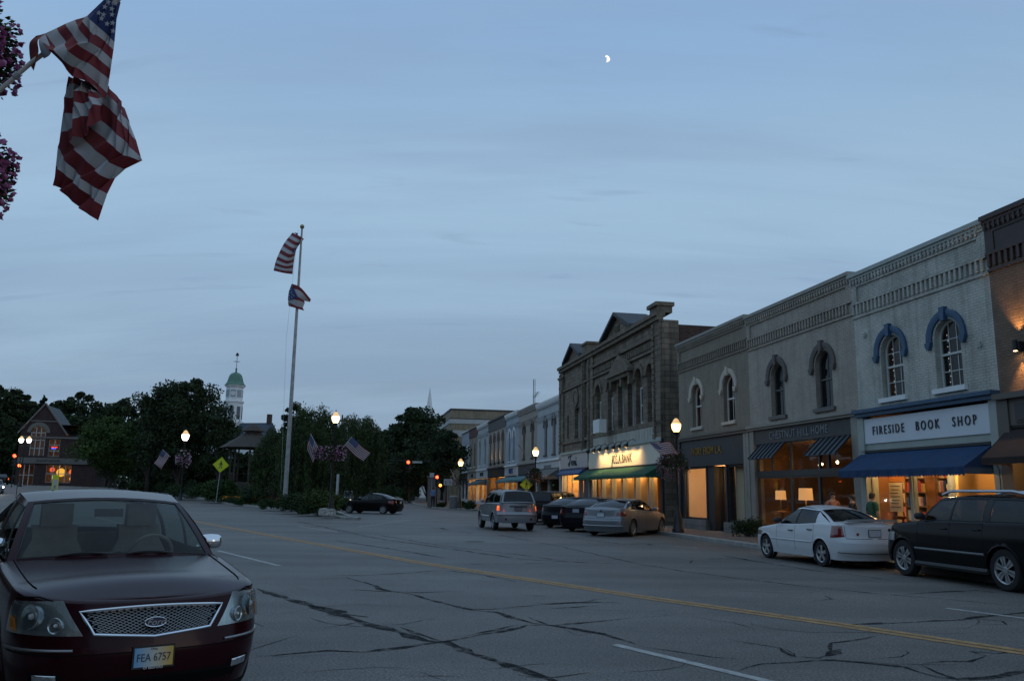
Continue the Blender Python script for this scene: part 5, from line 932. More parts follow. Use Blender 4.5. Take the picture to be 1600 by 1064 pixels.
def flower_basket(label, loc, s, seed, cat='flower basket', nl=1400, nf=260, leaf=.055, fl=.06, fm=None, pal=None, trail=.5, group='hanging flower baskets', chain=True):
    t = thing('flower_basket', label, cat, loc, 0, group); g = np.random.default_rng(seed); b = MB(); b.lathe([(.001, -.26 * s), (.16 * s, -.22 * s), (.25 * s, -.1 * s), (.28 * s, 0)], 14); b.build('basket', mat('coir_basket', (.05, .035, .025), .95), t)
    q = g.normal(size=(nl, 3)); q /= np.linalg.norm(q, axis=1)[:, None]; q *= (g.random(nl) ** .35)[:, None]; P = q * np.array([.48, .48, .34]) * s; low = np.hypot(P[:, 0], P[:, 1]) > .26 * s; P[low, 2] -= trail * s * g.random(low.sum()) * .9; inst(leaves_mesh('foliage', P, leaf, LEAF_S, .3, .6, seed), 'foliage', t)
    q = g.normal(size=(nf, 3)); q /= np.linalg.norm(q, axis=1)[:, None]; P = q * np.array([.52, .52, .38]) * s; low = np.hypot(P[:, 0], P[:, 1]) > .28 * s; P[low, 2] -= trail * s * g.random(low.sum()); k = int(nf * .65); inst(petals(P[:k], fl, fm or PINK, seed), 'blossoms', t)
    if k < nf: inst(petals(P[k:], fl, pal or PALEPK, seed + 1), 'pale_blossoms', t)
    return t
# ------------------------------------------------------------------ street furniture
IRON = mat('black_cast_iron', (.01, .011, .012), .45, var=.2); RED = mat('flag_red', (.15, .016, .022), .85, var=.12, vscale=3); WHT = mat('flag_white', (.36, .36, .37), .85, var=.08, vscale=3); NAVY = mat('flag_blue', (.02, .035, .12), .85, var=.1)
GLOBE_W = emis('lamp_globe_warm', (1, .58, .2), 3.6); GLOBE_C = emis('lamp_globe_cool', (1, .92, .86), 4.0); GLOBE_M = emis('lamp_globe_cream', (1, .76, .42), 2.8)
def lamp_post(label, loc, H, globe, twin=0.0, group='acorn street lamps', s=1.0):
    t = thing('street_lamp', label, 'street lamp', loc, FRZ, group)
    b = MB(); b.lathe([(.24, 0), (.24, .12), (.2, .18), (.17, .55), (.12, .75), (.075, .95), (.06, 1.1)], 12); b.build('base', IRON, t, smooth_=True)
    top = H - .42 * s; b = MB(); b.lathe([(.06, 1.08), (.045, top - .2), (.07, top - .15), (.05, top - .05), (.09, top)], 10); b.build('post', IRON, t, smooth_=True)
    for x in ((-twin, twin) if twin else (0,)):
        if twin: b = MB(); b.tube([(0, 0, top - .4), (x * .6, 0, top - .3), (x, 0, top - .02)], .035, 6); b.build('bracket', IRON, t)
        b = MB(); b.lathe([(.1 * s, 0), (.13 * s, .06 * s), (.13 * s, .12 * s)], 12, (x, 0, top)); b.build('globe_collar', IRON, t)
        b = MB(); b.lathe([(.12 * s, .122 * s), (.2 * s, .26 * s), (.235 * s, .42 * s), (.225 * s, .52 * s)], 16, (x, 0, top)); b.build('globe', globe, t, smooth_=True)
        b = MB(); b.lathe([(.225 * s, .522 * s), (.15 * s, .66 * s), (.11 * s, .74 * s), (.03 * s, .8 * s)], 16, (x, 0, top)); b.build('globe_cap', mat('glowing_cap', (.7, .55, .3), .5, emit=(1, .55, .2), estr=.5), t, smooth_=True)
        b = MB(); b.lathe([(.03 * s, .8 * s), (.05 * s, .83 * s), (.02 * s, .88 * s), (.001, .96 * s)], 10, (x, 0, top)); b.build('finial', IRON, t)
    return t
def arm(t, z, half):
    b = MB(); b.tube([(-half, 0, z), (half, 0, z)], .02, 6); b.tube([(-half * .6, 0, z), (0, 0, z - .35)], .012, 5); b.tube([(half * .6, 0, z), (0, 0, z - .35)], .012, 5); b.build('basket_arm', IRON, t)
def banded(b, rows, mids, n=10):
    # rows: list of (left, right) 3-D edge points, one more than bands; consecutive rows bound one stripe; mids = material index per band
    for k, mi in enumerate(mids):
        A, B = rows[k], rows[k + 1]; b.grid([[A[0].lerp(A[1], i / n) if not isinstance(A, list) else A[i] for i in range(n + 1)], [B[0].lerp(B[1], i / n) if not isinstance(B, list) else B[i] for i in range(n + 1)]], mi)
STRIPES = [1, 0] * 6 + [1]
def flag_cloth(t, tip, hoist, fly, wave=.08, seed=0, hoistn=13, nu=20, name='cloth', stars=True, sag=.15, side=None):
    # tip: upper hoist corner; hoist: vector down the pole; fly: vector along the fly
    tip, hoist, fly = Vector(tip), Vector(hoist), Vector(fly); nn = hoist.cross(fly).normalized(); g = random.Random(seed); ph = g.random() * 6
    def P(u, v):
        p = tip + hoist * v + fly * u + nn * wave * u ** .7 * math.sin(u * 7 + v * 2.2 + ph); p.z -= sag * fly.length * u * u; p += hoist * (.06 * math.sin(u * 5 + ph) * u); return p
    b = MB(); rows = [[P(i / nu, k / 13) for i in range(nu + 1)] for k in range(14)]
    for k in range(13):
        for i in range(nu): b.add([rows[k][i], rows[k][i + 1], rows[k + 1][i + 1], rows[k + 1][i]], [(0, 1, 2, 3)], 2 if (k < 7 and i < nu * .4) else (0 if k % 2 == 0 else 1))
    c = b.build(name, [RED, WHT, NAVY], t, smooth_=True, angle=None)
    if stars:
        b = MB()
        for r_ in range(9):
            for q in range(6 if r_ % 2 == 0 else 5):
                u = (.033 + .066 * q + (0 if r_ % 2 == 0 else .033)); v = (.06 + .053 * r_); s = .011
                for sg in (1, -1):
                    o = nn * .004 * sg; b.add([P(u - s, v) + o, P(u, v - s * 1.8) + o, P(u + s, v) + o, P(u, v + s * 1.8) + o], [(0, 1, 2, 3)])
        b.build('stars', WHT, c)
    return c
def small_flag(label, tip_px, base_px, end_px, Y, group='flags on the lamp posts', hl=.78, seed=0, wave=.05, sag=.1):
    tip, base, end = at(*tip_px, Y), at(*base_px, Y - .2), at(*end_px, Y + .15); t = thing('flag', label, 'flag', base, 0, group); d = base - tip
    b = MB(); b.tube([Vector((0, 0, 0)) + d * .05, -d], .014, 6); b.build('flag_staff', mat('pale_staff', (.45, .43, .4), .5), t)
    hoist = d * hl; flag_cloth(t, -d, hoist, (end - base) - hoist * (hl - 1), wave, seed, sag=sag); return t
# lamp at the tip of the park
LB = (-10.55, 50.2, .15); L1 = lamp_post('street lamp with two flags and a wide flower basket at the tip of the park', LB, at(516, 653, 50.2).z - .15, GLOBE_M, s=1.0); arm(L1, at(516, 706, 50.2).z - .15, .55)
flower_basket('left half of the flower baskets on the park-tip lamp', at(499, 704, 50.1), .7, 1, nl=900, nf=200, leaf=.09, fl=.1, trail=.5); flower_basket('right half of the flower baskets on the park-tip lamp', at(531, 704, 50.1), .8, 2, nl=900, nf=260, leaf=.09, fl=.1, trail=.5); flower_basket('middle flower basket in front of the park-tip lamp post', at(515, 706, 49.8), .9, 22, nl=900, nf=120, leaf=.09, fl=.09, trail=.4)
small_flag('left flag on the park-tip lamp hanging straight down', (485, 677), (500, 706), (491, 727), 50, seed=1, wave=.05, sag=-.05); small_flag('right flag on the park-tip lamp blown to the right', (550, 682), (535, 700), (566, 724), 50, seed=2, wave=.03, sag=-.03)
sp = thing('street_name_sign', 'dark street name board on a thin post at the tip of the park', 'sign', G(-10.6, 50.0, .15), FRZ); b = MB(); b.tube([(0, 0, 0), (0, 0, 3.05)], .03, 6); b.build('post', IRON, sp); b = MB(); b.box(-.95, .35, -.05, -.02, 2.72, 3.0); bd = b.build('board', mat('sign_dark_green', (.02, .035, .03), .5), sp); text('FRANKLIN ST', 'lettering', WHITE, bd, (-.3, -.056, 2.86), FACE, .21, .003)
b = MB(); b.lathe([(.085, 0), (.085, 2.55), (.05, 2.6), (.001, 2.6)], 12); o = b.build('steel_post', STEEL, smooth_=True); o.location = gp(525, 805); tag(o, 'plain galvanised steel post beside the stone block', 'post')
b = MB(); b.box(-.45, .45, -.3, .3, 0, .42); o = b.build('stone_block', mat('pale_rough_stone', (.4, .38, .35), .9, var=.35, vscale=4, bump=1, bscale=6, bdist=.1)); o.location = gp(511, 806, .14); bm = bmesh.new(); bm.from_mesh(o.data); bmesh.ops.bevel(bm, geom=bm.edges[:], offset=.06, segments=2, affect='EDGES'); bmesh.ops.subdivide_edges(bm, edges=bm.edges[:], cuts=2, use_grid_fill=True)
for v in bm.verts: v.co += Vector((random.uniform(-.03, .03), random.uniform(-.03, .03), random.uniform(-.03, .03)))
bm.to_mesh(o.data); bm.free(); tag(o, 'rough pale stone block at the foot of the park-tip lamp', 'stone')
# lamp deeper in the park
p5 = gp(281, 784); p5 = Vector((p5.x, p5.y, .1)); Y5 = p5.y; L5 = lamp_post('street lamp with a cool bright globe and one flag on the left park edge', p5, at(280, 681, Y5).z - .1, GLOBE_C, s=1.7); arm(L5, at(280, 712, Y5).z - .1, .9)
flower_basket('pale flower basket on the left park lamp', at(287, 712, Y5 - .2), 1.6, 3, nl=700, nf=200, leaf=.16, fl=.17, fm=PALEPK, pal=PINK); small_flag('flag drooping from the left park lamp', (254, 702), (266, 713), (252, 733), Y5, seed=5, hl=.95, wave=.1, sag=0)
L6 = lamp_post('twin-globe street lamp above the red signals at the far left', G(at(30, 766, 108).x, 108), at(30, 687, 108).z - hz_(at(30, 766, 108).x, 108), GLOBE_C, twin=.5, s=1.25); L6.rotation_euler[2] = 0
# lamps along the shops
L2 = lamp_post('nearest street lamp by the charcoal shopfront with flag and flower baskets', FP(-2.6, 2.2, .13), at(1044, 664, 34.2).z - .13, GLOBE_W, s=.84); arm(L2, 3.3, .62)
flower_basket('pink flower basket on the left of the nearest shop-side lamp', FP(-3.4, 2.3, 3.05), .95, 6, nl=1500, nf=330); flower_basket('dark flower basket on the right of the nearest shop-side lamp', FP(-2.1, 2.3, 3.0), .9, 7, nl=1500, nf=120, fm=MAG)
small_flag('flag reaching left from the nearest shop-side lamp', (1013, 690), (1036, 714), (1066, 716), 34.1, seed=7, hl=.8, wave=.1, sag=-.12)
L3 = lamp_post('street lamp behind the silver off-roader by the striped awning', FP(-29.6, 2.2, .13), at(828, 706, 61.1).z - .13, GLOBE_M); arm(L3, 3.2, .6); flower_basket('dark flower basket on the lamp beside the striped awning', FP(-30.0, 2.3, 3.0), 1.15, 8, nl=1200, nf=160, fm=MAG, leaf=.08, fl=.08); flower_basket('second dark flower basket on the lamp beside the striped awning', FP(-29.0, 2.3, 3.0), 1.1, 9, nl=1200, nf=100, fm=MAG, leaf=.08, fl=.08)
small_flag('furled flag on the lamp beside the striped awning', (809, 692), (820, 707), (822, 712), 61, seed=8, wave=.05)
p4 = gp(718, 796); L4 = lamp_post('amber street lamp at the far corner by the street tree', (p4.x, p4.y, .13), at(718, 723, p4.y).z - .13, GLOBE_W); arm(L4, 2.8, .6); flower_basket('dark flower basket on the far corner lamp', at(722, 748, p4.y), 1.3, 10, nl=900, nf=120, fm=MAG, leaf=.1, fl=.1); small_flag('small flag on the far corner lamp', (704, 733), (711, 748), (713, 752), p4.y, seed=9, wave=.06)
# near lamp just outside the frame carries the big flag and baskets
NL = lamp_post('near street lamp standing just outside the left edge', (-3.4, 4.3, .14), 5.0, GLOBE_M); arm(NL, 4.15, .6); b = MB(); b.tube([(0, 0, 2.9), (.5, .1, 3.0)], .02, 6); b.build('bracket', IRON, NL)
flower_basket('upper pink flower basket cut by the left picture edge', at(-46, 42, 4.2), .5, 11, nl=4200, nf=460, leaf=.03, fl=.04, fm=mat('deep_pink_petals', (.36, .12, .26), .7, var=.3, vscale=20), pal=MAG, trail=.6); flower_basket('lower pink flower basket cut by the left picture edge', at(-44, 240, 4.2), .42, 12, nl=3400, nf=420, leaf=.03, fl=.04, fm=mat('deep_pink_petals', (.38, .09, .23)), pal=PINK, trail=.55)
# big flag, close to the camera: one cloth draped over its staff and folded on itself
FY = 4.1; ft = thing('flag', 'large stars and stripes flag hanging in folds from a staff at top left', 'flag', at(0, 140, FY), 0); fo = Vector(ft.location)
Z1 = lambda x, y, d=0.0: at(x / 2.66, y / 2.66, FY + d) - fo
b = MB(); b.tube([Z1(-130, 480, -.05), Z1(0, 375, -.05), Z1(130, 262, -.05), Z1(498, -6, -.05)], .012, 10); b.build('flag_staff', mat('pale_staff', (.45, .43, .4)), ft, smooth_=True); b = MB(); b.tube([Z1(60, 322, -.05), Z1(78, 307, -.05)], .018, 10); b.build('staff_clamp', STEEL, ft)
def cat(pts, n):
    pts = [Vector(p) for p in pts]; q = [pts[0] * 2 - pts[1]] + pts + [pts[-1] * 2 - pts[-2]]; out = []; m = len(pts) - 1
    for i in range(n + 1):
        t = i / n * m; k = min(int(t), m - 1); t -= k; a, b_, c, d = q[k], q[k + 1], q[k + 2], q[k + 3]
        out.append(.5 * ((2 * b_) + (c - a) * t + (2 * a - 5 * b_ + 4 * c - d) * t * t + (3 * b_ - a - 3 * c + d) * t ** 3))
    return out
b = MB(); NN = 30
def strips(lines, mis, sub=3, wv=1.0):
    L_ = [cat([Z1(*p) for p in l], NN) for l in lines]
    L_ = [[p + wv * Vector((.004, .022, .0)) * math.sin(i * .55 + k_ * 1.1) * min(1, i / 4, (NN - i) / 3) + wv * Vector((.0, .012, .002)) * math.sin(i * 1.3 - k_ * .7) * min(1, i / 4, (NN - i) / 3) for i, p in enumerate(l)] for k_, l in enumerate(L_)]
    for k, mi in enumerate(mis):
        rows = [[p.lerp(q, j / sub) for p, q in zip(L_[k], L_[k + 1])] for j in range(sub + 1)]; b.grid(rows, mi)
# upper fall: canton and upper stripes coming down from the staff, rippled towards and away from the camera
up = [[(430, 2, -.04), (462, 0, -.05), (480, -2, -.05), (492, 0, -.05)], [(364, 66, -.04), (384, 92, -.12), (428, 130, -.05), (476, 176, .0)], [(348, 74, -.05), (372, 132, -.14), (420, 160, -.06), (472, 208, .0)], [(312, 84, -.06), (362, 172, -.15), (414, 200, -.06), (466, 250, .0)], [(272, 100, -.06), (328, 190, -.15), (392, 228, -.07), (460, 292, .0)], [(236, 118, -.06), (290, 218, -.15), (372, 268, -.08), (454, 330, .01)], [(188, 140, -.06), (262, 250, -.14), (345, 300, -.08), (446, 388, .02)], [(150, 152, -.06), (220, 222, -.13), (300, 320, -.1), (376, 345, -.06), (438, 415, .02)]]
strips(up, [2, 1, 0, 1, 0, 1, 0])
# the loop of cloth round the staff at the left end
strips([[(150, 150, -.06), (124, 178, -.03), (122, 220, .0), (130, 280, .02)], [(188, 142, -.07), (158, 170, -.1), (160, 220, -.09), (140, 296, -.06)]], [0], wv=0); strips([[(188, 142, -.07), (162, 166, -.1), (166, 205, -.09), (182, 246, -.06)], [(218, 218, -.12), (216, 212, -.11), (205, 232, -.1), (182, 246, -.06)]], [1], wv=0)
# left fold hanging below
strips([[(284, 318, .06), (330, 330, .0), (380, 350, -.03), (436, 414, .0)], [(276, 360, .06), (320, 352, .02), (360, 352, .0), (390, 372, .0)], [(268, 432, .06), (300, 400, .0), (345, 380, -.03), (400, 388, -.02)], [(258, 500, .05), (300, 452, -.02), (350, 420, -.05), (420, 408, -.03)], [(250, 562, .05), (310, 510, -.03), (370, 462, -.06), (428, 424, -.03)], [(242, 622, .05), (310, 580, -.03), (370, 545, -.05), (425, 470, -.02)]], [0, 1, 0, 1, 0])
# right fall to the fly end
strips([[(405, 312, .12), (478, 390, .1), (500, 430, .1), (508, 452, .12)], [(372, 330, .12), (480, 425, .06), (520, 490, .07), (534, 505, .1)], [(345, 360, .12), (470, 470, .05), (520, 530, .05), (566, 584, .1)], [(325, 425, .12), (465, 540, .04), (520, 590, .03), (586, 655, .1)], [(300, 475, .12), (450, 590, .03), (510, 645, .03), (592, 668, .09)], [(275, 520, .12), (400, 625, .03), (460, 680, .03), (522, 702, .06)], [(256, 560, .11), (350, 660, .02), (420, 730, .02), (478, 742, .05)], [(240, 612, .1), (300, 700, .03), (370, 765, .02), (446, 806, .04)], [(232, 690, .06), (290, 745, .03), (360, 805, .02), (428, 858, .04)], [(224, 776, .06), (248, 782, .05), (310, 850, .03), (408, 918, .04)]], [0, 1, 0, 1, 0, 1, 0, 1, 0])
b.build('cloth', [RED, WHT, NAVY], ft, smooth_=True, angle=60); b = MB()
for x, y in ((465, 38), (430, 62), (466, 62), (468, 97), (422, 78), (470, 130), (436, 30), (445, 100), (410, 55), (450, 10), (480, 15)):
    c = Z1(x, y, -.11); rx = Z1(x + 13, y, -.11) - c; ry = Z1(x, y - 13, -.11) - c; b.add([c + (rx * math.sin(k * PI / 5 + .2) + ry * math.cos(k * PI / 5 + .2)) * (1 if k % 2 == 0 else .42) for k in range(10)], [tuple(range(10))])
b.build('stars', WHT, ft)
# tall flagpole
pb = gp(444, 800); pb.z = .15; FPY = pb.y; fp = thing('flagpole', 'tall grey flagpole with a ball finial in the park', 'flagpole', pb); top = at(468, 358, FPY).z - .15; b = MB(); b.tube([(0, 0, 0), (0, 0, top * .5), (0, 0, top)], [.17, .13, .07], 12); b.build('pole', mat('weathered_pole_paint', (.3, .31, .31), .5, var=.25, vscale=3), fp, smooth_=True)
b = MB(); b.lathe([(.001, top + .36), (.12, top + .31), (.17, top + .18), (.12, top + .05), (.001, top)], 14); b.build('ball_finial', mat('dull_gold', (.3, .24, .12), .4, .7), fp, smooth_=True); b = MB(); b.tube([(-.25, -.1, top - .1), (-.6, -.15, top * .6), (-.3, -.15, 1.4)], .008, 4); b.build('halyard', mat('rope', (.4, .4, .38)), fp); b = MB(); b.box(-.28, .28, -.28, .28, 0, .5); b.build('pole_base', STEEL, fp)
Q = lambda x, y, d=0.0: at(400 + x / 3.225, 330 + y / 3.225, FPY + d)
f1 = thing('flag', 'stars and stripes flag at the top of the tall flagpole', 'flag', Q(215, 110)); fo = Vector(f1.location); b = MB(); rows = []
for k in range(14):
    t = k / 13; l = cat([Q(182 + 2, 108, .5), Q(140, 165, .2), Q(104, 240, 0), Q(88, 300, .1)], 13)[k]; m1 = cat([Q(212, 122, -.3), Q(180, 190, -.6), Q(155, 260, -.5), Q(140, 312, -.4)], 13)[k]; r_ = cat([Q(242, 140, .1), Q(205, 190, .3), Q(192, 250, .4), Q(184, 318, .5)], 13)[k]; rows.append([p - fo for p in cat([l, m1, r_], 10)])
for k in range(13): b.grid([rows[k], rows[k + 1]], 0 if k % 2 == 0 else 1)
b.build('cloth', [RED, WHT, NAVY], f1, smooth_=True, angle=None); b = MB(); b.add([Q(192, 106, -.4) - fo, Q(212, 112, -.4) - fo, Q(208, 122, -.45) - fo], [(0, 1, 2)]); b.add([Q(188, 190, -.5) - fo, Q(198, 186, -.4) - fo, Q(194, 214, -.4) - fo, Q(184, 206, -.5) - fo], [(0, 1, 2, 3)]); b.build('canton', NAVY, f1)
f2 = thing('flag', 'swallow-tailed red and white flag with a blue triangle below the top flag', 'flag', Q(170, 420)); fo = Vector(f2.location); b = MB(); l = cat([Q(180, 365), Q(166, 405), Q(161, 445), Q(164, 478)], 5); r_ = [Q(277, 445, .2), Q(272, 458, .2), Q(243, 452, .1), Q(246, 462, .1), Q(236, 487, .1), Q(243, 502, .2)]; mid = [Q(225, 385, -.3), Q(222, 402, -.3), Q(210, 430, -.3), Q(208, 448, -.3), Q(205, 478, -.2), Q(205, 490, -.2)]
rows = [[p - fo for p in cat([a, m1, c], 10)] for a, m1, c in zip(l, mid, r_)]
for k in range(5): b.grid([rows[k], rows[k + 1]], 0 if k % 2 == 0 else 1)
b.build('cloth', [RED, WHT], f2, smooth_=True, angle=None); b = MB(); b.add([Q(179, 369, -.08) - fo, Q(165, 405, -.08) - fo, Q(160, 447, -.1) - fo, Q(212, 436, -.45) - fo], [(0, 1, 2, 3)]); tr_ = b.build('blue_triangle', NAVY, f2); b = MB()
for x, y in ((175, 395), (170, 410), (168, 425), (168, 440), (180, 408), (182, 420), (180, 434), (190, 425), (194, 434)): b.add([Q(x - 3, y, -.3) - fo, Q(x, y - 4, -.3) - fo, Q(x + 3, y, -.3) - fo, Q(x, y + 4, -.3) - fo], [(0, 1, 2, 3)])
b.build('stars', WHT, tr_)
# crossing signs
LIME = mat('fluorescent_yellow_green', (.55, .6, .01), .5)
def walker(b, s, y):
    F = lambda pts: b.prism([(x * s, z * s) for x, z in pts], y - .004, y)
    b.lathe([(.001, 0), (.085 * s, 0), (.085 * s, .004)], 10, (.0, y - .002, .42 * s), 'y')
    F([(-.08, .3), (.1, .3), (.08, -.05), (-.08, -.05)]); F([(-.08, -.02), (.0, -.02), (-.13, -.45), (-.22, -.45)]); F([(.0, -.02), (.08, -.02), (.2, -.45), (.1, -.45)]); F([(.08, .28), (.12, .22), (.24, .02), (.18, -.02), (.06, .16)]); F([(-.08, .28), (-.22, .14), (-.24, .0), (-.18, .0), (-.15, .11), (-.06, .17)])
def crossing_sign(label, base, zc, s, rz, lean=0.0, post=True):
    t = thing('crossing_sign', label, 'sign', base, rz, 'yellow-green crossing signs'); t.rotation_euler[1] = lean
    if post: b = MB(); b.box(-.035, .035, .0, .05, 0, zc + s * .5); b.build('post', STEEL, t)
    b = MB(); b.prism([(0, zc - s), (s, zc), (0, zc + s), (-s, zc)], -.03, -.005); pl = b.build('sign_plate', LIME, t); b = MB(); walker(b, s, 0); b.off(0, -.034, zc); b.build('walking_figure', INK, pl); b = MB(); pts = [(0, zc - s * .93), (s * .93, zc), (0, zc + s * .93), (-s * .93, zc)]
    for i in range(4): a, c = pts[i], pts[(i + 1) % 4]; b.bar((a[0], -.033, a[1]), (c[0], -.033, c[1]), .02, .004)
    b.build('border', INK, pl); return t
p = gp(337, 787); p.z = .1; crossing_sign('leaning yellow-green crossing sign on the left park kerb', p, at(346, 726, p.y).z - .1, 12.2 * p.y / FPX, R(20), R(3.2)); p = FP(-29.9, 2.8, .1); crossing_sign('yellow-green crossing sign above the silver off-roader', p, at(828, 757, 60).z - .1, 10.5 * 60 / FPX, R(5))
p = gp(86, 778); p = Vector((at(85, 766, 100).x, 100, hz_(at(85, 766, 100).x, 100))); t = thing('crosswalk_paddle_sign', 'narrow lime-edged crosswalk paddle standing in the far left road', 'sign', p, R(30)); b = MB(); b.box(-.34, .34, 0, .04, .1, 1.9); b.build('frame', LIME, t); b = MB(); b.box(-.24, .24, -.012, -.004, .2, 1.35); pl = b.build('panel', mat('grey_white_panel', (.4, .4, .4), .5), t); b = MB(); walker(b, .4, 0); b.off(0, -.014, .5); b.build('walking_figure', INK, pl); b = MB(); b.box(-.4, .4, -.2, .2, 0, .1); b.build('base', RUBBER, t)
# traffic signals
def signal(label, loc, rz, lit, s=1.0, post=None, col=(1, .06, .02), sections=3, group='traffic signals'):
    t = thing('traffic_signal', label, 'traffic light', loc, rz, group); h = .36 * s * sections; b = MB(); b.box(-.18 * s, .18 * s, 0, .25 * s, -h / 2, h / 2); b.build('housing', IRON, t)
    for k in range(sections):
        z = h / 2 - .18 * s - .36 * s * k; b = MB(); b.lathe([(.001, -.02), (.14 * s, -.01), (.145 * s, .0)], 14, (0, -.0, z), 'y'); b.build('lens', emis('lens_%d%d' % (int(col[1] * 100), int(s * 10)), col, 6) if k == lit else mat('dark_lens', (.03, .02, .015), .2), t)
        b = MB(); n = 8; b.grid([[(.155 * s * math.cos(PI * i / n), 0, z + .155 * s * math.sin(PI * i / n)) for i in range(n + 1)], [(.155 * s * math.cos(PI * i / n), -.2 * s, z + .155 * s * math.sin(PI * i / n)) for i in range(n + 1)]]); b.build('visor', IRON, t)
    if post:
        b = MB(); b.tube([(0, .15, -h / 2 - post), (0, .15, h / 2 + .1)], .06, 8); b.build('post', IRON, t)
    return t
p = at(638, 722, 100); p.z -= 0; t = signal('red traffic light hanging from a mast arm over the right-hand street', p - Vector((0, 0, -.36 * 1.25)) * 0 + Vector((0, 0, -.45)), 0, 0, 1.25); b = MB(); b.tube([(-4.5, .4, .7), (3.0, .4, .55)], .06, 6); b.tube([(-4.5, .4, .75), (-4.5, .4, -5.4)], .1, 8); b.build('mast_arm', IRON, t)
p2 = at(652, 722, 99.8); t = thing('street_name_sign', 'small pale street name board beside the hanging red light', 'sign', p2); b = MB(); b.box(-.6, .6, -.02, .02, -.13, .13); bd = b.build('board', mat('pale_green_sign', (.2, .26, .24), .5), t); text('ORANGE', 'lettering', WHITE, bd, (0, -.024, 0), FACE, .26, .003); b = MB(); b.tube([(0, .02, .1), (0, .4, .75)], .02, 5); b.build('hanger', IRON, t)
q = at(683, 745, 80); signal('red traffic light on a post behind the person in blue', q + Vector((0, 0, -.36)), 0, 0, .95, post=1.9); signal('glowing orange walk signal near the far corner', at(688, 758, 79.6), 0, 0, .9, col=(1, .2, .03), sections=1)
q = at(23, 712, 105); signal('upper red traffic light at the far left corner', q + Vector((0, 0, -.5)), R(10), 0, 1.4, post=2.6); signal('lower orange-red signal at the far left corner', at(30.5, 727, 104), R(10), 0, 1.3, col=(1, .1, .02), sections=1)
t = signal('tiny green traffic light far down the right-hand street', at(548, 752, 125), 0, 0, .6, col=(.01, .16, .08), sections=1); b = MB(); b.tube([(0, .15, -4), (0, .15, .3)], .06, 6); b.build('post', IRON, t)
def board_sign(label, px, py, Y, w, h, m, rz=0.0, arrows=False, drop=None):
    p = at(px, py, Y); g = hz_(p.x, p.y) + .12; t = thing('sign_board', label, 'sign', (p.x, p.y, g), rz); z = p.z - g; b = MB(); b.tube([(0, .03, 0), (0, .03, z + h / 2)], .03, 6); b.build('post', STEEL, t); b = MB(); b.box(-w / 2, w / 2, -.02, 0, z - h / 2, z + h / 2); pl = b.build('plate', m, t)
    if arrows:
        b = MB()
        for s in (-1, 1):
            x = s * w * .25; b.bar((x, -.026, z - h * .35), (x, -.026, z + h * .05), .07, .006); b.bar((x, -.026, z), (x + s * w * .12, -.026, z + h * .25), .07, .006); b.bar((x, -.026, z), (x - s * w * .05, -.026, z + h * .25), .05, .006)
        b.box(-.012, .012, -.026, -.02, z - h / 2, z + h / 2); b.build('arrows', INK, pl)
    return t
board_sign('white lane sign with two curved arrows by the far corner lamp', 700, 753, 78, .78, .58, mat('dull_white_sign', (.38, .4, .42), .5), arrows=True); board_sign('small white sign behind the red corner light', 675, 742, 81, .42, .42, mat('dull_white_sign', (.38, .4, .42)))
# utility pole with cross-arm
up_ = thing('utility_pole', 'wooden utility pole with a cross-arm behind the park-tip lamp', 'pole', G(at(529, 766, 112).x, 112)); b = MB(); hh = at(529, 648, 112).z; b.tube([(0, 0, -.2), (0, 0, hh)], [.16, .1], 8); b.build('shaft', BARK, up_); b = MB(); b.box(-.9, 1.1, -.1, .1, hh - .9, hh - .65); b.build('cross_arm', BARK, up_)
for x in (-.7, .3, .95): b = MB(); b.lathe([(.05, hh - .65), (.09, hh - .5), (.03, hh - .4)], 8, (x, 0, 0)); b.build('insulator', IRON, up_)
# litter bin, pillar, planters on the far corner
p = gp(708, 797); b = MB(); b.lathe([(.001, 0), (.3, 0), (.34, .1), (.36, .95), (.38, 1.0), (.3, 1.1), (.2, 1.12), (.001, 1.12)], 14); o = b.build('litter_bin', mat('grey_litter_bin', (.17, .18, .18), .6), smooth_=True); o.location = (p.x, p.y, .14); tag(o, 'grey round litter bin at the far street corner', 'litter bin')
p = at(676, 766, 82); b = MB(); b.box(-.45, .45, -.45, .45, 0, 2.75); b.box(-.52, .52, -.52, .52, 2.752, 2.9); o = b.build('stone_pillar', mat('grey_stone_trim', (.24, .22, .2))); o.location = (p.x, p.y, .14); tag(o, 'square grey stone pillar behind the person in blue', 'pillar')
for i, (px, Y) in enumerate([(692, 79), (735, 72), (720, 78)]): px_bush(px, Y, 784 - 2 * i, 10, ['leafy planter left of the litter bin', 'leafy planter under the slate awning', 'leafy planter under the far corner lamp'][i], n=1800, leaf=.1, seed=80 + i, name='planter_shrub', group='leafy planters at the far corner')
p = FP(.35, .55, .14); bush('shrub', 'low shrub in front of the stone plinth behind the white sedan', p, .7, .35, .75, 2200, .07, LEAF_S, 90)
b = MB(); b.box(-.3, .3, -.2, .2, 0, 1.1); 
# moon: only its lit part is built, as a glowing shell
mp_ = at(946.5, 94, 4200); M = MB(); rm = 23.5; n = 16; rows = []
for i in range(n + 1):
    a = -PI / 2 + PI * i / n; c, s = math.cos(a), math.sin(a); rows.append([Vector((lerp(.26, 1.0, j / 6) * c * rm, -math.sqrt(max(0, 1 - lerp(.26, 1, j / 6) ** 2)) * c * rm, s * rm)) for j in range(7)])
M.grid(rows); mo = M.build('moon', emis('moon_glow_shell', (1, .9, .72), .95), smooth_=True, angle=None); mo.location = mp_; mo.rotation_euler = (R(-26), R(-8), R(-6)); tag(mo, 'bright half moon high in the dusk sky', 'moon')
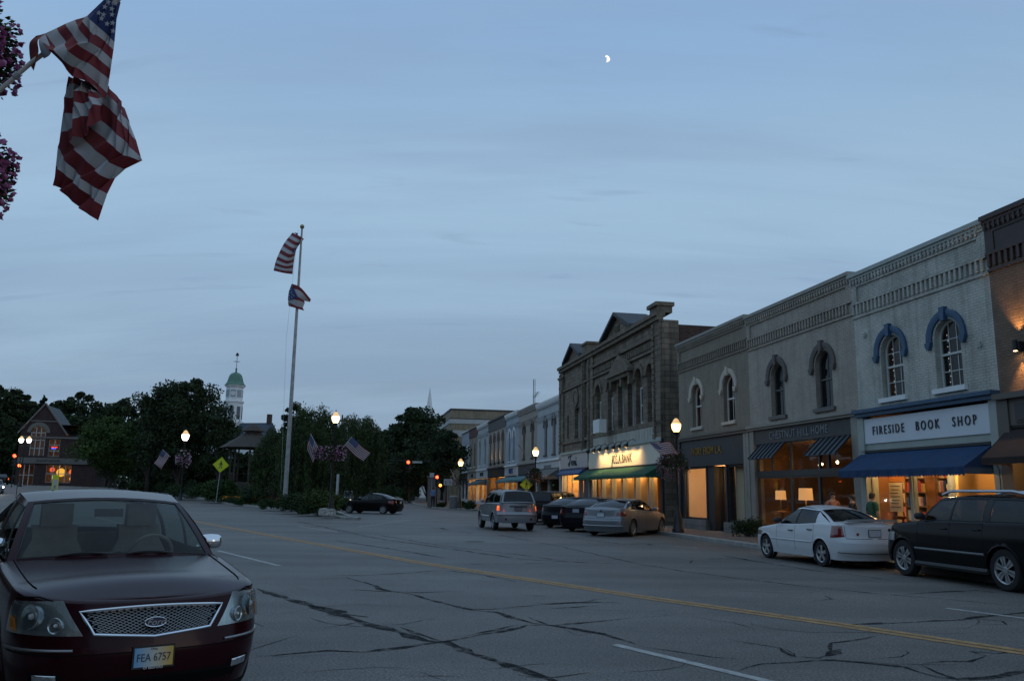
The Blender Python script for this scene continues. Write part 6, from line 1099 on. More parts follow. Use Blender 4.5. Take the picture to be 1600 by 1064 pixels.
# ------------------------------------------------------------------ cars (x forward, y left, origin on the ground midway between the axles)
def paint(name, c, rough=.28, metal=.3):
    return mat(name, c, rough, metal if max(c) > .2 else metal * .3, coat=.06 if max(c) < .2 else .3, spec=.17 if max(c) < .2 else .5, var=.04, vscale=1)
TRIM = mat('black_plastic_trim', (.016, .016, .017), .6); REDLENS = mat('red_tail_lens', (.16, .008, .01), .15, coat=1); CLEARL = glassmat('clear_lamp_lens', trans=.98, fres=1.5); REFL = mat('lamp_reflector', (.62, .64, .66), .2, .9, var=.3, vscale=20); AMBER = mat('amber_lens', (.5, .16, .02), .2); SEAT = mat('grey_beige_seat', (.26, .24, .21), .85, var=.15, vscale=8); RIM = mat('alloy_rim', (.42, .43, .44), .3, .85); PLATE = mat('white_number_plate', (.5, .53, .58), .5, var=.1, vscale=12)
def spec(L, Wd, H, wb, foh, suv=False, Rw=.33, zb=.22, hood=.74, cowl=.98, tail=1.04, boxy=.0, **k):
    xf = wb / 2 + foh; xr = xf - L; w = Wd / 2
    s = dict(xf=xf, xr=xr, w=w, H=H, wb=wb, Rw=Rw, zb=zb, suv=suv, pf=2.5 + boxy, Lf=.62 - .15 * boxy, pr=2.6 + boxy, Lr=.42 - .08 * boxy, K=8, nspoke=5, spoke_w=.34, double=False, crown=.055)
    if not suv:
        s['top'] = [(xr, tail - .05), (xr + .12, tail), (xr + .9, tail - .005), (0, cowl + .0), (wb / 2 - .45, cowl - .02), (xf - .35, hood + .06), (xf, hood)]
        s['belt'] = (wb / 2 - .58, xr + .62); s['rail'] = [(wb / 2 - 1.28, .60 * Wd / 1.87, H - .075), (-.25, .625 * Wd / 1.87, H - .045), (xr + 1.45, .58 * Wd / 1.87, H - .095)]
        s['keys'] = [(wb / 2 - .58, wb / 2 - 1.28), (-.12, -.2), (-1.0, -.95), (xr + .62, xr + 1.45)]
        s['winrng'] = [(.07, .975), (.03, .96), (.08, .45)]; s['fbow'] = (.2, .1); s['rbow'] = (.1, .08)
    else:
        s['top'] = [(xr, cowl + .08), (xr + .4, cowl + .06), (0, cowl + .03), (wb / 2 - .5, cowl), (xf - .35, hood + .1), (xf, hood)]
        s['belt'] = (wb / 2 - .5, xr + .06); s['rail'] = [(wb / 2 - 1.05, .64 * Wd / 1.87, H - .09), (-.3, .66 * Wd / 1.87, H - .05), (xr + .28, .63 * Wd / 1.87, H - .08)]
        s['keys'] = [(wb / 2 - .5, wb / 2 - 1.05), (.0, -.08), (-.95, -.98), (xr + .06, xr + .28)]
        s['winrng'] = [(.07, .97), (.03, .95), (.08, .86)]; s['fbow'] = (.15, .08); s['rbow'] = (.04, .04)
    s['fprof'] = [(.0, .12), (.22, .09), (.35, .015), (.55, .0), (.7, .04), (.85, .11), (1.1, .22)]; s['rprof'] = [(0, .16), (.25, .1), (.42, .0), (.6, .0), (.75, .045), (1.05, .075), (1.2, .1)]
    s['wprof'] = [(0, .9), (.22, .945), (.4, .985), (.6, 1.0), (.78, .985), (.95, .955), (1.2, .93)]
    s.update(k); return s
class Car:
    def __init__(c, label, loc, rz, s, body, glass=None, group='cars on the street', name='parked_car', trim=None, catg='car', seats=True, kind=None):
        c.s = s; c.t = thing(name, label, catg, loc, rz, group); c.body = body; c.glass = glass or DARKGLASS; c.build(trim or TRIM, seats)
    def zt(c, x): q = c.s['top']; return float(np.interp(x, [a for a, _ in q], [b for _, b in q]))
    def ww(c, z, x):
        q = c.s['wprof']; s = c.s; m = (s['xf'] + s['xr']) / 2; return s['w'] * float(np.interp(z, [a for a, _ in q], [b for _, b in q])) * (1 - s.get('nose', .06) * (max(0, (x - m)) / ((s['xf'] - s['xr']) / 2)) ** 3 - .045 * (max(0, m - x) / ((s['xf'] - s['xr']) / 2)) ** 3)
    def end(c, e, z): q = c.s['fprof' if e > 0 else 'rprof']; d = float(np.interp(z, [a for a, _ in q], [b for _, b in q])); return c.s['xf'] - d if e > 0 else c.s['xr'] + d
    def surf(c, e, a, z, off=0.0):
        s = c.s; P_, Lc = (s['pf'], s['Lf']) if e > 0 else (s['pr'], s['Lr']); sg = 1 if a >= 0 else -1; a = abs(a); xe = c.end(e, z)
        if a <= 1: th = a * PI / 2; q = math.sin(th) ** (2 / P_); d = 1 - max(0, math.cos(th)) ** (2 / P_); x = xe - e * Lc * d; y = c.ww(z, x) * q; n = Vector((e * max(.02, math.cos(th)), math.sin(th), 0)).normalized()
        else: x = xe - e * (Lc + a - 1); y = c.ww(z, x); n = Vector((0, 1, 0))
        return Vector((x + n.x * off, sg * (y + n.y * off), z))
    def a_of_y(c, e, y, z):
        P_ = c.s['pf'] if e > 0 else c.s['pr']; q = min(.999, abs(y) / c.ww(z, c.end(e, z))); return math.copysign(math.asin(q ** (P_ / 2)) / (PI / 2), y)
    def yz(c, e, y, z, off=0.0): return c.surf(e, c.a_of_y(e, y, z), z, off)
    def patch(c, name, e, corners, m, off=.006, n=8, both=True, parent=None, yzm=False, label=None):
        # corners (a,z) in order inner-bottom, outer-bottom, outer-top, inner-top
        out = []
        for sg in ((1, -1) if both else (1,)):
            b = MB(); rows = []
            for j in range(n + 1):
                r_ = []
                for i in range(n + 1):
                    u, v = i / n, j / n; p = [(1 - u) * (1 - v) * corners[0][k] + u * (1 - v) * corners[1][k] + u * v * corners[2][k] + (1 - u) * v * corners[3][k] for k in (0, 1)]
                    bul = off * (1 if 0 < i < n and 0 < j < n else .4); r_.append(c.surf(e, sg * p[0], p[1], bul) if not yzm else c.yz(e, sg * p[0], p[1], bul))
                rows.append(r_)
            b.grid(rows); out.append(b.build(name, m, parent or c.t, smooth_=True, angle=None, label=label))
        return out
    def line(c, name, e, pts, rad, m, parent=None, off=.0, both=True, yzm=False, nsub=8):
        for sg in ((1, -1) if both else (1,)):
            P = []
            for p, q in zip(pts[:-1], pts[1:]):
                for k in range(nsub): a = lerp(p[0], q[0], k / nsub); z = lerp(p[1], q[1], k / nsub); P.append(c.yz(e, sg * a, z, off) if yzm else c.surf(e, sg * a, z, off))
            P.append(c.yz(e, sg * pts[-1][0], pts[-1][1], off) if yzm else c.surf(e, sg * pts[-1][0], pts[-1][1], off)); b = MB(); b.tube(P, rad, 6); b.build(name, m, parent or c.t, smooth_=True)
    def side_line(c, name, pts, rad, m, off=.0, parent=None):
        for sg in (1, -1): b = MB(); b.tube([(x, sg * (c.ww(z, x) + off), z) for x, z in pts], rad, 6); b.build(name, m, parent or c.t, smooth_=True)
    def build(c, trim, seats):
        s = c.s; t = c.t; A = [('f', a) for a in np.linspace(0, 1, 15)] + [('s', f) for f in np.linspace(0, 1, 88)[1:-1]] + [('r', a) for a in np.linspace(1, 0, 13)]
        LV = list(np.linspace(0, 1, 17)); wxs = (s['wb'] / 2, -s['wb'] / 2); Ra = s['Rw'] + .055; zb = s['zb']; grid = []
        xm = (s['xf'] + s['xr']) / 2
        for k, v in A:
            col = []
            if k == 'f': xn = c.surf(1, v, .6).x
            elif k == 'r': xn = c.surf(-1, v, .6).x
            else: xn = lerp(s['xf'] - s['Lf'], s['xr'] + s['Lr'], v)
            zt = c.zt(xn)
            for tt in LV:
                z = lerp(zb, zt, tt)
                if k == 'f': p = c.surf(1, v, z)
                elif k == 'r': p = c.surf(-1, v, z)
                else: x = lerp(c.end(1, z) - s['Lf'], c.end(-1, z) + s['Lr'], v); p = Vector((x, c.ww(z, x), z))
                if abs(p.y) > .4:
                    for wx in wxs:
                        d = Vector((p.x - wx, 0, p.z - s['Rw'])); 
                        if d.length < Ra and d.length > 1e-4: d = d.normalized() * Ra; p = Vector((wx + d.x, p.y, s['Rw'] + d.z))
                col.append(p)
            last = col[-1]; ci = math.cos(v * PI / 2) if k in 'fr' else 0; e = 1 if k == 'f' else -1
            for ins, up in ((.018, .012), (.05, .02)): col.append(Vector((last.x - e * ins * ci, last.y * (1 - ins * .9), last.z + up)))
            grid.append(col)
        parts = {}
        def bucket(n): return parts.setdefault(n, MB())
        def cls(i, j):
            k, v = A[i]; p = grid[i][j]; x = p.x; zt_ = .56 if j < len(LV) else 9
            if j >= len(LV) - 1: return 'fender'
            if k == 'f' and v < .93: return 'front_bumper' if p.z < .52 else 'nose_panel'
            if k == 'r' and v < .93: return 'rear_bumper' if p.z < .58 else 'tail_panel'
            kx = s['keys']
            if kx[1][0] - .06 < x < kx[0][0] - .0 and p.z > .3: return 'front_door'
            if kx[2][0] - .02 < x < kx[1][0] - .06 and p.z > .3: return 'rear_door'
            return 'fender'
        for sg in (1, -1):
            acc = {}
            for i in range(len(grid) - 1):
                for j in range(len(grid[0]) - 1):
                    q = [grid[i][j], grid[i + 1][j], grid[i + 1][j + 1], grid[i][j + 1]]; cc = sum(q, Vector()) / 4
                    if any(math.hypot(cc.x - wx, cc.z - s['Rw']) < Ra - .004 for wx in wxs) and cc.y > .4: continue
                    if (q[0] - q[2]).length < 1e-5: continue
                    n = cls(i, j); acc.setdefault(n, []).append((i, j))
            for n, cells in acc.items():
                b = parts.setdefault(n + ('' if n in ('front_bumper', 'rear_bumper', 'nose_panel', 'tail_panel') else '#%d' % sg), MB()); idx = {}
                for i, j in cells:
                    f = []
                    for a, q in ((i, j), (i + 1, j), (i + 1, j + 1), (i, j + 1)):
                        key = (a, q) if grid[a][q].y > 1e-5 else (a, q, 0)
                        if (key, sg) not in idx: idx[(key, sg)] = len(b.v); b.v.append((grid[a][q].x, sg * grid[a][q].y, grid[a][q].z))
                        f.append(idx[(key, sg)])
                    b.f.append(tuple(f)); b.mi.append(0)
        K = s['K']; xc0 = s['belt'][0] + .06; xc1 = s['belt'][1] - .04
        rows = []
        for col in grid:
            p = col[-1]; cr = s['crown'] * smooth(min((s['xf'] - p.x) / .55, (p.x - s['xr']) / .4)); rows.append([Vector((p.x + (.0), p.y * (1 - 2 * k / K), p.z + cr * (1 - (1 - 2 * k / K) ** 2))) for k in range(K + 1)])
        caps = {'hood': MB(), 'trunk_lid': MB()}
        seg = {'hood': [r_ for r_ in rows if r_[0].x >= xc0 - .12], 'trunk_lid': [r_ for r_ in rows if r_[0].x <= xc1 + .1]}
        for n, rr in seg.items():
            if len(rr) > 1: caps[n].grid(rr); caps[n].build(n, c.body, t, smooth_=True, angle=50)
        for sg in (0, 1):
            P = [(r_[0].lerp(r_[1], .35) if not sg else r_[-1].lerp(r_[-2], .35)) + Vector((0, 0, .002)) for r_ in rows if s['belt'][0] - .05 <= r_[0].x <= s['xf'] - .42]
            if len(P) > 1: b = MB(); b.tube(P, .005, 5); b.build('panel_gap', DARK, t)
        c.parts = {}
        for n, b in parts.items():
            nm = n.split('#')[0]; o = b.build(nm, c.body, t, smooth_=True, angle=50); c.parts[n] = o
        # seams round the doors
        kx = s['keys']
        for x in (kx[0][0] - .02, kx[1][0] - .06, kx[2][0] - .02): c.side_line('panel_gap', [(x + (.1 * (1 - k / 8) if False else 0), lerp(.32, c.zt(x), k / 8)) for k in range(9)], .005, DARK, -.002)
        # arches
        for wx in wxs:
            for sg in (1, -1):
                b = MB(); P = []
                for k in range(19):
                    a = R(-12) + R(204) * k / 18; z = s['Rw'] + Ra * math.sin(a)
                    if z < zb - .02: continue
                    x = wx + Ra * math.cos(a); P.append((x, sg * (c.ww(z, x) - .004), z))
                b.tube(P, .014, 6); b.build('wheel_arch', s.get('archm') or c.body, t, smooth_=True)
        # sill and underbody
        b = MB(); b.box(s['xr'] + .34, s['xf'] - .4, -s['w'] * .68, s['w'] * .68, zb - .02, .62); b.build('underbody', DARK, t)
        # wheels
        Rw = s['Rw']; wt = .205
        ty = MB(); ty.lathe([(Rw * .66, -.1), (Rw * .7, -.105), (Rw * .93, -.1), (Rw * .99, -.07), (Rw, 0), (Rw * .99, .07), (Rw * .93, .1), (Rw * .7, .105), (Rw * .66, .1)], 30, axis='y'); tm = ty.mesh('tyre', RUBBER, True, 40)
        ri = MB(); ri.lathe([(Rw * .68, .1), (Rw * .66, .085), (Rw * .6, .075), (Rw * .58, .0)], 30, axis='y'); ri.lathe([(.001, .088), (Rw * .15, .088), (Rw * .2, .075), (Rw * .2, .02)], 14, axis='y')
        ns = s['nspoke']
        for k in range(ns):
            a = 2 * PI * k / ns + .3
            for da in ((-.13, .13) if s['double'] else (0,)):
                hw = s['spoke_w'] * Rw * (.5 if not s['double'] else .26); c1 = Vector((math.cos(a + da), 0, math.sin(a + da))); pr = Vector((-c1.z, 0, c1.x)); i_, o_ = Rw * .12, Rw * .62
                v = [c1 * i_ - pr * hw * .62, c1 * i_ + pr * hw * .62, c1 * o_ + pr * hw * .9, c1 * o_ - pr * hw * .9]; ri.add([p + Vector((0, .083, 0)) for p in v] + [p + Vector((0, .045, 0)) for p in v], [(0, 1, 2, 3), (0, 1, 5, 4), (1, 2, 6, 5), (2, 3, 7, 6), (3, 0, 4, 7)])
        rm = ri.mesh('rim', s.get('rimm') or RIM, True, 35); hb = MB(); hb.lathe([(.001, .02), (Rw * .6, .02)], 20, axis='y'); hm = hb.mesh('wheel_backing', DARK)
        for wx in wxs:
            for sg in (1, -1):
                o = bpy.data.objects.new('wheel', None); COL.objects.link(o); o.parent = t; o.location = (wx, sg * (s['w'] * .985 - .115), Rw); o.rotation_euler = (0, 0, 0 if sg > 0 else PI)
                inst(tm, 'tyre', o); inst(rm, 'rim', o); inst(hm, 'wheel_backing', o)
        # greenhouse
        rx = [r_[0] for r_ in s['rail']]; X0, XN = rx[0], rx[-1]
        ry = lambda x: float(np.interp(x, rx[::-1], [r_[1] for r_ in s['rail']][::-1])); rz_ = lambda x: float(np.interp(x, rx[::-1], [r_[2] for r_ in s['rail']][::-1]))
        by = lambda x: c.ww(c.zt(x), x) * (1 - .05) - .015; bz = lambda x: c.zt(x) + .025
        keys = s['keys']; c.by, c.bz = by, bz
        def kxs(q):
            i = min(int(q), len(keys) - 2); f = q - i; return lerp(keys[i][0], keys[i + 1][0], f), lerp(keys[i][1], keys[i + 1][1], f)
        def S(q, v, sg, off=0.0):
            xb, xr_ = kxs(q); B_ = Vector((xb, by(xb), bz(xb) - .02)); T_ = Vector((xr_, ry(xr_), rz_(xr_))); p = B_.lerp(T_, v); p.y += .035 * math.sin(PI * v) + off; p.y *= sg; return p
        nk = len(keys) - 1; smax = nk
        def framed(fn, us, vs, wins, fm, name, parent=t):
            # fn(u,v) surface sampled on us x vs; wins = rects left open for panes
            b = MB(); idx = {}
            def V(i, j):
                if (i, j) not in idx: idx[(i, j)] = len(b.v); b.v.append(tuple(fn(us[i], vs[j])))
                return idx[(i, j)]
            for i in range(len(us) - 1):
                for j in range(len(vs) - 1):
                    u = (us[i] + us[i + 1]) / 2; v = (vs[j] + vs[j + 1]) / 2
                    if any(w[0] < u < w[1] and w[2] < v < w[3] for w in wins): continue
                    b.f.append((V(i, j), V(i + 1, j), V(i + 1, j + 1), V(i, j + 1))); b.mi.append(0)
            return b.build(name, fm, parent, smooth_=True, angle=50)
        def pane_(fn, w, name, gm, n=8):
            b = MB(); b.grid([[fn(lerp(w[0], w[1], i / n), lerp(w[2], w[3], j / n)) for i in range(n + 1)] for j in range(n + 1)]); o = b.build(name, gm, t, smooth_=True, angle=None)
            P = [fn(lerp(w[0], w[1], i / 6), w[2]) for i in range(6)] + [fn(w[1], lerp(w[2], w[3], i / 6)) for i in range(6)] + [fn(lerp(w[1], w[0], i / 6), w[3]) for i in range(6)] + [fn(w[0], lerp(w[3], w[2], i / 6)) for i in range(6)]
            b = MB(); b.tube(P, .009, 5, closed=True); b.build('window_seal', trim, o); return o
        wins = [(k + a, k + q, .06, .9) for k, (a, q) in enumerate(s['winrng']) if q > a]
        us = sorted(set([0, nk] + [x for w in wins for x in w[:2]] + list(np.linspace(0, nk, 13)))); vs = [0, .06, .3, .6, .9, 1]
        for sg in (1, -1):
            framed(lambda u, v: S(u, v, sg), us, vs, wins, c.body, 'side_frame')
            for w in wins: pane_(lambda u, v: S(u, v, sg, -.004), w, 'side_window', c.glass, 6)
            for k in range(1, len(wins)):
                b = MB(); wa, wb_ = wins[k - 1][1], wins[k][0]; b.grid([[S(lerp(wa, wb_, i / 3), lerp(.05, .91, j / 4), sg, .003) for i in range(4)] for j in range(5)]); b.build('door_pillar', trim, t)
        fb, ft = s['fbow']; rb, rt = s['rbow']; crr = .045
        def WS(u, v, off=0.0):
            q = 1 - u * u; B_ = Vector((keys[0][0] + fb * q, u * by(keys[0][0]), bz(keys[0][0]) - .02 + .04 * q)); T_ = Vector((X0 + ft * q, u * ry(X0), rz_(X0) + crr * q)); p = B_.lerp(T_, v); p += Vector((.5, 0, .8)) * (.03 * math.sin(PI * v) + off); return p
        def RW(u, v, off=0.0):
            q = 1 - u * u; B_ = Vector((keys[-1][0] - rb * q, u * by(keys[-1][0]), bz(keys[-1][0]) - .02 + .03 * q)); T_ = Vector((XN - rt * q, u * ry(XN), rz_(XN) + crr * q)); p = B_.lerp(T_, v); p += Vector((-.5, 0, .7)) * (.03 * math.sin(PI * v) + off); return p
        ws = (-.92, .92, .05, .95); rw = (-.88, .88, .1 if not s['suv'] else .08, .92)
        framed(WS, [-1, -.92, -.6, -.3, 0, .3, .6, .92, 1], [0, .05, .5, .95, 1], [ws], c.body, 'windscreen_frame'); c.ws = pane_(lambda u, v: WS(u, v, -.003), ws, 'windscreen', c.s.get('wsglass') or c.glass, 10); framed(RW, [-1, -.88, -.5, 0, .5, .88, 1], [0, rw[2], .5, .92, 1], [rw], c.body, 'rear_window_frame'); pane_(lambda u, v: RW(u, v, -.003), rw, 'rear_window', c.glass, 8)
        b = MB(); n = 14; b.grid([[Vector((lerp(X0 + ft * (1 - u * u), XN - rt * (1 - u * u), i / n), u * ry(lerp(X0, XN, i / n)), rz_(lerp(X0, XN, i / n)) + crr * (1 - u * u) + (.018 * math.sin(PI * i / n)))) for u in np.linspace(-1, 1, 11)] for i in range(n + 1)]); b.build('roof', c.body, t, smooth_=True, angle=50)
        c.WS = WS; c.RW = RW; c.S = S
        b = MB(); b.box(keys[-1][0] + .1, keys[0][0] - .05, -s['w'] * .78, s['w'] * .78, .5, .53); b.box(keys[0][0] - .25, keys[0][0] + .12, -s['w'] * .78, s['w'] * .78, .7, bz(keys[0][0]) - .07); b.box(keys[-1][0] + (.12 if s['suv'] else -.05), keys[-1][0] + .35, -s['w'] * .78, s['w'] * .78, .6, bz(keys[-1][0]) - .06); b.build('cabin_floor', mat('dark_cabin', (.02, .02, .021), .9), t)
        if seats:
            sm = s.get('seatm') or mat('dark_seat', (.03, .03, .03), .9)
            for yy in (-.37, .37):
                b = MB(); xs_ = keys[1][0] + .12; b.box(xs_, xs_ + .5, yy - .25, yy + .25, .53, .68); h = bz(0) + .22
                b.grid([[(xs_ + lerp(.05, -.14, j / 5) + dx, yy + k * .25 * (1 if j < 4 else .75), lerp(.62, h, j / 5)) for k in (-1, -.9, -.5, 0, .5, .9, 1)] for j in range(6) for dx in (0,)]); b.grid([[(xs_ - .12 + lerp(.05, -.14, j / 5), yy + k * .25 * (1 if j < 4 else .75), lerp(.62, h, j / 5)) for k in (-1, -.5, .5, 1)] for j in range(6)]); b.box(xs_ - .2, xs_ - .06, yy - .13, yy + .13, h - .005, h + .2); b.build('seat', sm, t, smooth_=True)
            b = MB(); b.box(keys[2][0] + .05, keys[2][0] + .2, -.6, .6, .55, bz(0) + .12); b.build('rear_seat', sm, t)
            b = MB(); P = [(keys[0][0] - .42 + .06 * math.sin(a), .37 + .185 * math.cos(a), bz(0) - .02 + .17 * math.sin(a)) for a in np.linspace(0, 2 * PI, 21)[:-1]]; b.tube(P, .016, 6, closed=True); b.bar((keys[0][0] - .42, .2, bz(0) - .02), (keys[0][0] - .42, .54, bz(0) - .02), .05, .02); b.build('steering_wheel', sm, t)
        # mirrors
        for sg in (1, -1):
            b = MB(); x = keys[0][0] - s.get('mset', .2); y = by(x) + s.get('mout', .02); b.tube([(x, sg * (y - .03), bz(x) + .04), (x, sg * (y + .06), bz(x) + .05)], .02, 6); M_ = Matrix.Translation((x + .02, sg * (y + .1), bz(x) + .09)) @ Matrix.Diagonal((.075, .1, .068, 1))
            P = []
            for j in range(9):
                la = -PI / 2 + PI * j / 8; P.append([Vector((math.copysign(abs(math.cos(la) * math.cos(2 * PI * k / 14)) ** .6, math.cos(la) * math.cos(2 * PI * k / 14)), math.copysign(abs(math.cos(la) * math.sin(2 * PI * k / 14)) ** .6, math.cos(la) * math.sin(2 * PI * k / 14)), math.copysign(abs(math.sin(la)) ** .6, math.sin(la)))) for k in range(15)])
            b.grid([[M_ @ p for p in r_] for r_ in P]); b.build('wing_mirror', s.get('mirrorm') or c.body, t, smooth_=True)
        # handles
        for xk in (kx[1][0] + .12, kx[2][0] + .14):
            for sg in (1, -1):
                z = c.zt(xk) - .13; y = c.ww(z, xk) + .012; b = MB(); b.tube([(xk - .1, sg * (y - .012), z), (xk - .08, sg * (y + .018), z), (xk + .08, sg * (y + .018), z), (xk + .1, sg * (y - .012), z)], .014, 6); b.build('door_handle', s.get('handlem') or c.body, t, smooth_=True)
    def plate(c, e, z, y0=0.0, m=None, txt=None, tm=None, frame=True, name='number_plate', sub=None):
        p = c.yz(e, y0, z, .014); rz = PI / 2 if e > 0 else -PI / 2; o = bpy.data.objects.new(name, None); COL.objects.link(o); o.parent = c.t; o.location = p; o.rotation_euler = (0, 0, rz)
        if frame: b = MB(); b.box(-.165, .165, -.004, .004, -.09, .09); b.build('plate_frame', TRIM, o)
        b = MB(); b.add([(-.152, -.008, -.075), (.152, -.008, -.075), (.152, -.008, .075), (-.152, -.008, .075)], [(0, 1, 2, 3)]); b.build('plate', m or PLATE, o)
        if txt: text(txt, 'plate_lettering', tm or INK, o, (0, -.01, -.006), FACE, .088, .001, sx=.78)
        return o
    def tails(c, corners, m=None, white=None, lit=None):
        c.patch('tail_light', -1, corners, m or REDLENS, .008)
        if white: c.patch('reversing_light', -1, white, mat('white_lens', (.5, .5, .5), .2), .012, 4)
    def heads(c, corners): c.patch('headlight_housing', 1, corners, REFL, .004); c.patch('headlight', 1, corners, CLEARL, .016)
def drive(P, heading): # world heading in degrees, clockwise from +Y
    h = R(heading); return (P.x, P.y, P.z), math.atan2(math.cos(h), math.sin(h))
def axle_mid(rear_contact, heading, wb, side, w):
    # contact point of a rear wheel (side +1 left, -1 right) -> point midway between the axles
    h = R(heading); f = Vector((math.sin(h), math.cos(h), 0)); l = Vector((-f.y, f.x, 0)); return rear_contact + f * wb / 2 - l * side * (w - .1)
# --- maroon saloon in the foreground
FD = spec(5.1, 1.89, 1.60, 2.87, .98, Rw=.335, zb=.2, hood=.83, cowl=1.03, tail=1.1, boxy=.35, mirrorm=CHROME, handlem=CHROME, seatm=SEAT, wsglass=glassmat('windscreen_glass', tint=(.62, .7, .68), trans=.9, body=(.02, .026, .028), fres=1.32))
FD['nose'] = .15; FD['rail'] = [(.155, .65, 1.495), (-.3, .675, 1.555), (-1.24, .63, 1.48)]; FD['mset'] = .42; FD['mout'] = -.03; FD['fprof'] = [(0, .12), (.2, .1), (.33, .02), (.5, .0), (.6, .02), (.72, .045), (.88, .09), (1.1, .2)]
FORDH = 144.6; h = R(FORDH); fe = gp(242, 964, .73); fpos = fe - Vector((math.sin(h), math.cos(h), 0)) * (FD['xf'] - .05); fpos.z = 0
MAROON = paint('maroon_car_paint', (.022, .003, .006), .2, .35)
fd = Car('maroon saloon facing the camera in the near left corner', *drive(fpos, FORDH), FD, MAROON, CARGLASS, name='parked_car', trim=TRIM)
Y = lambda *a: fd.yz(1, *a)
# grille: dark recess, chrome surround, diamond lattice, oval badge
gq = lambda u, v: (u * lerp(.38, .47, v), lerp(.645, .79, v) - .035 * (1 - abs(u)) * (1 - v) * 1 + .02 * (1 - u * u) * v)
b = MB(); b.grid([[fd.yz(1, *gq(u, v), .002) for u in np.linspace(-1, 1, 17)] for v in np.linspace(0, 1, 5)]); gr = b.build('grille', DARK, fd.t); b = MB()
loop = [gq(u, 0) for u in np.linspace(-1, 1, 15)] + [gq(1, v) for v in (.33, .66)] + [gq(u, 1) for u in np.linspace(1, -1, 15)] + [gq(-1, v) for v in (.66, .33)]; b.tube([fd.yz(1, y, z, .014) for y, z in loop], .013, 8, closed=True); b.build('grille_surround', CHROME, gr, smooth_=True); b = MB(); n = 20; m_ = 6
for i in range(-2 * m_, n + 2 * m_):
    for sl in (1, -1):
        P = []
        for k in range(m_ + 1):
            u = -1 + 2 * (i + (1.5 * k if sl > 0 else -1.5 * k)) / n
            if -1.001 <= u <= 1.001: P.append(fd.yz(1, *gq(u * .985, k / m_), .012))
        if len(P) > 1: b.tube(P, .0026, 4)
b.build('grille_lattice', mat('satin_chrome', (.3, .31, .32), .35, .9), gr)
bc = fd.yz(1, 0, .705, .02); b = MB(); b.lathe([(.001, .012), (.07, .012), (.075, .006), (.075, 0)], 24, axis='x'); b.xf(Matrix.Translation(bc) @ Matrix.Diagonal((1, 1.0, .44, 1))); bd = b.build('oval_badge', mat('badge_blue', (.015, .025, .07), .2, coat=1), fd.t, smooth_=True, label='dark blue oval badge with silver script'); b = MB(); b.tube([bc + Vector((.012, .073 * math.cos(a), .032 * math.sin(a))) for a in np.linspace(0, 2 * PI, 25)[:-1]], .004, 5, closed=True); b.build('badge_rim', CHROME, bd); text('Ford', 'badge_script', CHROME, bd, bc + Vector((.014, 0, -.002)), (PI / 2, 0, PI / 2), .062, .002, shear=.35, sx=1.05)
# headlights: housing, two round reflectors, amber corner, clear cover
hc = [(.285, .635), (.95, .65), (.91, .85), (.43, .865)]
fd.patch('headlight_housing', 1, hc, mat('pale_lamp_bowl', (.5, .53, .56), .22, .9, var=.12, vscale=12, stretch=(1, 6, .3)), .003)
for sg in (1, -1):
    for a, z, r_ in ((.46, .705, .052), (.66, .76, .08)):
        p = fd.surf(1, sg * a, z, .004); q = fd.surf(1, sg * a, z, .06); d = (q - p).normalized(); M_ = Matrix.Translation(p) @ d.to_track_quat('Z', 'Y').to_matrix().to_4x4(); b = MB(); b.lathe([(.001, -.01), (r_ * .3, -.008), (r_ * .8, .006), (r_, .014), (r_ * 1.06, .012)], 18).xf(M_); b.build('reflector_bowl', REFL, fd.t, smooth_=True); b = MB(); b.lathe([(.001, .02), (r_ * .25, .012), (r_ * .3, -.004)], 10).xf(M_); b.build('bulb', mat('pale_bulb', (.6, .62, .65), .1, coat=1), fd.t, smooth_=True)
fd.patch('indicator', 1, [(.80, .655), (.945, .66), (.93, .76), (.84, .74)], AMBER, .012); fd.patch('headlight', 1, hc, CLEARL, .022, 10)
# bumper details
fd.line('bumper_strip', 1, [(.34, .545), (.97, .555)], .010, mat('satin_strip', (.3, .3, .31), .3, .8), off=.006); fd.patch('lower_intake', 1, [(-.5, .26), (.5, .26), (.52, .35), (-.52, .35)], DARK, .004, both=False)
fd.patch('fog_light_recess', 1, [(.40, .315), (.66, .325), (.66, .40), (.40, .39)], DARK, .003); fd.patch('fog_light', 1, [(.44, .33), (.62, .335), (.62, .39), (.44, .385)], REFL, .016)
fd.line('panel_gap', 1, [(0, .515), (.5, .515), (.95, .53)], .004, DARK, off=.001); fd.line('panel_gap', 1, [(.5, .86), (.62, .885), (.9, .875)], .005, DARK, off=.001)
PG = bpy.data.materials.new('blue_to_gold_plate'); PG.use_nodes = True; nt = PG.node_tree; tcn = N(nt, 'ShaderNodeTexCoord'); sp_ = N(nt, 'ShaderNodeSeparateXYZ'); LK(nt, tcn.outputs['Object'], sp_.inputs[0]); cr_ = N(nt, 'ShaderNodeValToRGB'); mr_ = N(nt, 'ShaderNodeMapRange'); mr_.inputs[1].default_value = -.15; mr_.inputs[2].default_value = .15; LK(nt, sp_.outputs[0], mr_.inputs[0]); LK(nt, mr_.outputs[0], cr_.inputs[0]); cr_.color_ramp.elements[0].color = (.12, .36, .6, 1); cr_.color_ramp.elements[1].color = (.6, .38, .05, 1); e_ = cr_.color_ramp.elements.new(.5); e_.color = (.5, .52, .45, 1); LK(nt, cr_.outputs[0], nt.nodes['Principled BSDF'].inputs['Base Color'])
po = fd.plate(1, .475, m=PG, txt='FEA 6757', tm=mat('plate_navy', (.02, .03, .08), .5)); po.scale = (.85, 1, .85); text('OF BEDFORD', 'frame_lettering', WHITE, po, (0, -.0095, -.085), FACE, .026, .001); text('Ohio', 'state_lettering', mat('plate_navy', (.02, .03, .08)), po, (0, -.0095, .062), FACE, .026, .001)
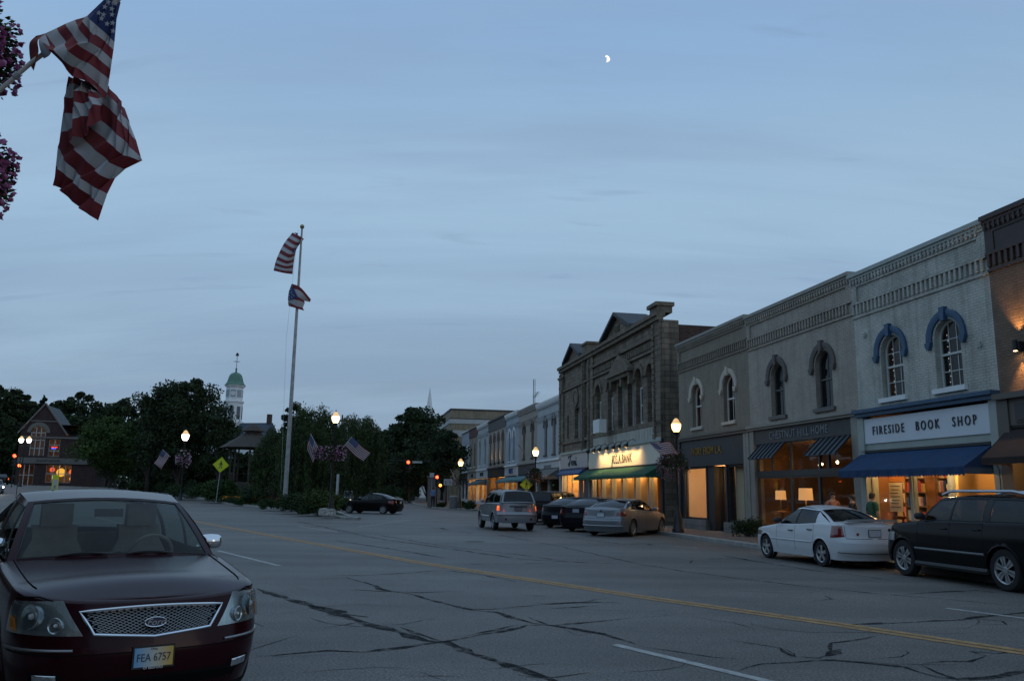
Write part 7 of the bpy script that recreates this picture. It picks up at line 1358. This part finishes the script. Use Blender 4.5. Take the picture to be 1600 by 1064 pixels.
b = MB(); b.grid([[Vector((x, u * .36, 1.55 - .055 + .047 * (1 - u * u * .4) + .012)) for u in np.linspace(-1, 1, 5)] for x in (.0, -.5)]); 
for y0, y1 in ((.5, .05), (-.12, -.6)):
    P = [fd.WS(lerp(y0 * 1.05, y1, k / 6), .03 + .05 * math.sin(PI * k / 6) * .6, .012) for k in range(7)]; b = MB(); b.tube(P, .009, 5); b.build('wiper', TRIM, fd.t)
b = MB(); q = fd.WS(0, .86, -.1); b.box(q.x - .03, q.x, q.y - .12, q.y + .12, q.z - .035, q.z + .035); b.build('rear_view_mirror', TRIM, fd.t); b = MB(); P = [(x, y, 1.55 - .03 + .014) for x, y in ((.0, .36), (-.42, .38), (-.42, -.38), (.0, -.36))]
roofz = lambda x, y: fd.s['rail'][1][2] + .047
b = MB(); P = []
for x0_, y0_, x1_, y1_ in ((-.12, .4, -.62, .42), (-.62, .42, -.62, -.42), (-.62, -.42, -.12, -.4), (-.12, -.4, -.12, .4)):
    for k in range(6):
        x = lerp(x0_, x1_, k / 6); y = lerp(y0_, y1_, k / 6); X0 = fd.s['rail'][0][0]; XN = fd.s['rail'][-1][0]; f_ = (x - X0) / (XN - X0); zz = float(np.interp(x, [r_[0] for r_ in fd.s['rail']][::-1], [r_[2] for r_ in fd.s['rail']][::-1])) + .045 * (1 - (y / .62) ** 2) + .018 * math.sin(PI * f_); P.append((x, y, zz + .001))
b.tube(P, .006, 5, closed=True); b.build('sunroof_seam', DARK, fd.t); b = MB(); b.tube([(-2.0, -.55, 1.1), (-2.05, -.55, 1.95)], .004, 5); b.build('aerial', TRIM, fd.t)
fd.patch('tail_light', -1, [(.6, .75), (1.02, .75), (1.0, 1.0), (.7, 1.0)], REDLENS)
# --- white compact saloon
WP = paint('white_car_paint', (.62, .64, .66), .3, 0)
s = spec(4.45, 1.70, 1.43, 2.615, .85, Rw=.31, zb=.2, hood=.72, cowl=.93, tail=1.02, boxy=.2, handlem=TRIM, mirrorm=TRIM, winrng=[(.07, .975), (.03, 1.02), (0, 0)]); ap = axle_mid(gp(1288, 885), -12.0, 2.615, 1, .85); ap.z = 0
wc = Car('white compact saloon with a boot spoiler parked by the furniture shop', *drive(ap, -12.0), s, WP)
wc.tails([(.60, .74), (1.12, .70), (1.05, .98), (.68, .98)]); wc.plate(-1, .82); b = MB(); xr = s['xr']; b.grid([[Vector((xr + .10 + .05 * (1 - u * u) + dx, u * .66, 1.06 + dz + .03 * (1 - u ** 4))) for u in np.linspace(-1, 1, 13)] for dx, dz in ((.18, .02), (.05, .055), (-.04, .06), (.0, .03), (.16, -.0))]); b.build('boot_spoiler', WP, wc.t, smooth_=True)
for yy, z, m_, r_ in ((.42, .8, mat('red_sticker', (.25, .06, .04)), .035), (-.42, .9, INK, .04), (-.42, .78, INK, .035)): q = wc.yz(-1, yy, z, .006); b = MB(); b.lathe([(.001, -.004), (r_, -.004), (r_, .0)], 14, axis='x'); b.xf(Matrix.Translation(q)); b.build('round_sticker', m_, wc.t)
wc.side_line('side_moulding', [(x, .56) for x in np.linspace(1.0, -.95, 12)], .014, WP, .004); wc.line('bumper_seam', -1, [(0, .36), (.9, .38)], .008, TRIM, off=.002); wc.line('panel_gap', -1, [(.02, .7), (.56, .7), (.62, .99)], .005, DARK, off=.001); wc.heads([(.7, .6), (1.1, .62), (1.05, .76), (.75, .74)])
# --- black off-roader at the right edge
BP = paint('black_car_paint', (.004, .004, .0045), .2, .2)
s = spec(4.91, 1.87, 1.75, 2.89, .86, suv=True, Rw=.38, zb=.3, hood=.98, cowl=1.16, boxy=.6, nspoke=6, spoke_w=.42, double=True, mirrorm=TRIM); ap = axle_mid(gp(1578, 924), -10.5, 2.89, 1, .93); ap.z = 0
s['wprof'] = [(0, .9), (.3, .96), (.5, .99), (.7, 1.0), (.95, .99), (1.15, .955), (1.3, .94)]
su = Car('black off-roader with silver roof rails at the right edge of the road', *drive(ap, -10.5), s, BP, glassmat('mid_car_glass', tint=(.3, .33, .33), trans=.75, body=(.012, .013, .014), fres=1.5))
for sg in (1, -1):
    b = MB(); P = [(x, sg * .62, 1.75 - .02 + (.075 if -1.9 < x < .2 else .0)) for x in (.42, .15, -.3, -.9, -1.5, -1.95, -2.15)]; b.tube(P, .028, 8); b.build('roof_rail', mat('silver_rail', (.55, .57, .6), .3, .6), su.t, smooth_=True)
su.side_line('side_moulding', [(x, .62) for x in np.linspace(1.0, -1.0, 14)], .026, mat('grey_moulding', (.12, .12, .125), .4), .006); su.side_line('running_board', [(x, .31) for x in np.linspace(1.02, -1.05, 10)], .06, mat('dark_grey_plastic', (.03, .03, .032), .6), -.0); su.heads([(.62, .74), (1.0, .74), (.98, .92), (.66, .92)]); su.tails([(.8, .7), (1.08, .7), (1.06, 1.1), (.85, 1.1)])
# --- silver off-roader driving away with its tail lamps lit
SV = paint('silver_car_paint', (.23, .25, .27), .3, .5); LITRED = mat('lit_tail_lens', (.4, .02, .01), .2, emit=(1, .12, .02), estr=.8)
s = spec(4.61, 1.84, 1.74, 2.69, .86, suv=True, Rw=.37, zb=.36, hood=.95, cowl=1.1, boxy=.8, nspoke=5); ap = axle_mid(gp(772, 828), -14, 2.69, 1, .92); ap.z = 0
s['rprof'] = [(0, .14), (.36, .02), (.5, .0), (.72, .0), (.76, .06), (1.1, .08), (1.3, .1)]
je = Car('silver off-roader driving away with lit tail lamps in mid street', *drive(ap, -14.0), s, SV, name='moving_car'); je.patch('tail_light', -1, [(.70, .86), (1.02, .86), (1.01, 1.06), (.72, 1.06)], LITRED, .012, label='lit red tail lamp'); je.patch('indicator', -1, [(.73, .99), (.98, .99), (.97, 1.04), (.74, 1.04)], mat('lit_amber', (.6, .2, .03), .2, emit=(1, .3, .04), estr=.8), .016); je.plate(-1, .93, m=mat('dim_plate', (.12, .12, .14), .5)); b = MB(); q = je.yz(-1, 0, 1.04, .02); b.box(q.x - .02, q.x + .02, -.38, .38, 1.02, 1.06); b.build('liftgate_bar', TRIM, je.t); je.line('bumper_moulding', -1, [(0, .68), (.5, .68), (1.0, .68)], .022, mat('grey_moulding', (.12, .12, .125)), off=.004)
je.side_line('side_cladding', [(x, .58) for x in np.linspace(.85, -.85, 12)], .045, SV, .0)
for sg in (1, -1): b = MB(); b.tube([(x, sg * .6, 1.74 + (.05 if -1.7 < x < .1 else -.02)) for x in (.3, .05, -.8, -1.6, -1.85)], .02, 6); b.build('roof_rail', TRIM, je.t, smooth_=True)
for sg in (1, -1): b = MB(); q = je.yz(-1, sg * .55, .5, .003); b.lathe([(.001, -.003), (.05, -.003), (.05, 0)], 10, axis='x'); b.xf(Matrix.Translation(q)); b.build('reflector', REDLENS, je.t)
light('tail_glow', je.t, (s['xr'] - .25, .75, .9), .3, (1, .1, .02), .05); light('tail_glow', je.t, (s['xr'] - .25, -.75, .9), .3, (1, .1, .02), .05)
# --- silver saloon nosed in at the kerb, and the dark cars beyond it
s = spec(4.9, 1.86, 1.45, 2.97, .83, Rw=.335, zb=.19, hood=.76, cowl=.95, tail=1.06, boxy=.3, nspoke=10, spoke_w=.2); ap = axle_mid(gp(987, 838), 32, 2.97, -1, .93); ap.z = 0; BM_H = 32.0
SV2 = paint('champagne_silver_paint', (.21, .225, .245), .28, .55)
bm_ = Car('silver saloon nosed in at an angle below the lit shop sign', *drive(ap, BM_H), s, SV2); bm_.tails([(.42, .80), (1.08, .78), (1.06, .93), (.46, .95)]); bm_.plate(-1, .82); bm_.line('bumper_trim', -1, [(0, .42), (.8, .43)], .012, mat('silver_rail', (.55, .57, .6)), off=.004); bm_.line('panel_gap', -1, [(0, .68), (.6, .69), (.9, .7)], .005, DARK, off=.001); q = bm_.yz(-1, 0, .98, .006); b = MB(); b.lathe([(.001, -.004), (.04, -.004), (.04, 0)], 14, axis='x'); b.xf(Matrix.Translation(q)); b.build('round_badge', BLACK, bm_.t)
e = FE; 
def along(P, du, do=0.0): return P + FE * du + FOUT * do
s2 = spec(5.05, 1.86, 1.47, 2.8, .98, Rw=.33, zb=.19, hood=.76, cowl=.96, tail=1.08, boxy=.35); d1 = Car('black saloon with bright tail lamp edges parked beside the silver saloon', *drive(along(ap, -3.5, .05), 31.0), s2, paint('blue_black_paint', (.008, .009, .013), .22, .3)); d1.tails([(.5, .76), (1.06, .74), (1.04, .97), (.52, .98)], white=[(.6, .80), (.8, .79), (.8, .93), (.6, .94)]); d1.plate(-1, .9, m=mat('dull_plate', (.3, .33, .38), .5))
s3 = spec(4.75, 1.83, 1.44, 2.75, .95, Rw=.33, zb=.19, hood=.76, cowl=.95, tail=1.05, boxy=.25); d2 = Car('dark blue-grey saloon second beyond the silver saloon', *drive(along(ap, -7.0, .25), 30.0), s3, paint('dark_grey_car_paint', (.012, .014, .017), .25, .3)); d2.tails([(.5, .76), (1.06, .74), (1.04, .92), (.55, .94)], white=[(.86, .74), (1.0, .74), (1.0, .9), (.88, .9)]); d2.plate(-1, .52)
s4 = spec(4.75, 1.87, 1.72, 2.8, .9, suv=True, Rw=.36, zb=.3, hood=.95, cowl=1.08, boxy=.5); d3 = Car('dark off-roader farthest in the angled parking row', *drive(along(ap, -10.8, .2), 30.0), s4, paint('maroon_black_paint', (.012, .006, .006), .2, .2)); d3.tails([(.7, .85), (1.05, .85), (1.03, 1.1), (.75, 1.1)], LITRED)
s5 = spec(4.7, 1.83, 1.45, 2.72, .95, Rw=.33, zb=.19, hood=.76, cowl=.95, tail=1.05, boxy=.25); d4 = Car('dark saloon nose only behind the farthest parked off-roader', *drive(along(ap, -14.6, .0), 30.0), s5, paint('dark_grey_car_paint', (.012, .014, .017))); d4.tails([(.5, .76), (1.06, .74), (1.04, .92), (.55, .94)], LITRED)
# --- black saloon crossing at the tip of the park
s = spec(4.45, 1.75, 1.42, 2.62, .85, Rw=.315, zb=.19, hood=.72, cowl=.92, tail=1.03, boxy=.1, nspoke=7); ap2 = axle_mid(gp(597, 803), -69, 2.62, 1, .87); ap2.z = 0
bk_ = Car('black saloon waiting sideways at the tip of the park', *drive(ap2, -72.0), s, paint('black_car_paint', (.008, .008, .009)), CARGLASS, name='moving_car'); bk_.tails([(.6, .72), (1.15, .68), (1.1, .9), (.65, .92)]); bk_.heads([(.6, .56), (1.05, .6), (1.05, .72), (.65, .7)]); bk_.plate(-1, .8)
# --- far cars with lamps on
HL = emis('headlamp_on', (1, .93, .8), 40); 
def far_car(label, P, heading, body, lamps=True, sz=1.0):
    s = spec(4.6, 1.8, 1.48, 2.65, .9, Rw=.32, hood=.74, cowl=.95, tail=1.04); c = Car(label, *drive(P, heading), s, body, name='moving_car', seats=False)
    if lamps: c.patch('lit_headlight', 1, [(.66, .6), (.9, .61), (.9, .74), (.68, .73)], HL, .02, 4); light('headlight_beam', c.t, (s['xf'] + .3, 0, .7), 30, (1, .93, .8), .1)
    c.tails([(.6, .72), (1.1, .72), (1.08, .95), (.65, .95)]); return c
p = at(-9, 766, 92); far_car('oncoming car with bright headlight at the far left edge', Vector((p.x, 92, hz_(p.x, 92))), 150, SV2)
p = at(546, 766, 92); fc = far_car('approaching car with its lamps on behind the black saloon', Vector((p.x, 92, 0)), 165, BP); p = at(0, 766, 118); f2_ = far_car('car with red tail lamps farther up the left-hand road', Vector((p.x, 118, hz_(p.x, 118))), -32, BP, lamps=False); f2_.tails([(.6, .72), (1.1, .72), (1.08, .95), (.65, .95)], LITRED)
# ------------------------------------------------------------------ people
SKIN = mat('skin', (.34, .2, .14), .6); HAIRD = mat('dark_hair', (.02, .014, .011), .7)
def person(label, loc, rz, h, shirt, legs, hair=HAIRD, pose='stand', skirt=False):
    t = thing('person', label, 'person', loc, rz, None); s = h / 1.75; V = []; E = []; Rr = []
    def ad(p, r_, par=None):
        V.append(tuple(x * s for x in p)); Rr.append(r_ * s); i = len(V) - 1
        if par is not None: E.append((par, i))
        return i
    pel = ad((0, 0, .95), .15); ab = ad((0, 0, 1.1), .135, pel); ch = ad((0, -.01, 1.3), .155, ab); nb = ad((0, 0, 1.46), .07, ch); nk = ad((0, .01, 1.52), .055, nb); hd = ad((0, .015, 1.6), .078, nk); ht = ad((0, .015, 1.69), .07, hd)
    for sg in (1, -1):
        st = .1 if pose == 'walk' else 0
        hp = ad((sg * .1, 0, .9), .11, pel); kn = ad((sg * .105, .03 + sg * st, .5), .068, hp); an = ad((sg * .11, -.03 + sg * st * 2, .09), .045, kn); ad((sg * .125, .13 + sg * st * 2, .04), .038, an)
        sh = ad((sg * .19, 0, 1.41), .065, nb); 
        if pose == 'reach' and sg > 0: el = ad((sg * .27, .14, 1.2), .045, sh); wr = ad((sg * .22, .34, 1.28), .032, el); dirn = Vector((-.05, .09, .04))
        else: el = ad((sg * .26, -.02, 1.13), .045, sh); wr = ad((sg * .255, .07, .89), .032, el); dirn = Vector((0, .03, -.1))
        w_ = Vector(V[wr]) / s; pm = ad(tuple(w_ + dirn * .7), .036, wr)
    me = bpy.data.meshes.new('body'); me.from_pydata(V, E, []); o = bpy.data.objects.new('body', me); COL.objects.link(o); md = o.modifiers.new('skin', 'SKIN'); 
    for i, d in enumerate(me.skin_vertices[0].data): d.radius = (Rr[i], Rr[i]); d.use_root = (i == 0)
    o.modifiers.new('sub', 'SUBSURF').levels = 2; dg = bpy.context.evaluated_depsgraph_get(); m2 = bpy.data.meshes.new_from_object(o.evaluated_get(dg)); bpy.data.objects.remove(o)
    m2.materials.clear(); [m2.materials.append(m) for m in (SKIN, shirt, legs, HAIRD)]
    for p in m2.polygons:
        c = p.center / s; p.use_smooth = True; arm_ = abs(c.x) > .2 and c.z < 1.4
        p.material_index = 3 if c.z < .07 else 2 if (c.z < .98 and abs(c.x) < .215) else (0 if (arm_ and c.z < 1.2) else 1) if c.z < 1.475 else 0
    # fingers joined to the body mesh
    bmh = bmesh.new(); bmh.from_mesh(m2)
    for sg in (1, -1):
        pr = [v for v in V if (v[0] > 0) == (sg > 0) and abs(v[0]) > .15 * s]; pm = Vector(pr[-1]); wr = Vector(pr[-2]); d = (pm - wr).normalized(); side = d.cross(Vector((sg, 0, 0))).normalized()
        for k in range(5):
            ln = (.05, .075, .082, .076, .06)[k] * s; b = MB(); st = pm + side * ((k - 2) * .017 * s) + d * (.02 if k else -.02) * s; dd = d if k else (d + side * -.9).normalized(); b.tube([st, st + dd * ln * .55, st + dd * ln + Vector((-sg * .02 * s, 0, 0))], [.009 * s, .0085 * s, .006 * s], 6)
            base = [bmh.verts.new(v) for v in b.v]
            for f in b.f:
                q = bmh.faces.new([base[i] for i in f]); q.smooth = True
    bmh.to_mesh(m2); bmh.free(); inst(m2, 'body', t)
    b = MB(); rows = []
    for j in range(8):
        la = PI / 2 - (PI * .62) * j / 7; rows.append([Vector((.088 * math.cos(la) * math.cos(a), .015 + .1 * math.cos(la) * math.sin(a) - (.012), 1.645 + .108 * math.sin(la) - (.04 if math.sin(a) < 0 and j > 4 else 0) + (.06 if math.sin(a) > .55 and j > 4 else 0))) * s for a in np.linspace(0, 2 * PI, 17)])
    b.grid(rows); b.build('hair', hair, t, smooth_=True, angle=None)
    b = MB(); b.prism([(-.012 * s, 1.6 * s), (.012 * s, 1.6 * s), (0, 1.645 * s)], .085 * s, .115 * s)
    for sg in (1, -1): b.lathe([(.001, -.01 * s), (.02 * s, 0), (.001, .012 * s)], 8, (sg * .082 * s, .01 * s, 1.625 * s), 'y')
    b.build('face_features', SKIN, t); b = MB()
    for sg in (1, -1): b.box((sg * .03 - .011) * s, (sg * .03 + .011) * s, .088 * s, .097 * s, 1.638 * s, 1.648 * s)
    b.box(-.022 * s, .022 * s, .088 * s, .096 * s, 1.565 * s, 1.573 * s); b.build('eyes_and_mouth', mat('dark_features', (.06, .025, .02), .5), t); return t
def cloth(n, c): return mat(n, c, .9, var=.12, vscale=10)
p = gp(676, 795); person('person in a blue shirt and dark shorts waiting at the far corner', (p.x, p.y, .14), R(20), 1.82, cloth('blue_shirt', (.12, .2, .42)), cloth('dark_shorts', (.02, .02, .025)))
person('person in a green top looking into the book shop window', FP(8.35, .75, .14), FRZ, 1.66, cloth('green_top', (.03, .09, .045)), cloth('dark_trousers', (.02, .02, .025)))
person('person in a salmon top walking past the furniture shop window', FP(6.9, 1.1, .14), FRZ - PI / 2, 1.66, cloth('salmon_top', (.32, .15, .1)), cloth('dark_trousers', (.02, .02, .025)), pose='walk')
person('dark-clothed person in front of the pilaster beside the book shop', FP(7.85, 1.05, .14), FRZ + PI / 2 + .8, 1.6, cloth('black_top', (.015, .015, .017)), cloth('dark_trousers', (.02, .02, .025)), pose='reach')
# ------------------------------------------------------------------ near side of the street (behind and left of the camera): unseen row added to block low sky
ND = Vector((-.545, .839, 0)); NNv = Vector((.839, .545, 0)); NRZ = math.atan2(ND.y, ND.x)
def near_building(a0, a1, zt, wall, label, trim):
    nst = 1 if zt > 8 else 0
    w = a1 - a0; t = thing('unseen_near_building', label, 'building', ND * a0 - NNv * 4.8, NRZ, 'buildings on the near side of the street'); n = max(2, int(w / 2.6)); hol = []; ws_ = []
    for f in range(nst):
        for k in range(n):
            x = w * (k + .5) / n; z = 4.6 + f * 3.4; hol.append([(x - .55, z), (x + .55, z), (x + .55, z + 2.0), (x - .55, z + 2.0)]); ws_.append((x, z))
    b = MB(); b.holed([(0, 3.6), (w, 3.6), (w, zt), (0, zt)], hol, 0, .25); b.build('front_wall', wall, t); shell(t, w, zt, 10, BK_RED, zb=.1)
    for x, z in ws_: rect_window(t, x, 1.1, z, z + 2.0, .16)
    b = MB(); b.box(-.02, w + .02, -.3, .25, zt - .25, zt); b.build('coping', trim, t); b = MB(); b.box(0, w, -.1, .05, 3.0, 3.6); b.build('fascia', trim, t)
    b = MB()
    for k in range(4): x = (w - .3) * k / 3; b.box(x, x + .3, -.06, .3, .12, 3.0)
    b.build('pilaster', trim, t)
    for k in range(3): pane(t, (w - .3) * k / 3 + .3, (w - .3) * (k + 1) / 3, .4, 3.0, .12, trim)
    b = MB(); b.box(.1, w - .1, 1.2, 1.3, .2, zt - .7); b.build('unlit_room_sheet', DARK, t)  # black sheet makes the interior read as unlit
near_building(-34, -18, 5.6, BK_RED, 'red brick building behind the camera on the near side', DKBR); near_building(-18, -4, 8.2, BK_TAUPE, 'taupe brick building just behind the camera', TAUPEP); near_building(-4, 9, 5.6, BK_BROWN, 'brown brick building beside the near lamp', DKBR); near_building(9, 26, 8.2, BK_RED, 'red brick building left of the maroon saloon', TAUPEP); near_building(26, 44, 5.6, BKT, 'tan brick building farther up the near side', DKBR); near_building(44, 66, 5.6, BK_RED, 'last red brick building up the near side', DKBR)
